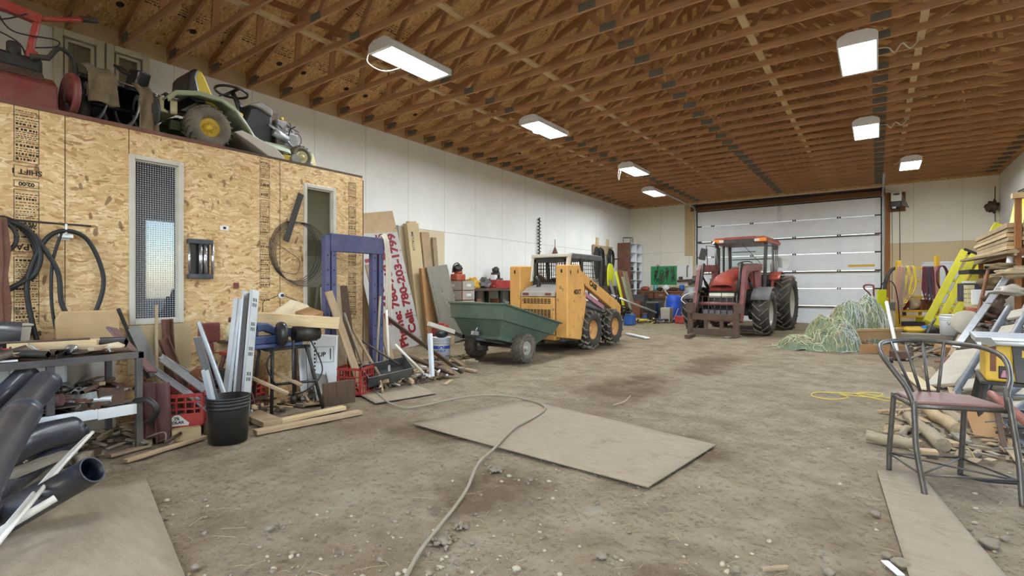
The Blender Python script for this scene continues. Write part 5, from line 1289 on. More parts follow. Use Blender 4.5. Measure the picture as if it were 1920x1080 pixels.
# ---- steel channels, block, crate and bucket
for i, (px, lb) in enumerate(((289,'left maroon steel channel standing upright beside the bench leg'), (314,'right maroon steel channel standing upright, nearer the crate'))):
    p = gp(px, 832); beam('steel_channel', lb, 'steel channel', (p.x-.06, p.y, .005), (p.x-.07, p.y-.02, .50), .105, .05, 'maroon', up=(.75,-.65,0), group='maroon channels', mb=lambda L: channel(L, .105, .05, .008), bevel=0)
p = gp(355, 826); beam('brick', 'tan block with maroon base on the dirt below the red crate', 'block', (p.x-.09,p.y-.10,.05), (p.x-.03,p.y+.10,.05), .10, .10, 'cardboard_pale')
def crate(label, loc, rz, w=.33, d=.33, h=.28, logo=False, group='red milk crates'):
    t = thing('milk_crate', label, 'crate', loc, rz, group)
    bar = .012
    mb = MB().bx(-w/2,w/2,-d/2,d/2,0,.012)
    obj('base', mb, 'red_plastic', parent=t)
    for k, (ux, uy, L, off) in enumerate(((1,0,w,-d/2), (1,0,w,d/2), (0,1,d,-w/2), (0,1,d,w/2))):
        mb = MB()
        def seg(a, b, z0, z1):
            if ux: mb.bx(a, b, off-bar/2, off+bar/2, z0, z1)
            else: mb.bx(off-bar/2, off+bar/2, a, b, z0, z1)
        seg(-L/2, L/2, h-.03, h); seg(-L/2, L/2, 0, .02)
        seg(-L/2, -L/2+.02, 0, h); seg(L/2-.02, L/2, 0, h)
        lo = .11 if (logo and k == 0) else .02
        if lo > .1: seg(-L/2+.02, L/2-.02, .02, .11)
        for z in (.09, .15, .21): 
            if z > lo: seg(-L/2, L/2, z-.006, z+.006)
        for i in range(1, 5):
            a = -L/2+L*i/5; seg(a-.005, a+.005, lo, h)
        obj('side', mb, 'red_plastic', parent=t)
    if logo:
        M = Matrix(((1,0,0,-.03),(0,0,-1,-d/2-.008),(0,1,0,.012),(0,0,0,1)))
        obj('label_triangle', MB().prism([(-.085,0),(.085,0),(.09,.02),(.02,.09),(0,.095),(-.02,.09),(-.09,.02)], M, 0, .002), 'white_board', parent=t)
        mm = MB().merge(text_mb('POLAR', .034, .001, .0006), M @ Matrix.Translation((0,.028,.003))).merge(text_mb('2%', .034, .001, .0006), M @ Matrix.Translation((0,.062,.003)))
        obj('lettering', mm, 'black_ink', parent=t)
    return t
p = gp(362, 822); crate('red milk crate with a white triangular mark, left of the black bucket', (p.x-.22, p.y+.02, .10), R(60), logo=True)
beam('crate_support', 'dark low timber carrying the marked red crate', 'timber', (p.x-.36,p.y-.10,.05), (p.x-.12,p.y+.16,.05), .12, .098, 'dark_board')
def bucket(label, loc, r1=.15, r0=.13, h=.37, m='black_plastic', handle=True, name='bucket', bands=3, group=None):
    t = thing(name, label, 'bucket', loc, group=group)
    prof = [(.001,.012),(r0-.006,.012),(r0,.0),(r0,.0)]
    prof = [(0.001,.0),(r0,.0)]
    z = .0
    def rr_(z): return r0+(r1-r0)*z/h
    prof += [(rr_(h*.72), h*.72)]
    for k in range(bands):
        zz = h*(.76+.075*k); prof += [(rr_(zz), zz), (rr_(zz)+.008, zz+.002), (rr_(zz)+.008, zz+.007), (rr_(zz), zz+.009)]
    prof += [(r1, h-.012),(r1+.007, h-.010),(r1+.007, h),(r1-.004, h),(r0-.004,.015),(.001,.015)]
    obj('pail_wall', MB().lathe(prof, 32), m, parent=t)
    return t
bc = V((-4.47, 2.08, 0))
bucket('black pail full of silver pipes standing in front of the red crate', bc, .165, .148, .38)
# pipes standing in the bucket
inb = [((370,632,4.2),(-.02,-.02,.04), .030, 'galvanised', 'tallest silver pipe leaning left in the black pail', 'pipe'),
       ((384,694,4.15),(-.04,-.05,.06), .022, 'aluminium', 'short silver channel leaning left in the black pail', 'chan'),
       ((373,606,5.0),(.06,.06,.04), .022, 'galvanised', 'thin silver pipe behind the tallest one, leaning far left', 'pipe')]
for (px,py,d), off, r_, m, lb, kd in inb:
    a = dp(px,py,d); b = bc+V(off)
    if kd == 'pipe': pipe('metal_pipe', lb, 'pipe', [a, b], r_, r_*.85, m, group='pipes in the pail', n=16)
    else: beam('metal_channel', lb, 'channel', a, b, .05, .03, m, bevel=0, mb=lambda L: channel(L,.05,.03))
for i, ((px,py),(qx,qy), d0, d1, w, lb) in enumerate((((286,692),(392,766),4.5,4.42,.055,'lowest of the folded galvanised strips leaning on the black pail'), ((303,672),(398,742),4.62,4.5,.06,'middle folded galvanised strip leaning on the black pail'), ((300,668),(385,722),4.72,4.75,.05,'topmost folded galvanised strip behind the pail'))):
    beam('galvanised_strip', lb, 'metal strip', dp(px,py,d0), dp(qx,qy,d1), w, .025, 'galvanised', up=(.3,-.5,.8), group='galvanised strips by the pail', bevel=0, mb=lambda L, w=w: channel(L, w, .03))
# tall slotted light housings
def housing(label, a, b, w, h, slots):
    def mk(L):
        mb = MB(); t_ = .004
        mb.bx(-L/2,L/2,-w/2,w/2,-h/2,-h/2+t_).bx(-L/2,L/2,-w/2,-w/2+t_,-h/2,h/2).bx(-L/2,L/2,w/2-t_,w/2,-h/2,h/2).bx(-L/2,L/2,-w/2,-w/2+.03,h/2-t_,h/2).bx(-L/2,L/2,w/2-.03,w/2,h/2-t_,h/2)
        return mb
    o = beam('light_housing', label, 'light housing', a, b, w, h, 'aluminium', up=(.31,-.95,.1), mb=mk, bevel=0)
    L = (V(b)-V(a)).length
    obj('channel_floor', MB().bx(-L/2+.01,L/2-.01,-w/2+.01,w/2-.01,-h/2+.006,-h/2+.012), 'dark_steel', parent=o)
    if slots:
        mb = MB()
        for k in range(5):
            for j in range(3):
                for q in range(2):
                    x = L/2-.12-.24*k-.05*q
                    mb.bx(x, x+.035, -w/2-.0015, -w/2, -.02+.018*j, -.012+.018*j)
        obj('vent_slot', mb, 'black_ink', parent=o)
    return o
housing('tall aluminium lamp housing with slotted white side leaning behind the black pail', V((-4.86,2.36,.01)), dp(470,545,5.05), .13, .09, True)
housing('narrow aluminium lamp housing standing left of the slotted one', V((-4.95,2.26,.01)), dp(446,560,5.0), .06, .05, False)
# ---- red junk behind: jack stands, seat post, block heap
item('red_seat_post', 'dark red square plate on a post below the first window', 'plate', MB().bx(-5.50,-5.47,2.26,2.47,.74,.94).bx(-5.51,-5.47,2.33,2.41,.0,.74), 'dark_red', bevel=.02)
beam('red_channel', 'rusty red channel leaning below the first window', 'channel', (-5.70,2.12,.0), (-5.78,2.10,.98), .09, .05, 'rust_red', up=(1,.2,0), mb=lambda L: channel(L,.09,.05,.008), bevel=0)
beam('red_channel', 'shorter rusty red channel tilted left of the first one', 'channel', (-5.56,2.16,.30), (-5.66,2.02,.80), .09, .05, 'rust_red', up=(1,.2,0), mb=lambda L: channel(L,.09,.05,.008), bevel=0)
item('wood_pulley', 'tan wooden half round block among the red steel pieces', 'block', MB().prism([(-.09,0),(.09,0),(.09,.12),(.05,.19),(-.03,.21),(-.09,.16)], Matrix(((.5,-0,.86,-5.2),(.86,0,-.5,2.17),(0,1,0,.34),(0,0,0,1))), -.05, .05), 'brown_wood', bevel=.01)
beam('junk_plinth', 'old timber lying below the wooden half round block', 'timber', (-5.30,1.98,.17), (-5.08,2.38,.17), .22, .33, 'dark_board')
t = thing('jack_stand', 'red four legged steel stand behind the silver pipes', 'stand', (-5.42, 2.56, 0))
for sx, sy in ((-1,-1),(1,-1),(1,1),(-1,1)): obj('leg', MB().bar((sx*.16,sy*.16,0),(sx*.05,sy*.05,.62), .035,.035), 'rust_red', parent=t)
obj('top_ring', MB().bx(-.09,.09,-.09,.09,.60,.64), 'red_paint', parent=t, bevel=.005)
obj('brace', MB().bar((-.13,-.13,.3),(.13,-.13,.3),.025,.025).bar((.13,-.13,.3),(.13,.13,.3),.025,.025), 'red_paint', parent=t)
beam('orange_lath', 'orange painted lath laid level behind the silver pipes', 'lath', dp(392,662,5.2), dp(438,658,5.3), .03, .012, 'orange_plastic')
item('hydraulic_pump', 'black greasy pump lump on the dirt behind the marked crate', 'pump', MB().box((-5.28,2.36,.42),(.18,.18,.14)).cyl((-5.28,2.3,.49),(-5.28,2.3,.58),.05).cyl((-5.2,2.3,.42),(-5.08,2.26,.40),.045), 'black_iron', bevel=.02)
beam('pump_stand', 'low dark crate below the greasy pump', 'crate', (-5.36,2.28,.17), (-5.18,2.50,.17), .2, .345, 'dark_board')
# spray bottle and hose coil on a small shelf
beam('ledge_plank', 'small dark shelf on the partition holding a spray bottle', 'shelf', (-5.78,2.62,.70), (-5.78,3.05,.70), .22, .03, 'dark_board')
t = thing('spray_bottle', 'clear spray bottle with red top on the small wall shelf', 'bottle', (-5.76, 2.70, .716))
obj('bottle_body', MB().lathe([(.001,0),(.045,0),(.048,.12),(.02,.18),(.016,.20)], 16), 'cream_plastic', parent=t); obj('nozzle', MB().cyl((0,0,.20),(0,0,.25),.018).box((.02,0,.245),(.06,.02,.02)), 'dark_red', parent=t)
item('rope_hank', 'tan coiled hose hank beside the spray bottle', 'hose', MB().tube([(-5.74+.05*math.cos(a*3.0)*.4+.02*a/6, 2.88+.08*math.cos(a), .75+.05*math.sin(a)+.012*a/3) for a in [k*.35 for k in range(40)]], .012, 6), 'cloth_tan')
# ================================================================ metal cutting saw on a tubular stand
t = thing('band_saw', 'blue metal cutting saw with black motor on a black tubular stand', 'saw', (-5.08, 2.98, 0), R(0))
for y in (-.24, .24):
    for sx in (-1, 1): pass
lg = [((.10,-.24,0),(.04,-.20,.62)), ((.26,.24,0),(.10,.16,.62)), ((-.30,-.24,0),(-.22,-.2,.62)), ((-.28,.24,0),(-.2,.2,.62))]
for a, b in lg: obj('leg', MB().tube([a, V(a)*.35+V(b)*.65, b, (b[0]-.05, b[1], .67)], .018, 8), 'black_iron', parent=t)
obj('stand_frame', MB().tube([(.03,-.26,.66),(.06,.2,.66),(-.22,.22,.66),(-.24,-.24,.66)], .018, 8, closed=True).tube([(.22,.18,.30),(.05,-.22,.30)], .014, 8), 'black_iron', parent=t)
bd = obj('saw_bed', MB().bx(-.20,.08,-.40,.12,.68,.72).bx(-.14,.04,-.46,-.05,.72,.80).bx(-.10,.0,-.42,-.32,.80,.92), 'saw_blue', parent=t, bevel=.012)
obj('saw_arm', MB().prism([(-.45,.84),(-.36,.94),(-.22,.93),(-.05,.84),(.06,.86),(.14,.82),(.06,.77),(-.05,.77),(-.25,.85)], YZ, -.12, .0), 'saw_blue', parent=t, bevel=.015)
obj('motor', MB().cyl((.06,.02,.80),(.10,.26,.80),.085).cyl((.10,.26,.80),(.105,.29,.80),.07), 'black_iron', parent=t)
obj('blade_guard', MB().lathe([(.001,-.03),(.12,-.03),(.13,0),(.12,.03),(.001,.03)], 24, Matrix(((.98,0,.2,.14),(-.2,0,.98,-.16),(0,1,0,.82),(0,0,0,1)))), 'black_plastic', parent=t)
obj('feed_handle', MB().tube([(.17,-.05,.75),(.19,-.06,.45),(.18,-.05,.16)], .014, 8).cyl((.185,-.055,.18),(.18,-.05,.10),.028), 'black_iron', parent=t)
obj('power_cord', MB().tube(bez([(.1,.2,.72),(.16,.3,.40),(.2,.1,.22),(.1,-.1,.2),(.12,-.3,.5),(.12,-.2,.70)], 8), .008, 6), 'cord_black', parent=t)
rod('plug_end', 'yellow plug end of a cord lying under the saw stand', 'plug', [gp(535,752)+V((0,0,.03)), gp(552,750)+V((0,0,.03))], .026, 'cord_yellow')
t = thing('tyre', 'small black tyre lying flat under the saw stand', 'tyre', gp(548,742)+V((.04,.06,0)))
obj('tyre_ring', MB().lathe([(.12,.02),(.13,0),(.22,.0),(.25,.03),(.255,.07),(.25,.11),(.22,.14),(.13,.14),(.12,.12),(.12,.02)], 32), 'black_rubber', parent=t)
mb = MB()
for k in range(40):
    a = 2*PI*k/40; 
    for z0, z1, da in ((.02,.07,.05),(.07,.12,-.05)): mb.bar((.254*math.cos(a),.254*math.sin(a),z0),(.254*math.cos(a+da),.254*math.sin(a+da),z1),.012,.014)
obj('tread', mb, 'dusty_rubber', parent=t)
p = gp(470, 735); bucket('second black pail behind the first one with a coiled hose on it', (p.x-.18,p.y+.05,0), .16, .14, .36)
item('coiled_tube', 'grey hose coiled on the rim of the second black pail', 'hose', MB().tube([(p.x-.18+.12*math.cos(a),p.y+.05+.12*math.sin(a),.385+.02*a/6) for a in [k*.4 for k in range(36)]], .016, 6), 'mid_grey')
crate('red milk crate in the shade behind the saw stand', (-5.58,2.78,0), R(20))
# big cream beam and things over it
beam('cream_beam', 'long cream timber beam lying level over the blue saw', 'timber', dp(478,596,5.35), dp(636,606,5.6), .16, .12, 'pale_lumber', bevel=.006)
# tarp heap on a box behind
bxp = V((-5.62,3.30,0))
item('packing_case', 'plain scrap board case behind the saw, under the pale tarp', 'case', MB().bx(-5.86,-5.42,2.95,3.72,0,.80), 'osb_scrap', bevel=.004)
mb = MB()
def fn(u, v):
    x = -5.88+.46*v; y = 2.92+.86*u
    e = min(u,1-u)*2; q = min(v,1-v)*2
    h = .40*(e**.6)*(q**.5)*(.6+.5*u)
    return (x, y, .805+h*(1+.25*mnoise.noise(V((u*5,v*4,1)))) + .03*mnoise.noise(V((u*14,v*9,2)))*e)
mb.grid(30, 16, fn); item('tarp', 'crumpled pale canvas heaped in front of the second window', 'tarp', mb, 'tarp')
item('open_carton', 'small open brown carton in the pale canvas heap', 'carton', MB().box((-5.40,3.42,.94),(.20,.24,.16),(.2,.3,.4)), 'cardboard')
# white moulded box
t = thing('packing_foam', 'white perforated packing box with arrow print standing behind the red crate', 'box', (-5.36, 3.58, 0), R(50))
obj('box_shell', MB().prism([(-.09,0),(.15,0),(.17,.72),(-.08,.74),(-.13,.66)], XZ, -.06, .10), 'white_enamel', parent=t, bevel=.008)
mb = MB().bx(-.06,.13,-.104,-.1005,.60,.603).bx(-.06,.13,-.104,-.1005,.42,.423).bx(-.06,-.057,-.104,-.1005,.42,.60).bx(.13,.133,-.104,-.1005,.42,.603).bx(.09,.10,-.104,-.1005,.45,.58)
mb.merge(text_mb('UP', .07, .002, .0006), Matrix(((1,0,0,0),(0,0,-1,-.102),(0,1,0,.51),(0,0,0,1))))
obj('printing', mb, 'black_ink', parent=t)
mb = MB()
for k in range(14): mb.bx(-.088,-.070,-.104,-.1005,.06+.044*k,.08+.044*k)
obj('perforation', mb, 'black_ink', parent=t)
for i, (y, lb) in enumerate(((3.34,'left white plastic profile standing behind the saw stand'), (3.44,'right white plastic profile standing beside the packing box'))):
    beam('plastic_profile', lb, 'profile', (-5.36,y,.0), (-5.40,y-.02,.66), .075, .05, 'white_enamel', up=(1,-.5,0), group='white profiles', mb=lambda L: channel(L,.075,.05), bevel=0)
# ---- blue steel frame
t = thing('gantry', 'tall blue steel portal frame with punched holes and cables hung on its corner', 'frame', (-5.45, 4.08, 0))
for y in (-.40, -.31, .31, .42):
    mb = MB().bx(-.04,.04,y-.035,y+.035,0,1.93)
    po = obj('post', mb, 'blue_steel', parent=t, bevel=.004)
    for k in range(9): obj('bolt_hole', MB().cyl((.0405,y,.25+.18*k),(.0415,y,.25+.18*k),.011,n=10), 'black_ink', parent=po)
obj('cross_beam', MB().bx(-.035,.055,-.36,.46,1.74,1.96), 'blue_steel', parent=t, bevel=.006)
obj('foot_plate', MB().bx(-.3,.3,-.44,-.28,0,.03), 'blue_steel', parent=t); obj('foot_plate', MB().bx(-.3,.3,.28,.46,0,.03), 'blue_steel', parent=t)
for k in range(4):
    y = 4.50+.022*k; pts = bez([(-5.50,y,1.2-.05*k),(-5.50,y+.01,1.7),(-5.46,y+.02,1.98+.01*k),(-5.38,y+.03,1.9),(-5.365,y+.05,1.5),(-5.37,y+.04+.01*k,.95-.06*k)], 7)
    rod('hanging_cable', ('first','second','third','outermost')[k]+' white cable draped over the right corner of the blue frame', 'cable', pts, .010, 'cable_white', 'cables on the blue frame', n=6)
# boards leaning behind and in front of the frame
lb = [((-5.62,3.86,0),(-5.82,3.90,1.30),.10,'grey_lumber','grey board leaning on the partition inside the blue frame, left'),
      ((-5.60,4.02,0),(-5.84,4.06,1.34),.16,'old_lumber','wide weathered board leaning inside the blue frame, middle'),
      ((-5.58,4.20,0),(-5.84,4.20,1.32),.12,'dark_board','dark brown board leaning inside the blue frame, right'),
      ((-5.40,4.74,0),(-5.84,4.62,1.62),.10,'tan_lumber','long tan board leaning through the right half of the blue frame'),
      ((-5.06,3.94,0),(-5.34,3.64,1.25),.09,'tan_lumber','tan board leaning in front of the left blue post'),
      ((-5.16,4.02,0),(-5.34,3.80,.82),.09,'grey_lumber','short grey board leaning beside the white packing box')]
for a, b, w, m, l in lb: beam('leaning_board', l, 'board', a, b, w, .028, m, up=(1,-.2,.3), group='boards by the blue frame')
tp = [((-5.18,4.15,.0),(-5.40,3.90,.98),.018,'hose_grey','tan tube leaning left in front of the blue frame'),
      ((-5.16,4.20,.16),(-5.34,4.42,1.18),.016,'hose_grey','long tan tube leaning right in front of the blue frame'),
      ((-5.10,4.38,.0),(-5.24,4.44,1.0),.017,'cable_white','white tube standing beside the right blue post'),
      ((-5.05,4.30,.0),(-5.36,4.02,.74),.02,'old_lumber','round wooden handle leaning in the tube tangle'),
      ((-5.00,4.45,.3),(-5.30,4.1,.62),.014,'dark_steel','thin dark tube slanting across the tube tangle'),
      ((-4.90,4.78,.16),(-5.12,4.48,.55),.018,'cable_white','bent white tube end low in the tube tangle')]
for a, b, r_, m, l in tp: rod('leaning_tube', l, 'tube', [a, b], r_, m, 'tubes by the blue frame', n=8)
beam('angle_iron', 'long rusty angle iron slanting down to the floor right of the blue frame', 'angle iron', (-5.30,4.50,.92), (-4.95,5.62,.06), .07, .07, 'rusty_steel', up=(1,0,.4), bevel=0, mb=lambda L: angle_iron(L,.07,.008))
beam('angle_iron', 'second rusty angle iron lying lower beside the slanting one', 'angle iron', (-5.12,4.62,.42), (-4.98,5.45,.05), .06, .06, 'rusty_steel', up=(1,0,.4), bevel=0, mb=lambda L: angle_iron(L,.06,.007))
beam('white_post', 'short white square post standing among rusty angle irons', 'post', (-4.98,5.02,.07), (-5.0,5.0,.66), .055, .05, 'white_enamel')
beam('timber_offcut', 'thick pale timber offcut on the dirt in front of the white post', 'timber', gp(766,712)+V((0,0,.055)), gp(846,706)+V((0,0,.055)), .12, .11, 'tan_lumber')
beam('wood_chip', 'small flat wood chip on the dirt beside the timber offcut', 'wood', gp(834,722)+V((0,0,.01)), gp(846,714)+V((0,0,.01)), .05, .015, 'split_wood')
a, b = gp(668,728), gp(742,690)
beam('metal_trough', 'dark grey folded metal trough behind the red crate', 'trough', (-5.12,3.98,.20), (-4.98,4.58,.26), .22, .14, 'saw_grey', up=(.5,-.2,.8), mb=lambda L: channel(L,.24,.16,.008).bx(-L/2,-L/2+.008,-.12,.12,-.08,.08).bx(L/2-.008,L/2,-.12,.12,-.08,.08), bevel=0)
p = gp(663, 742); crate('empty red milk crate standing right of the saw stand', (p.x-.12, p.y+.10, 0.012), R(25), .34, .34, .32)
p = gp(640, 762)
beam('wooden_board', 'dark stained wooden panel standing on edge left of the red crate', 'panel', (p.x-.12,p.y-.15,.13), (p.x+.02,p.y+.16,.15), .03, .26, 'dark_board', up=(.12,0,1))
beam('panel_base', 'flat tan board lying behind the dark stained panel', 'board', (p.x-.40,p.y-.2,.015), (p.x-.26,p.y+.14,.015), .18, .025, 'tan_lumber')
beam('perforated_ramp', 'grey perforated metal plank slanting under the saw stand', 'plank', (p.x-.62,p.y+.12,.34), (p.x-.24,p.y-.05,.05), .16, .03, 'mid_grey', mb=lambda L: channel(L,.16,.03,.006))
beam('wood_frame_bar', 'tan lath lying across the pails left of the saw', 'lath', dp(462,704,5.0), dp(540,738,4.9), .035, .03, 'tan_lumber')
beam('wood_frame_bar', 'second tan lath crossing behind the first', 'lath', dp(500,692,5.3), dp(566,722,5.2), .035, .03, 'tan_lumber')
beam('hammer_handle', 'round dark tool handle lying on the plywood before the trough', 'tool', gp(712,712)+V((0,0,.06)), gp(746,728)+V((0,0,.03)), .035, .035, 'brown_wood', mb=lambda L: MB().cyl((-L/2,0,0),(L/2,0,0),.022))
# lumber on the dirt
beam('floor_lumber', 'front pale plank on the dirt below the saw stand', 'plank', gp(478,815)+V((0,0,.02)), gp(676,776)+V((0,0,.02)), .10, .038, 'tan_lumber', group='planks before the saw')
beam('floor_lumber', 'second pale plank behind the front one below the saw stand', 'plank', gp(520,795)+V((0,0,.022)), gp(645,768)+V((0,0,.022)), .09, .038, 'pale_lumber', group='planks before the saw')
beam('floor_lumber', 'thick brown plank end under the front leg of the saw stand', 'plank', gp(470,782)+V((0,0,.03)), gp(512,800)+V((0,0,.03)), .18, .055, 'tan_lumber', group='planks before the saw')
# ================================================================ big sign leaning on the outer wall
b1 = V((-8.38, 8.15, .03)); t1 = V((-8.74, 7.575, 3.0))     # right edge, bottom to top
up = (t1-b1).normalized(); nrm = V((1, 0, .114)); rt = up.cross(nrm).normalized(); 
if rt.y < 0: rt = -rt
nn = rt.cross(up).normalized()
if nn.x < 0: nn = -nn
L = (t1-b1).length; Wd = 1.22
sg = thing('sign_board', 'large grey painted board sign with dark red phone numbers leaning on the wall', 'sign', b1)
def SP(a, w, d): return up*a - rt*w + nn*d     # a along the length, w in from the right edge
mb = MB(); vs = [SP(0,0,0), SP(0,Wd,0), SP(L,Wd,0), SP(L,0,0), SP(0,0,-.018), SP(0,Wd,-.018), SP(L,Wd,-.018), SP(L,0,-.018)]
mb.add(vs, [(0,1,2,3),(7,6,5,4),(0,4,5,1),(1,5,6,2),(2,6,7,3),(3,7,4,0)])
obj('board', mb, 'sign_face', parent=sg)
# unpainted upper corner
obj('bare_corner', MB().add([SP(L-.48,.0,.002), SP(L-.40,Wd,.002), SP(L-.001,Wd,.002), SP(L-.001,.0,.002)], [(0,1,2,3)]), 'sign_back', parent=sg)
def stext(body, size, w, a, bold=.008, al='LEFT'):
    o = SP(a, w, .003); u, v = up, -rt
    if u.cross(v).dot(nn) < 0: v = -v
    M = Matrix(((u.x,v.x,nn.x,o.x),(u.y,v.y,nn.y,o.y),(u.z,v.z,nn.z,o.z),(0,0,0,1)))
    # letters read upwards, tops to the left
    return MB().merge(text_mb(body, size, bold, .001, al), M)
obj('lettering', stext('Cell: 780-203-1799', .29, .20, .30, .013), 'sign_red', parent=sg)
obj('lettering', stext('Phone: 780-968-8535', .29, .52, .06, .013), 'sign_red', parent=sg)
obj('lettering', stext('FOR SALE', .42, .88, .62, .018), 'sign_red', parent=sg)
mb = MB()
for k in range(6):
    c = SP(.15+.5*k, .035, .0); mb.cyl(c, c+nn*.006, .012, n=8)
obj('screw_head', mb, 'dark_steel', parent=sg)
# cartons and boards stacked along the wall behind it
def slab(name, lb, cat, y0, y1, ztop_, xb, xt, th, m, lean=0.0, group=None, base=0.0):
    return beam(name, lb, cat, (xb, (y0+y1)/2, base), (xt, (y0+y1)/2-lean, ztop_), y1-y0, th, m, up=(1,0,.1), group=group)
o = slab('long_carton', 'long lamp carton with printed name standing behind the sign', 'carton', 8.26, 8.62, 2.78, -8.64, -8.80, .13, 'cardboard_pale', .26)
M = Matrix(((1,0,0,.78),(0,-1,0,.02),(0,0,1,.066),(0,0,0,1)))
Lc = (V((-8.55,8.4,0))-V((-8.76,8.18,2.78))).length
tx = text_mb('METALUX', .10, .001, .0006)
bb = MB().merge(tx, Matrix(((-1,0,0,Lc/2-.42),(0,-1,0,.06),(0,0,1,.0665),(0,0,0,1))))
obj('printing', bb, 'black_ink', parent=o)
obj('end_flaps', MB().bx(Lc/2, Lc/2+.05, -.16, .1, -.05, .03), 'cardboard_pale', parent=o)
slab('long_carton', 'narrow grey carton between the sign and the printed carton', 'carton', 7.90, 8.06, 2.70, -8.74, -8.85, .06, 'mid_grey', .24)
slab('standing_plank', 'brown plank standing right of the printed carton', 'plank', 8.72, 8.98, 2.62, -8.68, -8.84, .06, 'tan_lumber', .2)
slab('standing_plank', 'narrow dark plank at the right end of the standing planks', 'plank', 9.02, 9.16, 2.52, -8.70, -8.84, .05, 'old_lumber', .12)
slab('short_carton', 'open brown carton standing below the printed carton', 'carton', 8.34, 8.78, 1.75, -8.42, -8.50, .08, 'cardboard', .16)
o = slab('door_skin', 'grey green dented metal door skin leaning in front of the planks', 'door panel', 8.52, 9.22, 1.80, -8.10, -8.42, .05, 'grey_green_door', .24)
for k in range(7): obj('pressed_ridge', MB().box((-.70+.2*k, .27, .027), (.12, .03, .008)), 'grey_green_door', parent=o)
for x, y in ((.35,.0),(.1,-.12),(-.5,-.1)): obj('dent', MB().ball((x,y,.02), .07, (1,.6,.3)), 'grey_green_door', parent=o)
obj('latch_hole', MB().box((-.05,-.22,.026),(.16,.05,.004)), 'black_ink', parent=o)
item('fuel_can', 'red fuel can on a board at the foot of the leaning planks', 'fuel can', MB().bx(-8.05,-7.80,8.10,8.40,.20,.46).bx(-7.98,-7.86,8.18,8.32,.46,.50), 'red_plastic', bevel=.02)
beam('plank_step', 'low timber under the red fuel can', 'timber', (-7.92,7.95,.10), (-7.92,8.55,.10), .30, .195, 'old_lumber')
# pail with blue band
p = V((-6.45,6.74,0)); t = bucket('white plastic pail with a blue band near the cart tongue', p, .17, .15, .39, 'pail_white', name='pail')
def band(z0, z1, a0, a1, m, d=.0015):
    mb = MB().lathe([(.15+.02*z0/.39+d, z0), (.15+.02*z1/.39+d, z1)], 24, None, 0, True, a0, a1); return mb
ac = math.atan2(-p.y, -p.x)
obj('blue_band', band(.19,.245,ac-1.3,ac+1.3,0), 'blue_ink', parent=t)
def curved(txt, size, z, d, m):
    tm = text_mb(txt, size, .001, .0004)
    r_ = .15+.02*z/.39+d
    o2 = MB(); o2.f = tm.f; o2.m = tm.m; o2.s = tm.s
    o2.v = [((r_+w)*math.cos(ac+u/r_), (r_+w)*math.sin(ac+u/r_), z+v) for u, v, w in tm.v]
    obj('lettering', o2, m, parent=t)
el = MB(); 
for rr_ in (.030,):
    pts = [((.161+.003)*math.cos(ac+.048*math.cos(a)/.161), (.161+.003)*math.sin(ac+.048*math.cos(a)/.161), .217+.033*math.sin(a)) for a in [2*PI*i/24 for i in range(24)]]
    el.tube(pts, .003, 5, closed=True)
obj('oval_mark', el, 'white_board', parent=t)
curved('ags', .035, .217, .003, 'white_board'); curved('ADBLUE', .045, .155, .003, 'blue_ink')
item('helmet', 'black dome shaped cover lying on the white pail', 'cover', MB().ball((p.x,p.y,.45), .13, (1,1,.6)), 'black_plastic')
for i, (px, py, qx, qy, m, lb) in enumerate(((848,690,892,698,'split_wood','pale splinter lying below the white pail, longest'), (850,676,870,690,'old_lumber','curved grey offcut below the white pail'), (868,684,888,680,'split_wood','short pale splinter right of the white pail'), (846,700,872,700,'grey_lumber','grey lath nearest the viewer below the white pail'), (815,668,800,640,'tan_lumber','tan board end behind the white pail'), (874,690,895,692,'grey_lumber','flat grey offcut at the right of the scraps below the white pail'))):
    beam('wood_scrap', lb, 'wood', gp(px,py)+V((0,0,.02+.02*i)), gp(qx,qy)+V((0,0,.02+.02*i)), .07, .025, m, group='wood scraps by the pail')
# ================================================================ shelving along the outer wall
t = thing('drawer_cabinet', 'pale grey drawer cabinet beside the leaning door skin', 'cabinet', (-8.48, 9.52, 0), R(0))
obj('body', MB().bx(-.40,.28,-.24,.24,0,1.46), 'brown_wood', parent=t, bevel=.006)
for k in range(6):
    dr = obj('drawer', MB().bx(.28,.30,-.22,.22,.03+.24*k,.25+.24*k), 'cabinet_grey', parent=t, bevel=.006)
    obj('label_holder', MB().bx(.30,.304,-.08,.08,.12+.24*k,.18+.24*k), 'white_board', parent=dr)
    dr2 = obj('front_panel', MB().bx(-.38+.0,.27,-.245,-.24,.03+.24*k,.25+.24*k), 'cabinet_grey', parent=t)
    obj('label_holder', MB().bx(-.15,.05,-.249,-.245,.11+.24*k,.18+.24*k), 'white_board', parent=dr2)
t = thing('chain_saw', 'orange power saw standing on top of the drawer cabinet', 'saw', (-8.50, 9.48, 1.46))
obj('body', MB().bx(-.10,.12,-.18,.16,0,.17).bx(-.06,.08,-.1,.1,.17,.24), 'orange_plastic', parent=t, bevel=.025)
obj('engine_top', MB().ball((0,-.02,.30), .12, (1,1.2,.7), jit=.7, seed=8).tube(bez([(-.05,-.15,.2),(0,-.16,.38),(0,.0,.44),(.05,.12,.3)],6), .014, 6), 'black_iron', parent=t)
t = thing('work_table', 'long dark workbench on the outer wall behind the cart', 'bench', (-8.58, 11.6, 0))
obj('bench_top', MB().bx(-.33,.30,-1.75,1.9,1.20,1.27), 'rusty_steel', parent=t, bevel=.005)
obj('lower_shelf', MB().bx(-.33,.28,-1.75,1.9,.55,.59), 'dark_board', parent=t)
for y in (-1.6, -.55, .6, 1.75):
    for x in (-.26, .22): obj('leg', MB().bx(x-.04,x+.04,y-.05,y+.05,0,1.20), 'black_iron', parent=t)
r5 = random.Random(5)
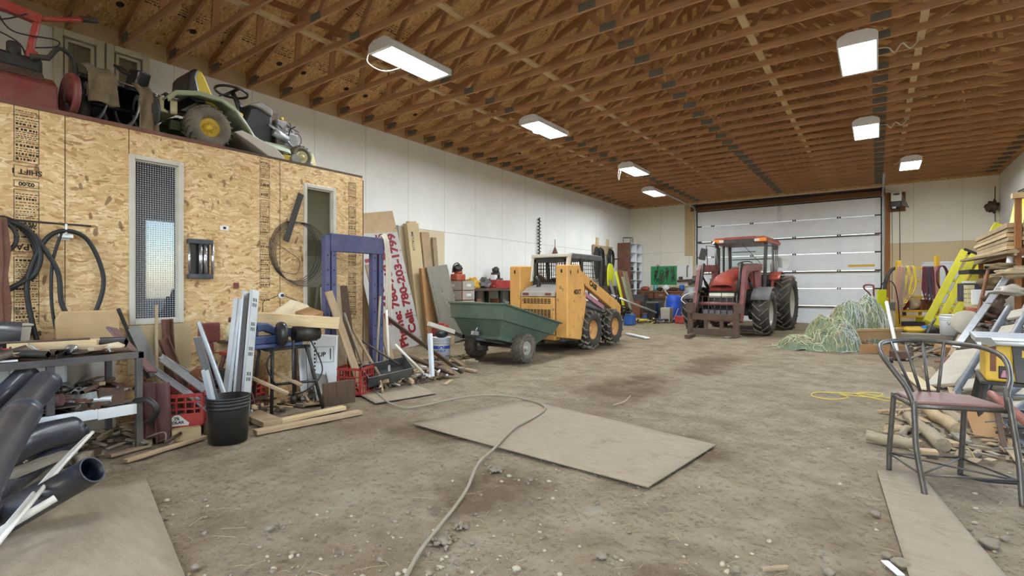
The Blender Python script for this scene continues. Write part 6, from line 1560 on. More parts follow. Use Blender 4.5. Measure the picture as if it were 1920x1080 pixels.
t = thing('tool_box', 'bright red tool box on the dark workbench', 'tool box', (-8.46, 11.15, 1.27))
obj('body', MB().bx(-.15,.15,-.36,.36,0,.22), 'red_plastic', parent=t, bevel=.012); obj('handle', MB().tube([(0,-.15,.22),(0,-.13,.27),(0,.13,.27),(0,.15,.22)], .012, 6), 'black_iron', parent=t)
t = thing('small_engine', 'red and black small engine behind the red tool box', 'engine', (-8.66, 11.22, 1.27))
obj('block', MB().bx(-.12,.12,-.16,.16,0,.28), 'dark_red', parent=t, bevel=.03); obj('recoil_cover', MB().cyl((0,0,.28),(0,0,.44),.13).ball((0,.02,.5),.10,jit=.5), 'black_iron', parent=t); obj('air_box', MB().box((.08,-.18,.30),(.16,.14,.14)), 'white_enamel', parent=t, bevel=.02)
bl = [(10.05,'yellow_paint','black and yellow machine parts heaped at the left end of the dark workbench','ball'), (10.45,'engine_grey','pale round casting beside the yellow parts','ball'), (11.85,'black_iron','black motor on the workbench right of the tool box','box'), (12.25,'dark_steel','grey vise on the workbench near the skid steer','box'), (12.6,'black_iron','dark can of parts on the workbench beside the vise','can'), (12.95,'mid_grey','grey tub at the far end of the workbench','box')]
for i, (y, m, lb, kd) in enumerate(bl):
    c = (-8.5+.03*i, y, 1.27)
    if kd == 'ball': mb = MB().ball((c[0],c[1],1.40), .17, (1,1.2,.8), jit=.9, seed=i).tube(bez([(c[0],y-.2,1.4),(c[0]+.1,y-.05,1.56),(c[0],y+.15,1.48)],5), .015, 6); mb.v = [(v[0],v[1],max(v[2],1.271)) for v in mb.v]
    elif kd == 'can': mb = MB().cyl((c[0],y,1.271),(c[0],y,1.52), .11)
    else: mb = MB().box((c[0],y,1.37),(.22,.26,.195)).box((c[0]+.02,y-.02,1.52),(.12,.3,.10)).cyl((c[0],y,1.47),(c[0],y+.18,1.60),.03)
    item('machine_part', lb, 'machine part', mb, m, 'parts on the dark workbench', bevel=.01)
r6 = random.Random(9)
cols = ['cardboard','rusty_steel','rust_red','brown_wood','mid_grey','white_enamel','orange_plastic','rusty_steel','dark_steel','cabinet_grey']
nmz = ['first','second','third','fourth','fifth','sixth','seventh','eighth','ninth','last']
for i in range(10):
    y = 10.0+.34*i; h = r6.uniform(.18,.42); w = r6.uniform(.12,.26)
    item('parts_box', nmz[i]+' container from the drawer cabinet along the lower shelf of the dark workbench', 'container', MB().bx(-8.66,-8.36,y-w/2,y+w/2,.592,.592+h), cols[i], 'containers under the dark workbench', bevel=.01)
for i, (y, h, m, lb) in enumerate(((10.0,1.0,'brown_wood','brown plywood offcut standing before the workbench, left'), (11.75,1.35,'dark_steel','grey steel rail leaning on the front of the workbench'), (11.90,1.30,'black_iron','black bar leaning beside the grey rail'), (12.05,.95,'white_enamel','white fender piece leaning on the workbench near the skid steer'))):
    beam('leaning_piece', lb, 'bar', (-8.0,y,0), (-8.22,y-.06,h), .16 if i in (0,3) else .09, .03, m, up=(1,0,.2), group='pieces leaning on the dark workbench')
# things fixed high on the outer wall
c = wx(1007, 445, XL)
t = thing('earth_auger', 'long dark screw auger hung upright on the outer wall', 'auger', (XL+.09, c.y, 2.22))
obj('shaft', MB().cyl((0,0,0),(0,0,1.32), .018), 'black_iron', parent=t)
vs = []; m = 120
for i in range(m+1):
    a = 2*PI*i/10
    for r_ in (.015,.07): vs.append((r_*math.cos(a), r_*math.sin(a), 1.30*i/m))
obj('flight', MB().add(vs, [(2*i,2*i+1,2*i+3,2*i+2) for i in range(m)], True), 'dark_steel', parent=t, solid=.006)
c = wx(1033, 470, XL); t = thing('funnel', 'rusty red funnel hung point up on the outer wall', 'funnel', (XL+.16, c.y, 2.28))
obj('cone', MB().lathe([(.16,0),(.02,.36),(.012,.36),(.15,0),(.16,0)], 20), 'rust_red', parent=t); obj('spout', MB().cyl((0,0,.34),(0,0,.62),.012), 'dark_steel', parent=t)
# hose rack
t = thing('hose_rack', 'wooden rack board on the outer wall holding black hose coils', 'rack', (XL+.05, 18.45, 2.62))
obj('rail', MB().bx(0,.04,-.85,.85,0,.32), 'tan_lumber', parent=t); 
for y in (-.42, .5): obj('batten', MB().bx(-.04,0,y-.1,y+.1,-.2,.62), 'pale_lumber', parent=t)
for i, (y, ry, rz_, lb) in enumerate(((17.75,.16,.62,'left long black hose coil on the wooden wall rack'), (18.10,.20,.80,'middle black hose coil, longest on the wooden wall rack'), (18.98,.22,.44,'right round black hose coil on the wooden wall rack'))):
    mb = MB()
    for k in range(5): mb.tube([(XL+.13+.022*k, y+.015*k+(ry-.012*k)*math.sin(a), 2.86-rz_+(rz_-.02*k)*math.cos(a)) for a in [2*PI*j/26 for j in range(26)]], .016, 6, closed=True)
    item('hose_coil', lb, 'hose', mb, 'cord_black', 'hose coils on the wall rack')
rod('hanging_hose', 'single dark hose end hanging below the wooden wall rack', 'hose', [(XL+.12,18.85,2.5),(XL+.12,18.9,1.9),(XL+.15,19.0,1.3)], .02, 'cord_black', smooth=5)
# tall cabinet
t = thing('tall_cabinet', 'tall cabinet with brown side and white pigeonhole shelves in the far left corner', 'cabinet', (-8.61, 20.66, 0))
obj('side', MB().bx(-.29,.28,-.70,-.66,0,3.16), 'rust_red', parent=t); obj('side', MB().bx(-.29,.28,.62,.66,0,3.16), 'white_panel', parent=t); obj('side', MB().bx(-.29,.28,-.03,.0,0,3.16), 'white_panel', parent=t)
obj('back', MB().bx(-.29,-.27,-.66,.62,0,3.16), 'white_panel', parent=t)
for k in range(9): obj('shelf', MB().bx(-.27,.275,-.66,.62,.05+.385*k,.075+.385*k), 'white_panel', parent=t)
r7 = random.Random(2); pos = ['lowest','second','third','fourth','fifth','sixth']
for k in range(6):
    for c_ in range(2):
        y = 20.66+(-.34 if c_ == 0 else .31); w = r7.uniform(.3,.5); h = r7.uniform(.12,.26); z = .076+.385*k
        item('stored_part', 'dark box in the %s pigeonhole, %s column of the tall cabinet' % (pos[k], 'near' if c_ == 0 else 'far'), 'box', MB().bx(-8.80,-8.42,y-w/2,y+w/2,z,z+h), r7.choice(['black_iron','mid_grey','dark_steel','rusty_steel','saw_grey']), 'boxes in the tall cabinet', bevel=.02)
item('wire_basket', 'small dark wire basket on top of the tall cabinet', 'basket', MB().tube([(-8.75,20.2,3.165),(-8.45,20.2,3.165),(-8.45,20.5,3.165),(-8.75,20.5,3.165)],.012,5,closed=True).tube([(-8.75,20.2,3.40),(-8.45,20.2,3.40),(-8.45,20.5,3.40),(-8.75,20.5,3.40)],.012,5,closed=True).tube([(-8.45,20.2,3.165),(-8.45,20.2,3.40)],.012,5).tube([(-8.45,20.5,3.165),(-8.45,20.5,3.40)],.012,5).tube([(-8.45,20.35,3.165),(-8.45,20.35,3.40)],.012,5).tube([(-8.75,20.2,3.165),(-8.75,20.2,3.40)],.012,5), 'black_iron')
beam('shelf_bracket', 'rusty triangular bracket arm beside the tall cabinet', 'bracket', (-8.88,19.4,2.45), (-8.1,19.5,2.5), .05, .05, 'rusty_steel')
# yellow sled and leaning bits before the tall cabinet
t = thing('snow_scoop', 'bright yellow scoop standing on end beside the tall cabinet', 'scoop', (-8.58, 18.5, 1.35))
obj('blade', MB().prism([(-.28,0),(.28,0),(.30,.55),(.2,.85),(-.12,.90),(-.30,.6)], YZ, 0, .05), 'grass_yellow', parent=t, bevel=.03); obj('edge', MB().bx(-.03,0,-.34,-.28,-.1,.8), 'black_plastic', parent=t)
item('scoop_stand', 'dark machine crate under the yellow scoop', 'crate', MB().bx(-8.75,-8.46,18.1,18.9,0,1.345), 'dark_steel', bevel=.03)
for i, (y, x, h, m, lb) in enumerate(((17.6,-7.7,1.55,'mid_grey','grey post leaning between the skid steer and the tall cabinet'), (17.9,-7.6,1.9,'grass_yellow','long yellow rail leaning beside the grey post'), (18.3,-7.5,1.7,'deere_green','pale green rail leaning beside the yellow rail'), (18.95,-7.9,2.0,'brown_wood','brown oval backed board leaning before the tall cabinet'), (19.45,-7.9,1.95,'old_lumber','weathered plank leaning before the tall cabinet'))):
    beam('leaning_rail', lb, 'rail', (x,y,0), (x-.5,y+.1,h), .16 if i < 3 else .4, .04, m, up=(1,0,.2), group='rails leaning by the tall cabinet')
item('tangled_cable', 'tangle of black cable on the dirt in front of the skid steer', 'cable', MB().tube(bez([(-7.2+.4*math.sin(k*1.7), 16.2+.4*math.cos(k*2.3), .2+.5*abs(math.sin(k*1.1))) for k in range(16)], 5), .025, 6), 'cord_black')
rod('grey_pole', 'pale grey pole slanting down to the dirt in front of the skid steer', 'pole', [(-7.2,15.3,1.1),(-6.0,16.6,.45)], .03, 'galvanised')
beam('white_plank', 'white plank lying on the dirt before the skid steer', 'plank', gp(1176,627)+V((0,0,.02)), gp(1213,635)+V((0,0,.02)), .14, .035, 'white_enamel')
# ================================================================ back bench with tool boards
t = thing('back_bench', 'brown wooden workbench with three drawers against the far wall', 'bench', (-7.25, 20.95, 0))
obj('bench_top', MB().bx(-.98,.98,-.38,.40,1.08,1.15), 'brown_wood', parent=t, bevel=.005)
for k, x in enumerate((-.64, 0, .64)):
    d = obj('drawer', MB().bx(x-.30,x+.30,-.36,-.34,.84,1.07), 'brown_wood', parent=t, bevel=.01); obj('pull', MB().bx(x-.08,x+.08,-.385,-.36,.95,.98), 'galvanised', parent=d)
for x in (-.92, .92):
    for y in (-.3, .34): obj('leg', MB().bx(x-.05,x+.05,y-.05,y+.05,0,1.08), 'brown_wood', parent=t)
obj('lower_shelf', MB().bx(-.9,.9,-.3,.36,.25,.29), 'dark_board', parent=t)
t = thing('peg_board', 'green tool board hung above the back bench', 'tool board', (-7.42, YF-.03, 1.40))
obj('panel', MB().bx(-.56,.56,0,.025,0,.80), 'pegboard_green', parent=t)
r8 = random.Random(12); nml = []
for i in range(26):
    x = -7.42-.48+.96*((i*.755+.1) % 1); z = 1.44+.48*((i*.569+.3) % 1); L_ = r8.uniform(.12,.32); a = r8.uniform(-.5,.5)
    kd = i % 4
    if kd == 0: mb = MB().tube([(x,YF-.05,z),(x+a*.2,YF-.05,z+L_)], .014, 6).tube([(x+a*.2+.05*math.cos(q),YF-.05,z+L_+.05*math.sin(q)) for q in [2*PI*j/12 for j in range(12)]], .012, 5, closed=True)
    elif kd == 1: mb = MB().bar((x-.04,YF-.05,z),(x+.02,YF-.05,z+L_),.02,.02).bar((x+.06,YF-.05,z),(x,YF-.05,z+L_),.02,.02)
    elif kd == 2: mb = MB().bar((x,YF-.05,z),(x,YF-.05,z+L_),.03,.025).box((x,YF-.05,z+L_),(.12,.03,.04))
    else: mb = MB().tube([(x+.07*math.cos(q),YF-.05,z+.09+.09*math.sin(q)) for q in [2*PI*j/14 for j in range(14)]], .014, 6, closed=True)
    item('hand_tool', 'dark steel hand tool hung on the green tool board', 'tool', mb, 'dark_steel' if i % 3 else 'black_iron', 'hand tools on the green board')
t = thing('white_tool_board', 'white board with a rusty vise arm on the far wall right of the green board', 'tool board', (-6.42, YF-.03, 1.36))
obj('panel', MB().bx(-.40,.40,0,.025,0,.86), 'white_board', parent=t)
item('bow_tool', 'tall tan strap tool hung on the white board', 'tool', MB().tube([(-6.42,YF-.06,1.72),(-6.42,YF-.06,2.15),(-6.40,YF-.06,2.20),(-6.36,YF-.06,2.15)], .03, 8), 'cloth_tan')
item('vise_arm', 'rusty clamp set on the bottom of the white board', 'clamp', MB().bar((-6.80,YF-.14,1.56),(-6.1,YF-.14,1.60),.10,.09).box((-6.66,YF-.14,1.68),(.14,.12,.12)).box((-6.3,YF-.14,1.48),(.1,.1,.2)), 'rusty_steel', bevel=.02)
item('grinder', 'grey bench grinder at the right end of the white board', 'grinder', MB().cyl((-6.12,YF-.25,1.62),(-6.0,YF-.25,1.62),.15).cyl((-6.2,YF-.25,1.5),(-6.2,YF-.05,1.55),.08), 'engine_grey', bevel=.01)
beam('backsplash', 'pale strip of wood along the back of the bench', 'strip', (-8.0,YF-.03,1.32), (-6.2,YF-.03,1.32), .03, .07, 'pale_lumber', up=(0,0,1))
bt = [(-7.98,'orange_plastic','orange glove pile at the left end of the back bench',(1.6,1,.8),.12), (-7.55,'teal','pale teal can on the back bench',None,.09), (-7.38,'black_iron','dark tin beside the teal can',(1.2,1,.8),.1), (-7.10,'white_board','round white helmet on the back bench',(1,1,.85),.15), (-6.78,'rusty_steel','heap of rusty parts on the back bench',(2.2,1,.6),.12), (-6.45,'blue_plastic','blue tin at the right end of the back bench',None,.09)]
for i, (x, m, lb, sc, r_) in enumerate(bt):
    z = 1.151
    mb = MB().cyl((x,20.75,z),(x,20.75,z+.24), r_) if sc is None else MB().ball((x,20.75,z+r_*sc[2]*.9), r_, sc, jit=.5, seed=i)
    mb.v = [(v[0],v[1],max(z,v[2])) for v in mb.v]
    item('bench_item', lb, 'item', mb, m, 'things on the back bench')
# heap of things in front of the back bench
beam('broom', 'white handled broom slanting in front of the back bench', 'broom', (-7.05,20.45,1.17), (-6.05,20.1,.02), .03, .03, 'white_enamel')
t = thing('barrel', 'bright blue plastic barrel tilted beside the tractor wheel', 'barrel', (-6.32, 19.2, 0.02), rot=(0, R(4), 0))
obj('shell', MB().lathe([(.001,0),(.24,.0),(.27,.06),(.285,.30),(.275,.34),(.285,.38),(.285,.62),(.275,.66),(.285,.70),(.27,.92),(.24,.98),(.001,.98)], 28), 'barrel_blue', parent=t)
obj('hose_wrap', MB().tube(bez([(-.2,-.26,.9),(-.29,-.1,.5),(-.15,-.27,.1),(.1,-.30,.05),(.25,-.2,.5)],6), .012, 6), 'cable_white', parent=t)
hp = [
 ('plastic_crate', 'small bright blue crate on the dirt in front of the skid steer', 'crate', 'blue_plastic', (-6.95,16.6), (.34,.34,.36), 0),
 ('cooler_box', 'blue plastic box with red lid before the back bench', 'box', 'blue_plastic', (-6.98,18.7), (.46,.4,.28), 0),
 ('tower_case', 'tall black metal case before the back bench', 'case', 'black_plastic', (-6.78,18.35), (.34,.4,.72), 0),
 ('grey_case', 'grey metal case right of the tall black case', 'case', 'cabinet_grey', (-6.28,18.45), (.36,.4,.55), 0),
 ('red_can', 'low red fuel can beside the blue barrel', 'fuel can', 'red_plastic', (-5.75,18.45), (.42,.34,.26), 0),
 ('grey_tote', 'grey handled tote under the back bench', 'tote', 'mid_grey', (-7.45,20.2), (.62,.4,.42), .30),
 ('brown_board', 'brown wooden box tilted by the tall cabinet', 'box', 'brown_wood', (-7.65,18.9), (.42,.22,.75), 0),
 ('battery_charger', 'dark machine with a round cover before the tall cabinet', 'machine', 'saw_grey', (-8.0,20.0), (.7,.5,1.0), 0),
 ('tan_carton', 'small tan carton on the red lidded box', 'carton', 'cardboard_pale', (-6.95,18.7), (.2,.2,.34), .32),
 ('green_jug', 'yellow and green jug behind the tall black case', 'jug', 'deere_green', (-6.55,19.7), (.34,.3,.95), 0),
 ('navy_bag', 'navy blue bag beside the grey case', 'bag', 'navy', (-5.9,19.85), (.4,.4,.8), 0)]
for nm, lb, ct, m, (x, y), (w, d, h), z in hp:
    item(nm, lb, ct, MB().prism([(-w/2*.92,0),(w/2*.92,0),(w/2,h),(-w/2,h)], Matrix(((1,0,0,x),(0,0,-1,y),(0,1,0,z),(0,0,0,1))), -d/2, d/2), m, bevel=.02)
item('crate_cover', 'flat red lid lying on the blue plastic box', 'lid', MB().box((-6.98,18.7,.30),(.52,.46,.035)), 'orange_plastic', bevel=.01)
for i, (x, y, m, lb) in enumerate(((-7.55,17.7,'cable_white','pale rope heap on the dirt, left, before the back bench'), (-7.05,17.7,'cord_yellow','yellowish rope heap on the dirt, middle, before the back bench'), (-6.4,18.3,'cord_black','black cord heap on the dirt by the tall black case'), (-7.4,18.2,'hose_grey','grey hose heap on the dirt below the tilted brown box'))):
    mb = MB().tube(bez([(x+.32*math.sin(k*2.1+i), y+.25*math.cos(k*1.7), .03+.10*abs(math.sin(k*.9))) for k in range(18)], 5), .022, 6); mb.v = [(v[0],v[1],max(.0,v[2])) for v in mb.v]
    item('rope_heap', lb, 'rope', mb, m, 'rope heaps before the back bench')
# ================================================================ tube chair in the near right
ch = thing('tub_chair', 'old steel tube armchair with curved rail back and thin maroon seat', 'chair', (.35, 4.42, 0), math.atan2(.36, .93))
CP = lambda n, mb, m, b=0: obj(n, mb, m, parent=ch, bevel=b)
hoop = bez([(-.25,-.20,.54),(-.275,-.16,.65),(-.345,-.06,.80),(-.35,.03,.875),(-.27,.19,.90),(-.12,.29,.912),(.04,.315,.915),(.19,.27,.905),(.31,.13,.885),(.345,-.0,.83),(.31,-.11,.72),(.26,-.17,.64),(.25,-.20,.54)], 7)
CP('back_rail', MB().tube(hoop, .0165, 10), 'chair_pipe')
for a, b in (((-.20,.235,.905),(-.10,.15,.565)), ((-.09,.30,.912),(-.045,.175,.565)), ((.03,.315,.914),(.01,.185,.565)), ((.15,.285,.908),(.06,.175,.565))):
    CP('spindle', MB().tube([a, b], .0105, 8), 'chair_pipe')
for a, b, c in (((-.25,-.20,.57),(-.262,-.26,.28),(-.238,-.31,0)), ((.25,-.20,.62),(.262,-.27,.26),(.245,-.33,0)), ((-.22,.14,.56),(-.235,.17,.15),(-.238,.17,0)), ((.20,.14,.56),(.195,.17,.14),(.195,.185,0))):
    CP('leg', MB().tube(bez([a, V(a)*.55+V(b)*.45, b, V(b)*.3+V(c)*.7, c], 4), .0165, 10), 'chair_pipe')
fr = [(-.25,-.2,.535),(.25,-.2,.535),(.22,.14,.535),(.06,.19,.535),(-.08,.19,.535),(-.22,.14,.535)]
CP('seat_frame', MB().tube(fr, .013, 8, closed=True), 'chair_pipe')
CP('seat', MB().prism([(-.235,-.195),(.235,-.195),(.215,.12),(.06,.18),(-.08,.18),(-.215,.12)], XY, .546, .568), 'seat_maroon', .01)
rg = [(-.248,-.285,.13),(.250,-.30,.14),(.195,.175,.12),(-.237,.17,.12)]
for i in range(4): CP('stretcher', MB().tube([rg[i], rg[(i+1) % 4]], .007, 6), 'chair_pipe')
CP('cross_stretcher', MB().tube([rg[0], rg[2]], .006, 6), 'chair_pipe'); CP('cross_stretcher', MB().tube([rg[1], rg[3]], .006, 6), 'chair_pipe')
# ================================================================ bench saw on a black stand
t = thing('table_saw', 'yellow and grey bench saw with alloy table on a black steel stand', 'saw', (1.12, 6.36, 0), R(-3))
TP = lambda n, mb, m, b=0: obj(n, mb, m, parent=t, bevel=b)
bo = TP('body', MB().bx(-.33,-.15,-.27,.27,.47,.80).bx(-.15,.34,-.25,.27,.47,.80), 'saw_yellow', .02)
obj('body_recess', MB().bx(-.30,-.26,-.275,-.268,.56,.78), 'brown_wood', parent=bo)
pn = TP('control_panel', MB().prism([(-.165,.80),(.34,.80),(.34,.475),(-.135,.475)], XZ, .25, .285), 'saw_grey', .006)
M = Matrix(((1,0,0,.12),(0,0,-1,-.286),(0,1,0,.725),(0,0,0,1)))
obj('name_plate', MB().bx(-.10,.34,-.2875,-.285,.695,.755), 'saw_yellow', parent=pn)
obj('lettering', MB().merge(text_mb('DEWALT', .062, .003, .001), Matrix.Translation((0,-.002,0)) @ M), 'saw_grey', parent=pn)
sw = TP('switch_box', MB().bx(-.245,-.165,-.285,-.255,.50,.61), 'black_plastic', .006)
obj('red_paddle', MB().prism([(-.232,.512),(-.178,.512),(-.185,.545),(-.192,.575),(-.218,.575),(-.226,.545)], XZ, .284, .298), 'pink_plate', parent=sw, bevel=.004)
TP('saw_table', MB().bx(-.40,.45,-.36,.36,.835,.865), 'aluminium', .006)
TP('fence_rail', MB().cyl((-.36,-.34,.815),(.45,-.34,.815),.022).bx(-.33,.42,-.30,-.27,.795,.835), 'aluminium')
TP('rail_bracket', MB().prism([(-.40,.86),(-.30,.86),(-.26,.80),(-.30,.78),(-.36,.82),(-.40,.82)], XZ, .33, .37), 'mid_grey')
TP('side_rail', MB().cyl((-.37,-.34,.81),(-.37,.34,.81),.02), 'aluminium')
mbs = MB().bx(-.36,.38,-.30,.30,.44,.47)
st = TP('stand_top', mbs, 'black_iron', .004)
for a, b in (((-.33,-.26,.45),(-.40,-.32,0)), ((.35,-.26,.45),(.42,-.32,0)), ((-.33,.26,.45),(-.40,.34,0)), ((.35,.26,.45),(.42,.34,0))): TP('leg', MB().bar(a, b, .04, .04), 'black_iron', .004)
TP('wire_tray', MB().tube([(-.3,.1,.3),(.3,.12,.3)],.008,5).tube([(-.3,.2,.3),(.3,.22,.3)],.008,5), 'galvanised')
TP('stretcher', MB().bx(-.37,.38,-.29,-.25,.20,.24), 'black_iron')
# red lever thing beside the chair
t = thing('red_lever', 'dusty red padded lever on a rusty jack beside the tube chair', 'lever', (.74, 5.05, 0))
def rel(p, o=(.74,5.05,0)): return (p.x-o[0], p.y-o[1], p.z-o[2])
a, b = dp(1856,736,4.35), dp(1950,812,3.75)
obj('padded_bar', MB().tube([rel(a), rel(a*.95+b*.05), rel(b)], [.022,.034,.036], 12), 'red_vinyl', parent=t)
f0, f1 = dp(1866,752,4.4), gp(1884,846)
obj('jack_leg', MB().bar(rel(f0), rel(f1), .035, .03), 'rusty_steel', parent=t); obj('jack_head', MB().box(rel(dp(1862,752,4.4)), (.10,.08,.05)), 'rusty_steel', parent=t, bevel=.01)
g = gp(1872, 826)
beam('leaning_carton', 'tan cardboard sheet leaning behind the rusty jack', 'cardboard', (g.x-.03,g.y+.08,.0), (g.x-.10,g.y+.26,.30), .24, .012, 'cardboard', up=(.2,-1,.3))
# ================================================================ firewood and scraps behind the chair
lg = [(1624,826,1712,842,.042,'log_bark','long thin peeled log at the left of the firewood'),
      (1704,792,1768,846,.052,'log_bark','thick cracked log with a broken end in the middle of the firewood'),
      (1738,778,1796,816,.055,'split_wood','pale cut log lying behind the cracked log'),
      (1772,776,1806,806,.05,'log_bark','grey log at the right end of the firewood'),
      (1664,812,1694,812,.035,'split_wood','short peeled log piece left behind the firewood'),
      (1684,826,1702,808,.03,'log_bark','small log stub standing between the thin and the cracked log')]
def logmb(r_): 
    def f(L):
        mb = MB(); n = 10; pts = [(-L/2+L*i/n, .006*math.sin(i*1.3), .006*math.cos(i*.9)) for i in range(n+1)]
        return mb.tube(pts, [r_*(1+.06*math.sin(i*2.1)) for i in range(n+1)], 14)
    return f
for px, py, qx, qy, r_, m, lb in lg: beam('log', lb, 'log', gp(px,py)+V((0,0,r_)), gp(qx,qy)+V((0,0,r_*.98)), .1, .1, m, group='firewood behind the chair', bevel=0, mb=logmb(r_))
sl = [(1726,852,1758,856,.09,.035,'split_wood','flat split piece in front of the cracked log'),
      (1648,774,1752,770,.05,.02,'tan_lumber','long thin lath lying behind the firewood'),
      (1752,766,1836,780,.10,.03,'tan_lumber','wide tan board behind the firewood, right'),
      (1764,830,1796,842,.08,.035,'split_wood','split wedge to the right of the cracked log'),
      (1792,818,1812,836,.08,.03,'grey_lumber','grey splinter right of the split wedge'),
      (1826,812,1868,804,.07,.03,'split_wood','pale offcut under the saw stand'),
      (1870,806,1916,812,.05,.02,'tan_lumber','thin stick under the bench saw'),
      (1880,830,1912,870,.06,.02,'tan_lumber','stick lying toward the right edge below the rusty jack'),
      (1664,800,1690,806,.07,.03,'brown_wood','brown chip behind the peeled log piece'),
      (1738,690,1764,728,.14,.025,'old_lumber','weathered short board lying beyond the chair back'),
      (1700,700,1742,734,.16,.02,'cardboard_pale','pale flat panel lying beyond the chair back, left'),
      (1772,700,1786,742,.06,.02,'tan_lumber','narrow tan stick beyond the chair back, right')]
for px, py, qx, qy, w, h, m, lb in sl: beam('wood_scrap', lb, 'wood', gp(px,py)+V((0,0,h/2+.004)), gp(qx,qy)+V((0,0,h/2+.012)), w, h, m, group='wood scraps behind the chair')
rod('dark_cable', 'dark cable winding through the firewood to the right edge', 'cable', [gp(1744,806)+V((0,0,.06)), gp(1762,828)+V((0,0,.05)), gp(1800,842)+V((0,0,.02)), gp(1850,850)+V((0,0,.012)), gp(1940,858)+V((0,0,.012))], .009, 'cord_black', smooth=6)
rod('dark_cable', 'second dark cable leaving the chair foot toward the right edge', 'cable', [gp(1800,892)+V((0,0,.01)), gp(1850,905)+V((0,0,.01)), gp(1950,912)+V((0,0,.01))], .008, 'cord_black', smooth=6)
for i, (px,py,qx,qy,lb) in enumerate(((1874,794,1930,800,'upper thin pipe lying under the bench saw'), (1878,806,1930,814,'middle thin pipe lying under the bench saw'), (1880,816,1930,826,'lower thin pipe lying under the bench saw'))):
    rod('thin_pipe', lb, 'pipe', [gp(px,py)+V((0,0,.06-.015*i)), gp(qx,qy)+V((0,0,.06-.015*i))], .012, 'grey_metal', 'thin pipes under the bench saw')
item('red_ball', 'round red ball weight on the dirt beyond the chair', 'wheel', MB().ball(gp(1776,688)+V((0,0,.075)), .075, (1,.8,1)).cyl(gp(1776,688)+V((-.16,0,.08)), gp(1776,688)+V((.16,0,.08)), .015), 'red_vinyl')
jk = gp(1690, 674); t = thing('trolley_jack', 'low rusty trolley lump on the dirt in front of the tan tub', 'jack', jk)
obj('body', MB().box((0,0,.08),(.30,.22,.14),(0,0,.4)), 'rusty_steel', parent=t, bevel=.02)
q = gp(1735,668)-jk; obj('handle', MB().tube([(.1,0,.12),(q.x,q.y,.2)], .02, 8), 'rusty_steel', parent=t)
q = gp(1668,680)-jk; obj('wheel', MB().cyl((q.x,q.y,.05),(q.x+.05,q.y,.05), .05), 'black_iron', parent=t)
beam('grey_lath', 'grey lath sloping over the rusty trolley lump', 'lath', gp(1700,680)+V((0,0,.05)), dp(1770,648,8.2), .05, .03, 'grey_lumber')
# ================================================================ grey gate frames leaning in a stack
def gate(label, o, top, across, n=5, w=.50, rails=2):
    o, top = V(o), V(top); d = (top-o); L = d.length; x = d.normalized(); y = V(across); y = (y-x*y.dot(x)).normalized(); z = x.cross(y)
    t = thing('gate_frame', label, 'frame', o, group='grey frames leaning on the right')
    t.matrix_world = Matrix(((x.x,y.x,z.x,o.x),(x.y,y.y,z.y,o.y),(x.z,y.z,z.z,o.z),(0,0,0,1)))
    for k in range(rails+1):
        v = -w/2+w*k/rails
        obj('rail', MB().bx(0,L,v-.025,v+.025,-.045,.045), 'grey_metal', parent=t, bevel=.012)
    for k in range(n):
        u = L*(k+.55)/n
        for q in range(rails):
            v0 = -w/2+w*q/rails+.03; v1 = -w/2+w*(q+1)/rails-.03; off = .10 if q else 0
            obj('slat', MB().bx(u-.11+off,u+.11+off,v0,v1,.0,.045), 'slab_tan', parent=t, bevel=.015)
    return t
AC = (.86, -.38, .35)
gate('nearest grey frame with tan slats, its foot beyond the chair back', (.98,8.05,.06), (1.72,9.75,1.08), AC, 5, .52)
gate('second grey frame with tan slats, behind the nearest one', (1.30,8.35,.03), (2.05,10.3,1.22), AC, 5, .56)
gate('third grey frame with tan slats under the bench saw', (1.15,7.2,.02), (1.85,8.2,.52), AC, 4, .56)
gate('rear grey frame with tan slats, against the right wall', (1.9,8.9,.05), (2.5,10.7,1.35), AC, 5, .56)
rod('black_strap', 'thin black strap lying over the nearest grey frame', 'strap', [gp(1765,733)+V((0,0,.02)), dp(1810,712,6.9), dp(1860,660,7.1), dp(1925,585,7.3)], .012, 'cord_black', smooth=6)
beam('concrete_slab', 'wide tan slab leaning at the foot of the nearest grey frame', 'slab', (.66,8.55,.03), (1.05,9.5,.42), .34, .05, 'slab_tan', up=(-.4,-.2,1), bevel=.012)
beam('steel_bar', 'long flat grey bar leaning up to the right over the frames', 'bar', dp(1793,652,8.6), dp(1888,520,9.6), .11, .03, 'galvanised', up=(-.4,-.9,.3))
beam('shovel_handle', 'brown wooden shaft leaning behind the long grey bar', 'shaft', dp(1828,612,9.4), dp(1853,507,9.9), .04, .04, 'brown_wood', mb=lambda L: MB().cyl((-L/2,0,0),(L/2,0,0),.03))
# ================================================================ heap along the right wall
def bxat(name, lb, cat, px, py, d, w, dep, h, m, bevel=.012, group=None, yaw=.2, base=None):
    c = dp(px, py, d); z0 = max(0, c.z-h) if base is None else base
    mb = MB().box((c.x, c.y+dep/2, z0+h/2), (w, dep, h), (0,0,yaw))
    return item(name, lb, cat, mb, m, group, bevel)
item('heap_base', 'low dark heap of machinery parts carrying the things along the right wall', 'heap', MB().grid(20, 14, lambda u, v: (1.30+.76*u, 9.6+6.6*v, max(.0, (.34+.30*u)*min(1,6*v,6*(1-v))*min(1,5*u+.15)*(1+.5*mnoise.noise(V((u*6,v*14,3))))))), 'dark_steel')
bxat('white_carton', 'plain white carton on the heap behind the brown shaft', 'carton', 1843, 543, 10.6, .40, .34, .32, 'white_board', yaw=.1)
bxat('tan_carton', 'pinkish carton below the plain white carton', 'carton', 1842, 574, 10.5, .42, .34, .30, 'cardboard_pale', yaw=.1)
bxat('navy_box', 'navy blue box behind the white carton', 'box', 1836, 531, 11.4, .62, .4, .42, 'navy')
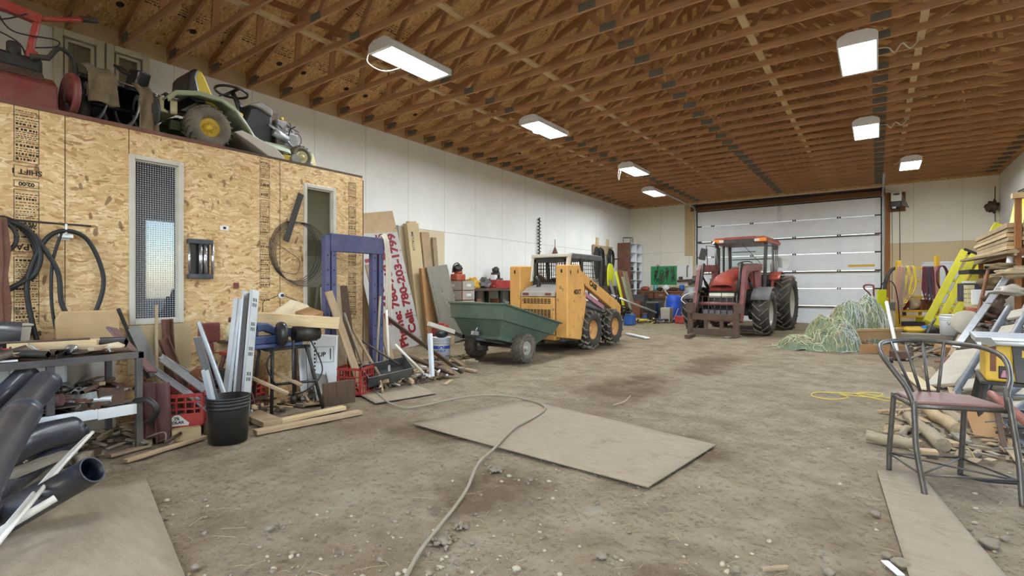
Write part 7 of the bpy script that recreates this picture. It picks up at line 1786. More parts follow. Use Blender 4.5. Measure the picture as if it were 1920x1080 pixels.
bxat('paper_stack', 'white paper sheets lying on the navy blue box', 'paper', 1836, 527, 11.45, .5, .3, .04, 'white_board', bevel=0)
t = thing('tape_strip', 'row of cream square cases stacked upright beside the navy box', 'cases', dp(1817, 570, 10.8), .2)
for k in range(5): obj('case', MB().box((0,0,-.02+.095*k),(.12,.2,.085)), 'cream_plastic', parent=t, bevel=.006)
c = dp(1820, 588, 10.4); item('red_drum', 'faded red cylinder on the heap below the cream cases', 'cylinder', MB().cyl((c.x,c.y,c.z-.16),(c.x+.05,c.y,c.z+.12),.10), 'orange_plastic', bevel=.02)
c = dp(1814, 605, 9.9); item('grey_disc', 'large grey round disc standing by the foot of the long grey bar', 'disc', MB().lathe([(.001,-.03),(.24,-.03),(.26,0),(.24,.03),(.001,.03)], 28, Matrix(((0,1,.35,c.x),(.4,0,-.85,c.y),(.9,0,.35,c.z),(0,0,0,1)))), 'slab_tan')
for i, (px, py, d, r_, sc, m, lb) in enumerate(((1904,512,9.0,.16,(1.8,1.2,.5),'cloth_tan','tan cloth bundle on top of the heap at the right edge'), (1893,545,8.9,.11,(1.8,1.1,.8),'cabinet_grey','pale grey cloth bundle below the tan bundle'), (1868,532,9.9,.16,(1.6,1,.7),'burlap','brown sack behind the pale grey bundle'), (1880,500,9.6,.14,(1.6,1,.5),'burlap','dark brown folded canvas above the tan bundle'))):
    c = dp(px, py, d); item('cloth_bundle', lb, 'cloth', MB().ball(c, r_, sc, 20, 14, jit=.7, seed=i+4), m, 'cloth on the heap')
for i, (px, py, d, lb) in enumerate(((1868,575,9.2,'rusty casting in the gap beside the long grey bar, upper'), (1852,590,9.3,'rusty casting in the gap beside the long grey bar, lower'), (1866,560,9.5,'rusty coil in the gap above the castings'))):
    c = dp(px,py,d); item('casting', lb, 'casting', MB().ball(c, .12, (1.2,1,.9), jit=1.1, seed=i), 'rusty_steel', 'castings on the heap')
c = dp(1892,503,9.6); pipe('white_pipe', 'short speckled white pipe standing open end up on the heap', 'pipe', [c, c+V((.02,.0,.22))], .05, .042, 'white_enamel', 'pipe_inner')
bxat('black_shelf', 'black plastic tray under the lumber stack', 'tray', 1862, 505, 11.5, 1.0, .6, .10, 'black_plastic')
# storage rack with lumber
t = thing('storage_rack', 'brown post rack along the right wall carrying stacked boards', 'rack', (2.45, 15.2, 0))
for x in (-.33, .40):
    for y in (-2.05, 2.1): obj('post', MB().bx(x-.045,x+.045,y-.045,y+.045,0,2.95 if y < 0 else 2.0), 'jamb_wood', parent=t, bevel=.004)
for y in (-2.05, 2.1): obj('cross_beam', MB().bx(-.38,.45,y-.045-.05,y-.048,1.88,2.02), 'brown_wood', parent=t)
for x in (-.40,): obj('side_beam', MB().bx(x-.02,x+.02,-2.3,2.5,1.88,2.0), 'old_lumber', parent=t)
obj('mid_beam', MB().bx(-.40,.45,-2.12,-2.05,1.62,1.70), 'tan_lumber', parent=t); obj('top_cap', MB().bx(-.42,.48,-2.16,-2.0,2.95,3.05), 'pale_lumber', parent=t)
r9 = random.Random(31); order = ['lowest','second','third','fourth','fifth','sixth']
for k in range(6):
    for j in range(3):
        x = 2.10+.22*j+r9.uniform(-.02,.02); y0 = 13.22+r9.uniform(.0,.25); y1 = 17.4+r9.uniform(-.3,.3); z = 2.05+.085*k
        beam('stacked_board', '%s layer board, %s of the stack on the brown rack' % (order[k], ('room side','middle','wall side')[j]), 'board', (x,y0,z), (x+.02,y1,z+.02), .20, .07 if k < 5 else .09, ('pale_lumber','split_wood','tan_lumber')[(k+j) % 3], group='boards stacked on the rack', bevel=.003)
beam('pallet_board', 'dark brown board sticking out below the stacked boards', 'board', (2.02,12.9,1.95), (1.86,17.9,2.0), .16, .05, 'old_lumber')
# yellow ladders
def ladder(name, label, foot, top, across, w, rungs, m, depth=.09, rung='aluminium', labels=False, group=None, rw=.018):
    foot, top = V(foot), V(top); x = (top-foot); L = x.length; x.normalize(); y = V(across); y = (y-x*y.dot(x)).normalized(); z = x.cross(y)
    t = thing(name, label, 'ladder', foot, group=group)
    t.matrix_world = Matrix(((x.x,y.x,z.x,foot.x),(x.y,y.y,z.y,foot.y),(x.z,y.z,z.z,foot.z),(0,0,0,1)))
    for s in (-1, 1) if rw < .05 else (-1, 0, 1):
        r_ = obj('rail', MB().bx(0,L-abs(s)*.05+.05,s*w/2-rw,s*w/2+rw,-depth/2,depth/2), m, parent=t, bevel=.006)
        if labels:
            for u, mm in ((L*.30,'white_board'), (L*.55,'white_board'), (L*.8,'white_board')): obj('sticker', MB().bx(u,u+.22,s*w/2-.012,s*w/2+.012,depth/2,depth/2+.002), mm, parent=r_)
            if s < 0: obj('sticker', MB().bx(L*.2,L*.2+.2,s*w/2-.015,s*w/2+.015,depth/2,depth/2+.003), 'red_plastic', parent=r_)
    for k in range(rungs): obj('rung', MB().bx(L*(k+.6)/rungs-.04,L*(k+.6)/rungs+.04,-w/2,w/2,-.012,.012), rung if not isinstance(rung, tuple) else rung[k % len(rung)], parent=t, bevel=.004)
    obj('top_cap', MB().bx(L-.01,L+.07,-w/2-.03,w/2+.03,-depth/2-.01,depth/2+.01), 'black_plastic', parent=t, bevel=.01)
    return t
A2 = (.75,-.35,-.5)
ladder('step_ladder', 'bright yellow folded stepladder leaning to the right beside the cord rack', dp(1757,612,13.0), dp(1826,478,13.6), (.9,.1,-.45), .46, 6, 'ladder_yellow', .10, 'ladder_yellow', True, 'yellow ladders by the rack', .078)
ladder('step_ladder', 'orange yellow ladder rails leaning right under the bright yellow stepladder', dp(1772,612,13.5), dp(1838,508,14.1), (.9,.1,-.45), .40, 7, 'yellow_paint', .08, 'yellow_paint', False, 'yellow ladders by the rack', .052)
ladder('step_ladder', 'short yellow ladder with white rungs standing behind the navy box', dp(1826,545,13.3), dp(1840,500,13.6), (.9,.1,-.2), .30, 5, 'ladder_yellow', .08, 'white_board', False, 'yellow ladders by the rack')
ladder('step_ladder', 'yellow stepladder standing on top of the stacked boards at the right wall', (2.66,16.2,2.62), (2.93,17.0,3.62), (.6,-.8,.1), .36, 6, 'ladder_yellow', .10, ('ladder_yellow',), False, 'yellow ladders by the rack', .07)
beam('yellow_rail', 'short yellow rail end on the stacked boards beside the upper stepladder', 'rail', (2.30,17.0,2.62), (2.42,17.2,2.86), .16, .08, 'ladder_yellow', up=(0,-1,0))
# white pail with scribbled print
c = dp(1783, 628, 11.2); t = bucket('large white pail with a dark scribble beside the yellow rack foot', (c.x, c.y, max(0,c.z)), .20, .19, .45, 'white_enamel', name='pail', bands=2)
ac = math.atan2(-c.y, -c.x); mb = MB(); rr2 = random.Random(6)
for k in range(9):
    a = ac-.3+.07*k; z = .24+.03*rr2.random(); mb.tube([(.202*math.cos(a),.202*math.sin(a),z),(.202*math.cos(a+.05),.202*math.sin(a+.05),z+.06*rr2.uniform(-1,1))], .005, 5)
obj('scribble', mb, 'ink', parent=t)
beam('pail_plank', 'thick old plank under the large white pail', 'plank', (c.x-.9,c.y+.05,max(.03,c.z-.06)), (c.x+.35,c.y+.1,max(.03,c.z-.06)), .42, .11, 'grey_lumber')
beam('pail_plank', 'second old plank lying in front of the large white pail', 'plank', gp(1700,640)+V((0,0,.05)), gp(1768,650)+V((0,0,.06)), .2, .09, 'old_lumber')
item('brown_carton', 'small brown carton tilted before the large white pail', 'carton', MB().box(gp(1772,668)+V((0,.1,.10)),(.26,.2,.18),(.2,.1,.5)), 'cardboard')
beam('tilted_lath', 'tan lath leaning from the dirt to the large white pail', 'lath', gp(1780,672)+V((0,0,.02)), dp(1802,628,9.6), .08, .02, 'tan_lumber')
# ================================================================ yellow pipe rack with cords
RK = V((.93, 18.5, 0)); RA = math.atan2(.67, .89)
t = thing('pipe_rack', 'yellow tubular scaffold rack hung with cords in front of the man door', 'rack', RK, RA)
for x, h in ((-.56, 2.05), (.56, 2.20)):
    po = obj('post', MB().bx(x-.055,x+.055,-.04,.04,0,h), 'yellow_paint', parent=t, bevel=.008)
    for k in range(14): obj('pin_hole', MB().cyl((x,-.0405,.2+.13*k),(x,-.0415,.2+.13*k),.014,n=8), 'black_ink', parent=po)
for z in (1.84, 1.46, 1.02, .62, .46, .16): obj('cross_bar', MB().bx(-.56,.56,-.02,.02,z-.028,z+.028), 'yellow_paint', parent=t, bevel=.005)
obj('shelf_board', MB().bx(-.54,.54,-.0,.5,.60,.64), 'tan_lumber', parent=t)
for x in (-.5, .5): obj('rear_post', MB().bx(x-.03,x+.03,.48,.54,0,1.0), 'yellow_paint', parent=t)
def rk(x, y, z): 
    c_, s_ = math.cos(RA), math.sin(RA); return V((RK.x+x*c_-y*s_, RK.y+x*s_+y*c_, z))
cl = [('cord_pink','pinkish brown'),('hose_grey','tan'),('cord_yellow','yellow'),('cord_pink','dull pink'),('cord_yellow','pale yellow')]
for i, (m, nm) in enumerate(cl):
    x0 = -.60+.085*i; mb = MB()
    for k in range(4):
        dx = .03*k; lo = 1.84-(1.05-.12*i)-.06*k
        mb.tube(bez([rk(x0-.10+dx*.5,-.06-.015*k,lo+.2), rk(x0-.06+dx,-.07-.012*k,1.5), rk(x0+dx,-.05-.01*k,1.90), rk(x0+.05+dx,-.07-.012*k,1.5), rk(x0+.03+dx*.5,-.09-.01*k,lo+.15), rk(x0-.05,-.10-.012*k,lo)], 6, True), .016, 6, closed=True)
    item('extension_cord', 'bunch of %s cord hanging at the left of the yellow rack' % nm, 'cord', mb, m, 'cords on the left of the rack')
for i, (m, nm) in enumerate((('cord_maroon','dark maroon'),('navy','navy'),('cord_maroon','purplish'),('cord_pink','pink'))):
    x0 = .12+.10*i; mb = MB()
    for k in range(4):
        lo = 1.22-.08*k-.03*i; dx = .018*k
        mb.tube(bez([rk(x0-.03+dx,-.05-.01*k,lo), rk(x0-.03+dx,-.06,1.55), rk(x0+dx,-.05-.01*k,1.89), rk(x0+.04+dx,-.07,1.55), rk(x0+.04+dx,-.06-.01*k,lo+.05)], 6, True), .014, 6, closed=True)
    item('extension_cord', 'bunch of %s cord hanging at the right of the yellow rack' % nm, 'cord', mb, m, 'cords on the right of the rack')
mb = MB()
for k in range(3): mb.tube([rk(.62+.0*k+.16*math.sin(a),-.07-.03*k,1.58+.33*math.cos(a)) for a in [2*PI*j/24 for j in range(24)]], .014, 6, closed=True)
item('extension_cord', 'dark cord loop hung outside the right post of the yellow rack', 'cord', mb, 'cord_maroon')
item('black_tube_arch', 'thick black hose arched behind the yellow rack', 'hose', MB().tube(bez([rk(-.42,.75,.35),rk(-.36,.75,1.4),rk(-.1,.78,1.85),rk(.14,.75,1.7),rk(.2,.75,1.0),rk(.22,.75,.4)],6), .05, 10), 'black_rubber')
sh = [('red_jug','round red fuel jug on the yellow rack shelf','jug',-.22,.34,.40,.642,'red_plastic'), ('white_sack','white sack on the yellow rack shelf','sack',.10,.34,.42,.642,'tarp'), ('brown_crate','brown wooden crate on the right of the yellow rack shelf','crate',.36,.36,.30,.642,'brown_wood'), ('grey_can','grey motor on the left of the yellow rack shelf','motor',-.44,.24,.22,.642,'mid_grey'), ('blue_crate','dark blue crate below the yellow rack shelf','crate',.05,.7,.30,.0,'navy'), ('yellow_guard','yellow plastic guard below the yellow rack shelf','panel',.34,.12,.42,.0,'grass_yellow')]
for i, (nm, lb, ct, x, w, h, z, m) in enumerate(sh):
    c = rk(x, .26, z)
    if nm in ('red_jug','white_sack'): mb = MB().ball((c.x,c.y,z+h*.48), w*.5, (1,1,h/w*.95), 16, 12, jit=.25, seed=i)
    else: mb = MB().box((c.x,c.y,z+h/2),(w,.34,h),(0,0,RA))
    item(nm, lb, ct, mb, m, 'things on the yellow rack', bevel=.02)
lw = [('yellow_bundle','yellow and grey bundle lying before the left rack post','bundle','saw_yellow',-.42,-.35,.16), ('blue_bundle','blue bag lying at the foot of the yellow rack','bag','blue_plastic',-.05,-.42,.17), ('black_chest','dark flat machine before the yellow rack','machine','saw_grey',.02,-.85,.24), ('tan_bag','tan bag on the dark flat machine','bag','cloth_tan',.22,-.45,.14)]
for i, (nm, lb, ct, m, x, y, r_) in enumerate(lw):
    c = rk(x, y, 0); item(nm, lb, ct, MB().ball((c.x,c.y,r_*.62), r_, (1.7,1,.62), 16, 10, jit=.5, seed=i+20), m, 'things before the yellow rack')
rod('grey_hose', 'grey hose arched over the things before the yellow rack', 'hose', [rk(-.5,-.9,.05),rk(-.3,-.95,.45),rk(.1,-.95,.55),rk(.35,-.95,.3),rk(.42,-.95,.02)], .03, 'mid_grey', smooth=6)
# hand truck and yellow sheet behind the heap
c = dp(1634,560,14.2); t = thing('hand_truck', 'red hand truck with looped handle behind the netting heap', 'hand truck', (c.x, c.y, 0))
obj('handle', MB().tube(bez([(.05,0,.6),(.05,0,1.25),(.02,0,1.36),(-.14,0,1.36),(-.17,0,1.27),(-.02,0,1.05),(-.02,0,.6)],6), .022, 8), 'dark_red', parent=t); obj('frame', MB().bx(-.16,.10,-.03,.03,.05,.98), 'orange_plastic', parent=t); obj('toe_plate', MB().bx(-.2,.14,-.25,.03,.0,.02), 'dark_red', parent=t)
for s in (-1, 1): obj('wheel', MB().lathe([(.03,-.03),(.11,-.03),(.13,0),(.11,.03),(.03,.03)], 18, Matrix(((0,0,1,-.03+s*.20),(1,0,0,.06),(0,1,0,.13),(0,0,0,1)))), 'black_rubber', parent=t)
c = dp(1652,565,13.6); item('yellow_sheet', 'yellow plastic sheet standing behind the netting heap', 'sheet', MB().box((c.x,c.y,.62),(.24,.03,1.24),(.05,0,.5)), 'grass_yellow', bevel=.02)
rod('black_hose', 'black hose looping over the yellow sheet to the rack', 'hose', [c+V((-.05,-.05,.2)), c+V((.05,-.05,.5)), c+V((.25,-.05,.5)), c+V((.35,0,.1)), c+V((.4,.1,-.6))], .013, 'cord_black', smooth=6)
# ================================================================ netting heap in a tan tub
t0 = V((-.42,12.85,0)); t1 = V((.42,13.75,0)); tx = (t1-t0); TL = tx.length; ta = math.atan2(tx.y, tx.x); tm = (t0+t1)/2+V((-.25,.28,0))
t = thing('stock_tub', 'long tan plastic tub under the netting heap', 'tub', tm, ta)
w1, d1, h1 = TL/2, .36, .42
rg = [(.88,.80,.0),(1.0,1.0,h1-.06),(1.03,1.06,h1-.06),(1.03,1.06,h1),(.97,.94,h1),(.86,.76,.03)]
vs = []
for a, b, z in rg: vs += [(-w1*a,-d1*b,z),(w1*a,-d1*b,z),(w1*a,d1*b,z),(-w1*a,d1*b,z)]
fs = [(i*4+k, i*4+(k+1) % 4, (i+1)*4+(k+1) % 4, (i+1)*4+k) for i in range(len(rg)-1) for k in range(4)]+[(3,2,1,0),(20,21,22,23)]
obj('tub_wall', MB().add(vs, fs), 'bin_tan', parent=t, bevel=.012)
hp = thing('netting_heap', 'big tangled heap of green and white bale netting over the tan tub', 'netting', tm)
def hh(x, y):
    # local coordinates along and across the tub
    c_, s_ = math.cos(-ta), math.sin(-ta); u = x*c_-y*s_; v = x*s_+y*c_
    a = max(0, 1-((u+.10)/.95)**2-((v-(.02 if u > -.72 else -.12))/(.36 if u > -.72 else .55))**2); b = max(0, 1-((u+1.05)/.50)**2-((v+.22)/.60)**2); c3 = max(0, 1-((u+1.45)/.55)**2-((v+.0)/.55)**2)
    h = max(1.06*a**.6, .66*b**.6, .26*c3**.6)
    if h > .02: h *= 1+.22*mnoise.noise(V((x*2.6,y*2.6,0)))+.12*mnoise.noise(V((x*7,y*7,3)))
    return max(h, 0)
def hfn(u, v):
    x = -2.2+3.4*u; y = -1.6+2.9*v; return (x, y, hh(x,y)-.012)
mb = MB().grid(64, 56, hfn)
keep = [f for f in mb.f if max(mb.v[i][2] for i in f) > 0]; k_ = len(keep); mb.f = keep; mb.m = [0]*k_; mb.s = [True]*k_
obj('mound', mb, mat('netting_shade', lin(112,122,98), .9, var=.35, scale=5).m, parent=hp)  # darker green base paints in the shadowed gaps between strands
rn = random.Random(77)
for part_nm, m, cnt, test in (('green_strands','netting_green',420,lambda x,y: True), ('pale_strands','netting_pale',300,lambda x,y: True), ('white_film','netting_grey',200,lambda x,y: abs(x-.15) < .5 and y < .5), ('straw_strands','straw',120,lambda x,y: x < -.3)):
    mb = MB(); n_ = 0; tries = 0
    while n_ < cnt and tries < 20000:
        tries += 1
        x = rn.uniform(-2.1,1.0); y = rn.uniform(-1.5,1.1); h = hh(x,y)
        if h < .03 or not test(x,y): continue
        n_ += 1; a = rn.uniform(0,2*PI); ln = rn.uniform(.10,.34); cv = rn.uniform(-4.5,4.5); pts = []
        for k in range(8):
            pts.append((x, y, hh(x,y)+rn.uniform(.0,.035)*math.sin(PI*k/7)+.004)); a += cv/7; x += ln/7*math.cos(a); y += ln/7*math.sin(a)
        mb.tube(pts, rn.uniform(.003,.007), 4, caps=False)
    o = obj(part_nm, mb, m, parent=hp, kind='stuff')
for i, (px,py,qx,qy,w,lb) in enumerate(((1576,646,1668,668,.16,'long flattened brown carton flap in front of the netting heap'), (1612,662,1700,664,.2,'second brown carton flap under the front of the tan tub'), (1518,640,1556,654,.14,'small brown carton end at the left foot of the netting heap'))):
    a, b = gp(px,py), gp(qx,qy); beam('carton_flap', lb, 'cardboard', a+V((0,0,.09)), b+V((0,0,.09)), .02, .17, 'cardboard', up=(0,-.25,1), group='cartons before the netting heap', bevel=0)
a = gp(1640, 664); beam('flat_carton', 'flat carton lying open before the tan tub', 'cardboard', gp(1590,655)+V((0,.1,.012)), gp(1690,662)+V((0,.1,.012)), .5, .016, 'cardboard', bevel=0)
beam('white_pole', 'white plastic pole leaning on the netting heap and tub', 'pole', gp(1684,668)+V((0,0,.0)), dp(1662,566,10.4), .04, .04, 'white_plastic', mb=lambda L: MB().cyl((-L/2,0,0),(L/2,0,0),.032))
# ================================================================ door opener and hanging chain
t = thing('door_opener', 'white and black door opener box mounted right of the overhead door', 'door opener', (.50, YF-.005, 3.98))
obj('motor_box', MB().bx(-.13,.15,-.28,-.06,.18,.48), 'white_enamel', parent=t, bevel=.012); obj('badge', MB().prism([(.10*math.cos(a)+.01,.035*math.sin(a)+.41) for a in [2*PI*i/16 for i in range(16)]], XZ, .281, .284), 'black_plastic', parent=t)
obj('lower_motor', MB().bx(-.15,.14,-.26,-.05,-.02,.18).cyl((-.12,-.15,.0),(.12,-.15,.0),.08), 'black_iron', parent=t, bevel=.02); obj('mount_plate', MB().bx(-.22,.26,-.05,0,-.14,.5), 'header_wood', parent=t)
obj('label_tag', MB().bx(-.10,.0,-.29,-.26,-.06,.0), 'white_board', parent=t); obj('cover_flap', MB().prism([(.16,.45),(.22,.3),(.36,-.05),(.16,.05)], XZ, .06, .08), 'mid_grey', parent=t)
rod('pull_chain', 'thin chain hanging from the door opener down to the rack', 'chain', [(.60,YF-.12,3.97),(.61,YF-.12,2.2)], .012, 'dark_steel', n=6)
rod('thin_line', 'thin cord hanging left of the pull chain', 'cord', [(.40,YF-.08,3.9),(.41,YF-.08,2.4),(.40,YF-.08,.9)], .007, 'dark_steel', n=6)
item('outlet_box', 'small black outlet box on the far wall behind the rack', 'outlet', MB().bx(.58,.68,YF-.03,YF-.001,1.42,1.58), 'black_plastic', bevel=.004)
item('bird_nest', 'brown dusty clump high in the far right corner', 'nest', MB().ball((2.86,YF-.14,3.78), .13, (1,.9,1.3), jit=1.2, seed=2), 'rusty_steel')
item('corner_rod', 'thin dark rod hung in the far right corner', 'rod', MB().tube([(2.93,YF-.10,2.5),(2.93,YF-.10,4.4)], .012, 6), 'dark_steel')
# ================================================================ sheets lying on the dirt
def sheet(name, lb, pts, m, z=.012, th=.012):
    P = [gp(*p) for p in pts]; c = sum(P, V())/len(P)
    mb = MB(); n = len(P)
    nu = 12
    def fn(u, v):
        p = P[0]*(1-u)*(1-v)+P[1]*u*(1-v)+P[2]*u*v+P[3]*(1-u)*v
        return (p.x, p.y, z+.006*mnoise.noise(V((p.x*1.3,p.y*1.3,5))))
    mb.grid(nu, nu, fn)
    up = mb.v[1]; a = V(mb.v[1])-V(mb.v[0]); b = V(mb.v[nu+1])-V(mb.v[0])
    if a.cross(b).z < 0: mb.f = [f[::-1] for f in mb.f]
    o = item(name, lb, 'board', mb, m)
    md = o.modifiers.new('solid', 'SOLIDIFY'); md.thickness = th; md.offset = -1
    return o
sheet('plywood_sheet', 'big dirty plywood sheet sunk in the dirt in the middle of the floor', [(775,798),(1215,918),(1342,838),(985,752)], 'plywood_dirty', .022)
sheet('plywood_sheet', 'brown stained plywood sheet in the near left corner of the floor', [(-420,1010),(274,904),(352,1100),(-200,1300)], 'plywood_dirty', .020)
sheet('plywood_sheet', 'narrow plywood strip running from under the chair to the near right', [(1644,886),(1722,890),(1905,1110),(1712,1110)], 'plywood_dirty', .018)
sheet('plywood_sheet', 'small plywood sheet on the dirt in front of the red crate', [(672,740),(704,757),(818,738),(762,716)], 'plywood_dirty', .012)
# hose across the floor
hp = [(760,1090),(790,1036),(826,990),(872,928),(896,880),(926,850),(962,812),(1000,790),(1021,775),(1018,766),(1000,758),(962,750),(930,747),(890,748),(845,752),(800,762),(760,767),(728,757),(706,738),(690,728)]
rod('garden_hose', 'dusty grey hose winding across the floor and the big plywood sheet', 'hose', [gp(*p)+V((0,0,.036 if 1030 > p[0] > 880 and p[1] < 905 else .016)) for p in hp], .0105, 'hose_grey', n=10, smooth=8)
rod('yellow_rope', 'thin yellow rope lying in loops on the dirt left of the chair', 'rope', [gp(x,y)+V((0,0,.008)) for x,y in ((1670,748),(1620,740),(1560,737),(1528,737),(1524,744),(1560,750),(1590,746),(1575,740),(1610,744),(1640,746),(1655,740),(1632,737),(1606,740),(1660,752),(1690,756),(1740,768))], .006, 'cord_yellow', n=6, smooth=6)
rod('straw_twig', 'pale forked twig on the dirt beyond the big plywood sheet', 'twig', [gp(1150,761)+V((0,0,.008)), gp(1172,755)+V((0,0,.012)), gp(1182,745)+V((0,0,.02))], .006, 'straw', n=6)
# dried mud lumps
for i, (px, py, r_, m, lb) in enumerate(((830,1015,.05,'stone','grey crumbled mortar lump beside the hose, nearest the viewer'), (862,985,.04,'stone','grey crumbled mortar lump beside the hose, second from the viewer'), (935,880,.05,'stone','pale mortar lump between hose and big plywood sheet'), (1105,872,.025,'old_lumber','small dark clod on the big plywood sheet'), (1325,640,.0,'stone',''))):
    if not lb: continue
    p = gp(px, py); mb = MB(); rq = random.Random(i)
    for k in range(26):
        d = abs(rq.gauss(0, r_*.9)); a = rq.uniform(0, 2*PI); q = rq.uniform(.25, .5)*r_*max(.25, 1-d/(r_*3))
        mb.ball((p.x+d*math.cos(a), p.y+d*math.sin(a), q*.4), q, (1.2,1,.7), 8, 5, jit=.8, seed=k)
    item('mortar_lump', lb, 'lump', mb, m, 'mortar lumps on the floor')
# separate stones
st = [(1857,1024,.055,'largest round stone, right of the plywood strip'), (1128,1046,.036,'smooth dark pebble in the middle foreground'), (1689,1062,.05,'tan stone beside the plywood strip at the bottom edge'), (1662,1044,.032,'smaller tan stone beside the strip near the bottom edge'), (1882,1012,.025,'small dark stone right of the largest round stone'), (1641,966,.035,'angular dark stone left of the plywood strip'), (1380,1070,.030,'grey pebble at the bottom edge right of centre'), (1555,1076,.034,'pair stone at the bottom edge, darker'), (506,993,.030,'flat pale stone in the left foreground'), (520,985,.022,'small pale stone beside the flat one in the left foreground'), (1244,932,.022,'pale pebble just below the big plywood sheet'), (367,1066,.03,'dark flat stone at the bottom edge, left')]
for i, (px, py, r_, lb) in enumerate(st):
    p = gp(px, py); r_ *= .62; item('stone', lb, 'stone', MB().ball((p.x,p.y,r_*.45), r_, (1.25,1,.72), 16, 10, jit=.35, seed=i*3), 'stone', 'stones on the floor')
beam('white_shard', 'white curved plastic shard at the bottom edge beside the plywood strip', 'shard', gp(1658,1056)+V((0,0,.012)), gp(1690,1084)+V((0,0,.012)), .035, .008, 'white_plastic')
beam('wood_sliver', 'short pale wood sliver at the bottom edge right of centre', 'wood', gp(1430,1072)+V((0,0,.012)), gp(1476,1068)+V((0,0,.012)), .022, .016, 'old_lumber')
beam('floor_plate', 'dark lump of wood before the tractor fork frame', 'wood', gp(1288,634)+V((0,0,.04)), gp(1300,630)+V((0,0,.04)), .12, .08, 'dark_board')
beam('fork_tine', 'pale flat slat on the dirt before the tractor fork frame', 'slat', gp(1362,634)+V((0,0,.02)), gp(1388,631)+V((0,0,.02)), .12, .03, 'grey_lumber')
# gravel and straw scattered over the dirt
rg_ = random.Random(101); mb = MB(); mb2 = MB(); mb3 = MB()
for i in range(1500):
    px = rg_.uniform(150, 1920); py = 640+440*(rg_.random()**.55)
    p = gp(px, py)
    if p.x < -5.2 or p.x > 2.6: continue
    cl = mnoise.noise(V((p.x*.8,p.y*.8,9)))
    if cl < rg_.uniform(-.3,.55): continue
    r_ = rg_.choice((.005,.006,.008,.010,.014))*rg_.uniform(.7,1.2)
    (mb if i % 3 else mb2).ball((p.x,p.y,fl_h(p.x,p.y)+r_*.35), r_, (rg_.uniform(.9,1.6),1,rg_.uniform(.5,.8)), 7, 5, jit=.5, seed=i)
for i in range(260):
    px = rg_.uniform(200, 1920); py = 640+440*(rg_.random()**.6); p = gp(px,py)
    if p.x < -5.2 or p.x > 2.6: continue
    a = rg_.uniform(0,PI); l = rg_.uniform(.02,.07)
    z = .006
    mb3.tube([(p.x-l*math.cos(a),p.y-l*math.sin(a),z-.004),(p.x,p.y,z+rg_.uniform(0,.006)),(p.x+l*math.cos(a+.3),p.y+l*math.sin(a+.3),z-.004)], rg_.uniform(.0008,.0016), 4, caps=False)
obj('gravel', mb, 'stone', label='brownish grey gravel scattered over the dirt floor', cat='gravel', kind='stuff', recentre=False)
obj('gravel', mb2, mat('gravel_pale', lin(176,164,142), .9, var=.2, dust=.3).m, label='paler pebbles scattered over the dirt floor', cat='gravel', kind='stuff', recentre=False)
obj('straw', mb3, 'straw', label='loose straw bits scattered over the dirt floor', cat='straw', kind='stuff', recentre=False)
# ================================================================ loose small scrap that nobody could count
def junk(name, label, x0, x1, y0, y1, zf, n, mats, seed, smax=.12):
    rj = random.Random(seed); mb = MB()
    for i in range(n):
        x, y = rj.uniform(x0, x1), rj.uniform(y0, y1); z = zf(x, y)*rj.uniform(.25, 1.0) if callable(zf) else rj.uniform(zf[0], zf[1])
        l = rj.uniform(.03, smax); a = rj.uniform(0, 2*PI); e = rj.uniform(-.35, .35); d = V((math.cos(a)*math.cos(e), math.sin(a)*math.cos(e), math.sin(e)))*l
        c = V((x, y, z)); p, q = c-d, c+d
        lo = 0.004 if callable(zf) else zf[0]
        p.z = max(p.z, lo+.008); q.z = max(q.z, lo+.008); mi = rj.randrange(len(mats)); k = rj.random()
        if k < .35: mb.tube([p, q], rj.uniform(.006, .016), 6, mi=mi)
        elif k < .65: mb.bar(p, q, rj.uniform(.02, .07), .006, mi=mi)
        elif k < .85: mb.bar(p, q, rj.uniform(.02, .05), rj.uniform(.02, .05), mi=mi)
        elif k < .93: mb.tube(bez([p, (p+q)/2+V((rj.uniform(-.06,.06), rj.uniform(-.06,.06), .05)), q], 4), .007, 5, mi=mi)
        else: mb.ball(c, rj.uniform(.02, .045), (1,1.2,.8), 8, 6, mi, .6, i)
    return obj(name, mb, mats, label=label, cat='scrap', kind='stuff', recentre=False)
STEEL = ['rusty_steel','dark_steel','black_iron','mid_grey','rust_red','galvanised']
WOODY = ['old_lumber','tan_lumber','split_wood','grey_lumber','rusty_steel']
junk('scrap_litter', 'small rusty scrap heaped on the lower shelf of the bench', -5.45, -4.86, .10, 1.50, (.35, .53), 170, STEEL, 1)
junk('scrap_litter', 'small steel scrap spread over the bench top', -5.48, -4.86, .08, 1.48, (.785, .82), 80, STEEL, 2, .09)
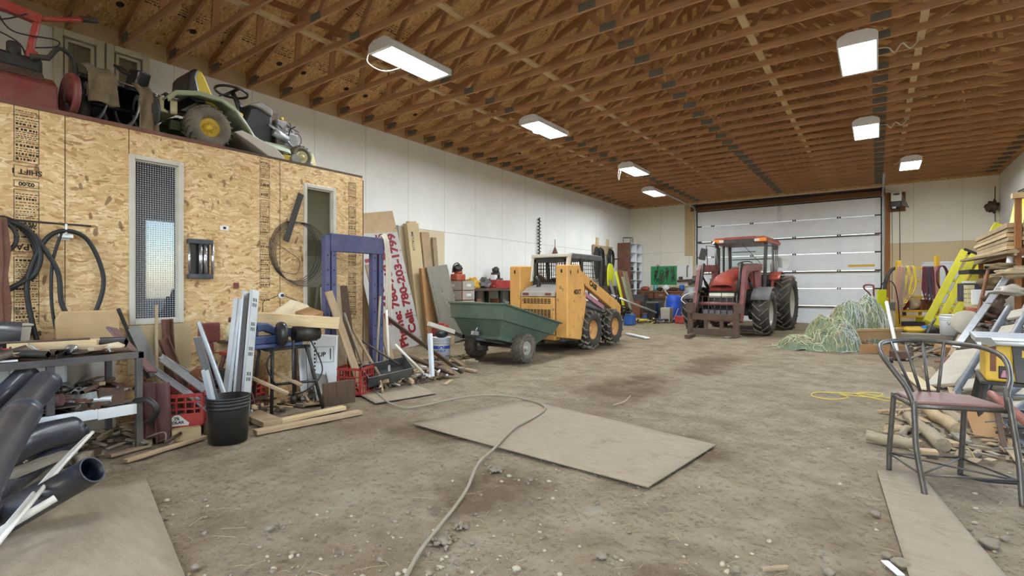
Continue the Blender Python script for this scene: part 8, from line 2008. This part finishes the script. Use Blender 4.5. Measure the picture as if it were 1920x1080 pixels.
junk('scrap_litter', 'dusty litter on the dirt under the bench', -5.5, -4.72, .5, 1.85, (.0, .06), 130, ['stone','old_lumber','rusty_steel','dark_steel','plywood_dirty'], 3, .08)
junk('scrap_litter', 'rusty small parts heaped behind the marked red crate', -5.72, -5.05, 1.75, 2.62, lambda x, y: .42 if x < -5.25 else .20, 150, STEEL, 4)
junk('scrap_litter', 'scrap wood and steel on the dirt under the saw stand', -5.72, -5.05, 2.6, 3.85, (.0, .12), 110, WOODY, 5)
junk('scrap_litter', 'mixed offcuts on the dirt below the leaning tubes', -5.6, -4.95, 4.05, 5.5, (.0, .14), 130, WOODY+['white_enamel','dark_steel'], 6)
junk('scrap_litter', 'offcuts and hose ends around the foot of the white pail', -6.6, -5.9, 6.0, 7.0, (.0, .06), 60, WOODY, 7)
junk('scrap_litter', 'small parts spread over the dark workbench top', -8.70, -8.32, 9.95, 13.3, (1.275, 1.36), 90, STEEL, 8)
junk('scrap_litter', 'mixed litter on the dirt before the back bench', -8.2, -6.0, 16.8, 20.4, (.0, .16), 170, ['rusty_steel','cable_white','navy','old_lumber','mid_grey','black_iron','cord_yellow','blue_plastic'], 9, .16)
junk('scrap_litter', 'small parts spread over the back bench top', -8.2, -6.3, 20.62, 21.2, (1.155, 1.22), 60, STEEL, 10, .09)
junk('scrap_litter', 'small machine parts filling the heap along the right wall', 1.35, 2.05, 9.7, 15.6, lambda x, y: .55+.35*(x-1.3), 240, STEEL+['mid_grey','orange_plastic','cloth_tan'], 11, .18)
junk('scrap_litter', 'bark and splinters on the dirt around the firewood', .05, 1.5, 5.0, 6.9, (.0, .035), 150, ['split_wood','log_bark','old_lumber','tan_lumber'], 12, .07)
junk('scrap_litter', 'litter on the dirt between the tan tub and the yellow rack', .45, 1.5, 12.0, 17.6, (.0, .10), 120, ['old_lumber','grey_lumber','rusty_steel','mid_grey','navy','cloth_tan'], 13, .16)
junk('scrap_litter', 'thin pipes and splinters on the dirt under the bench saw', .85, 1.8, 5.3, 6.8, (.0, .12), 80, ['grey_metal','old_lumber','galvanised','dark_steel'], 14, .2)
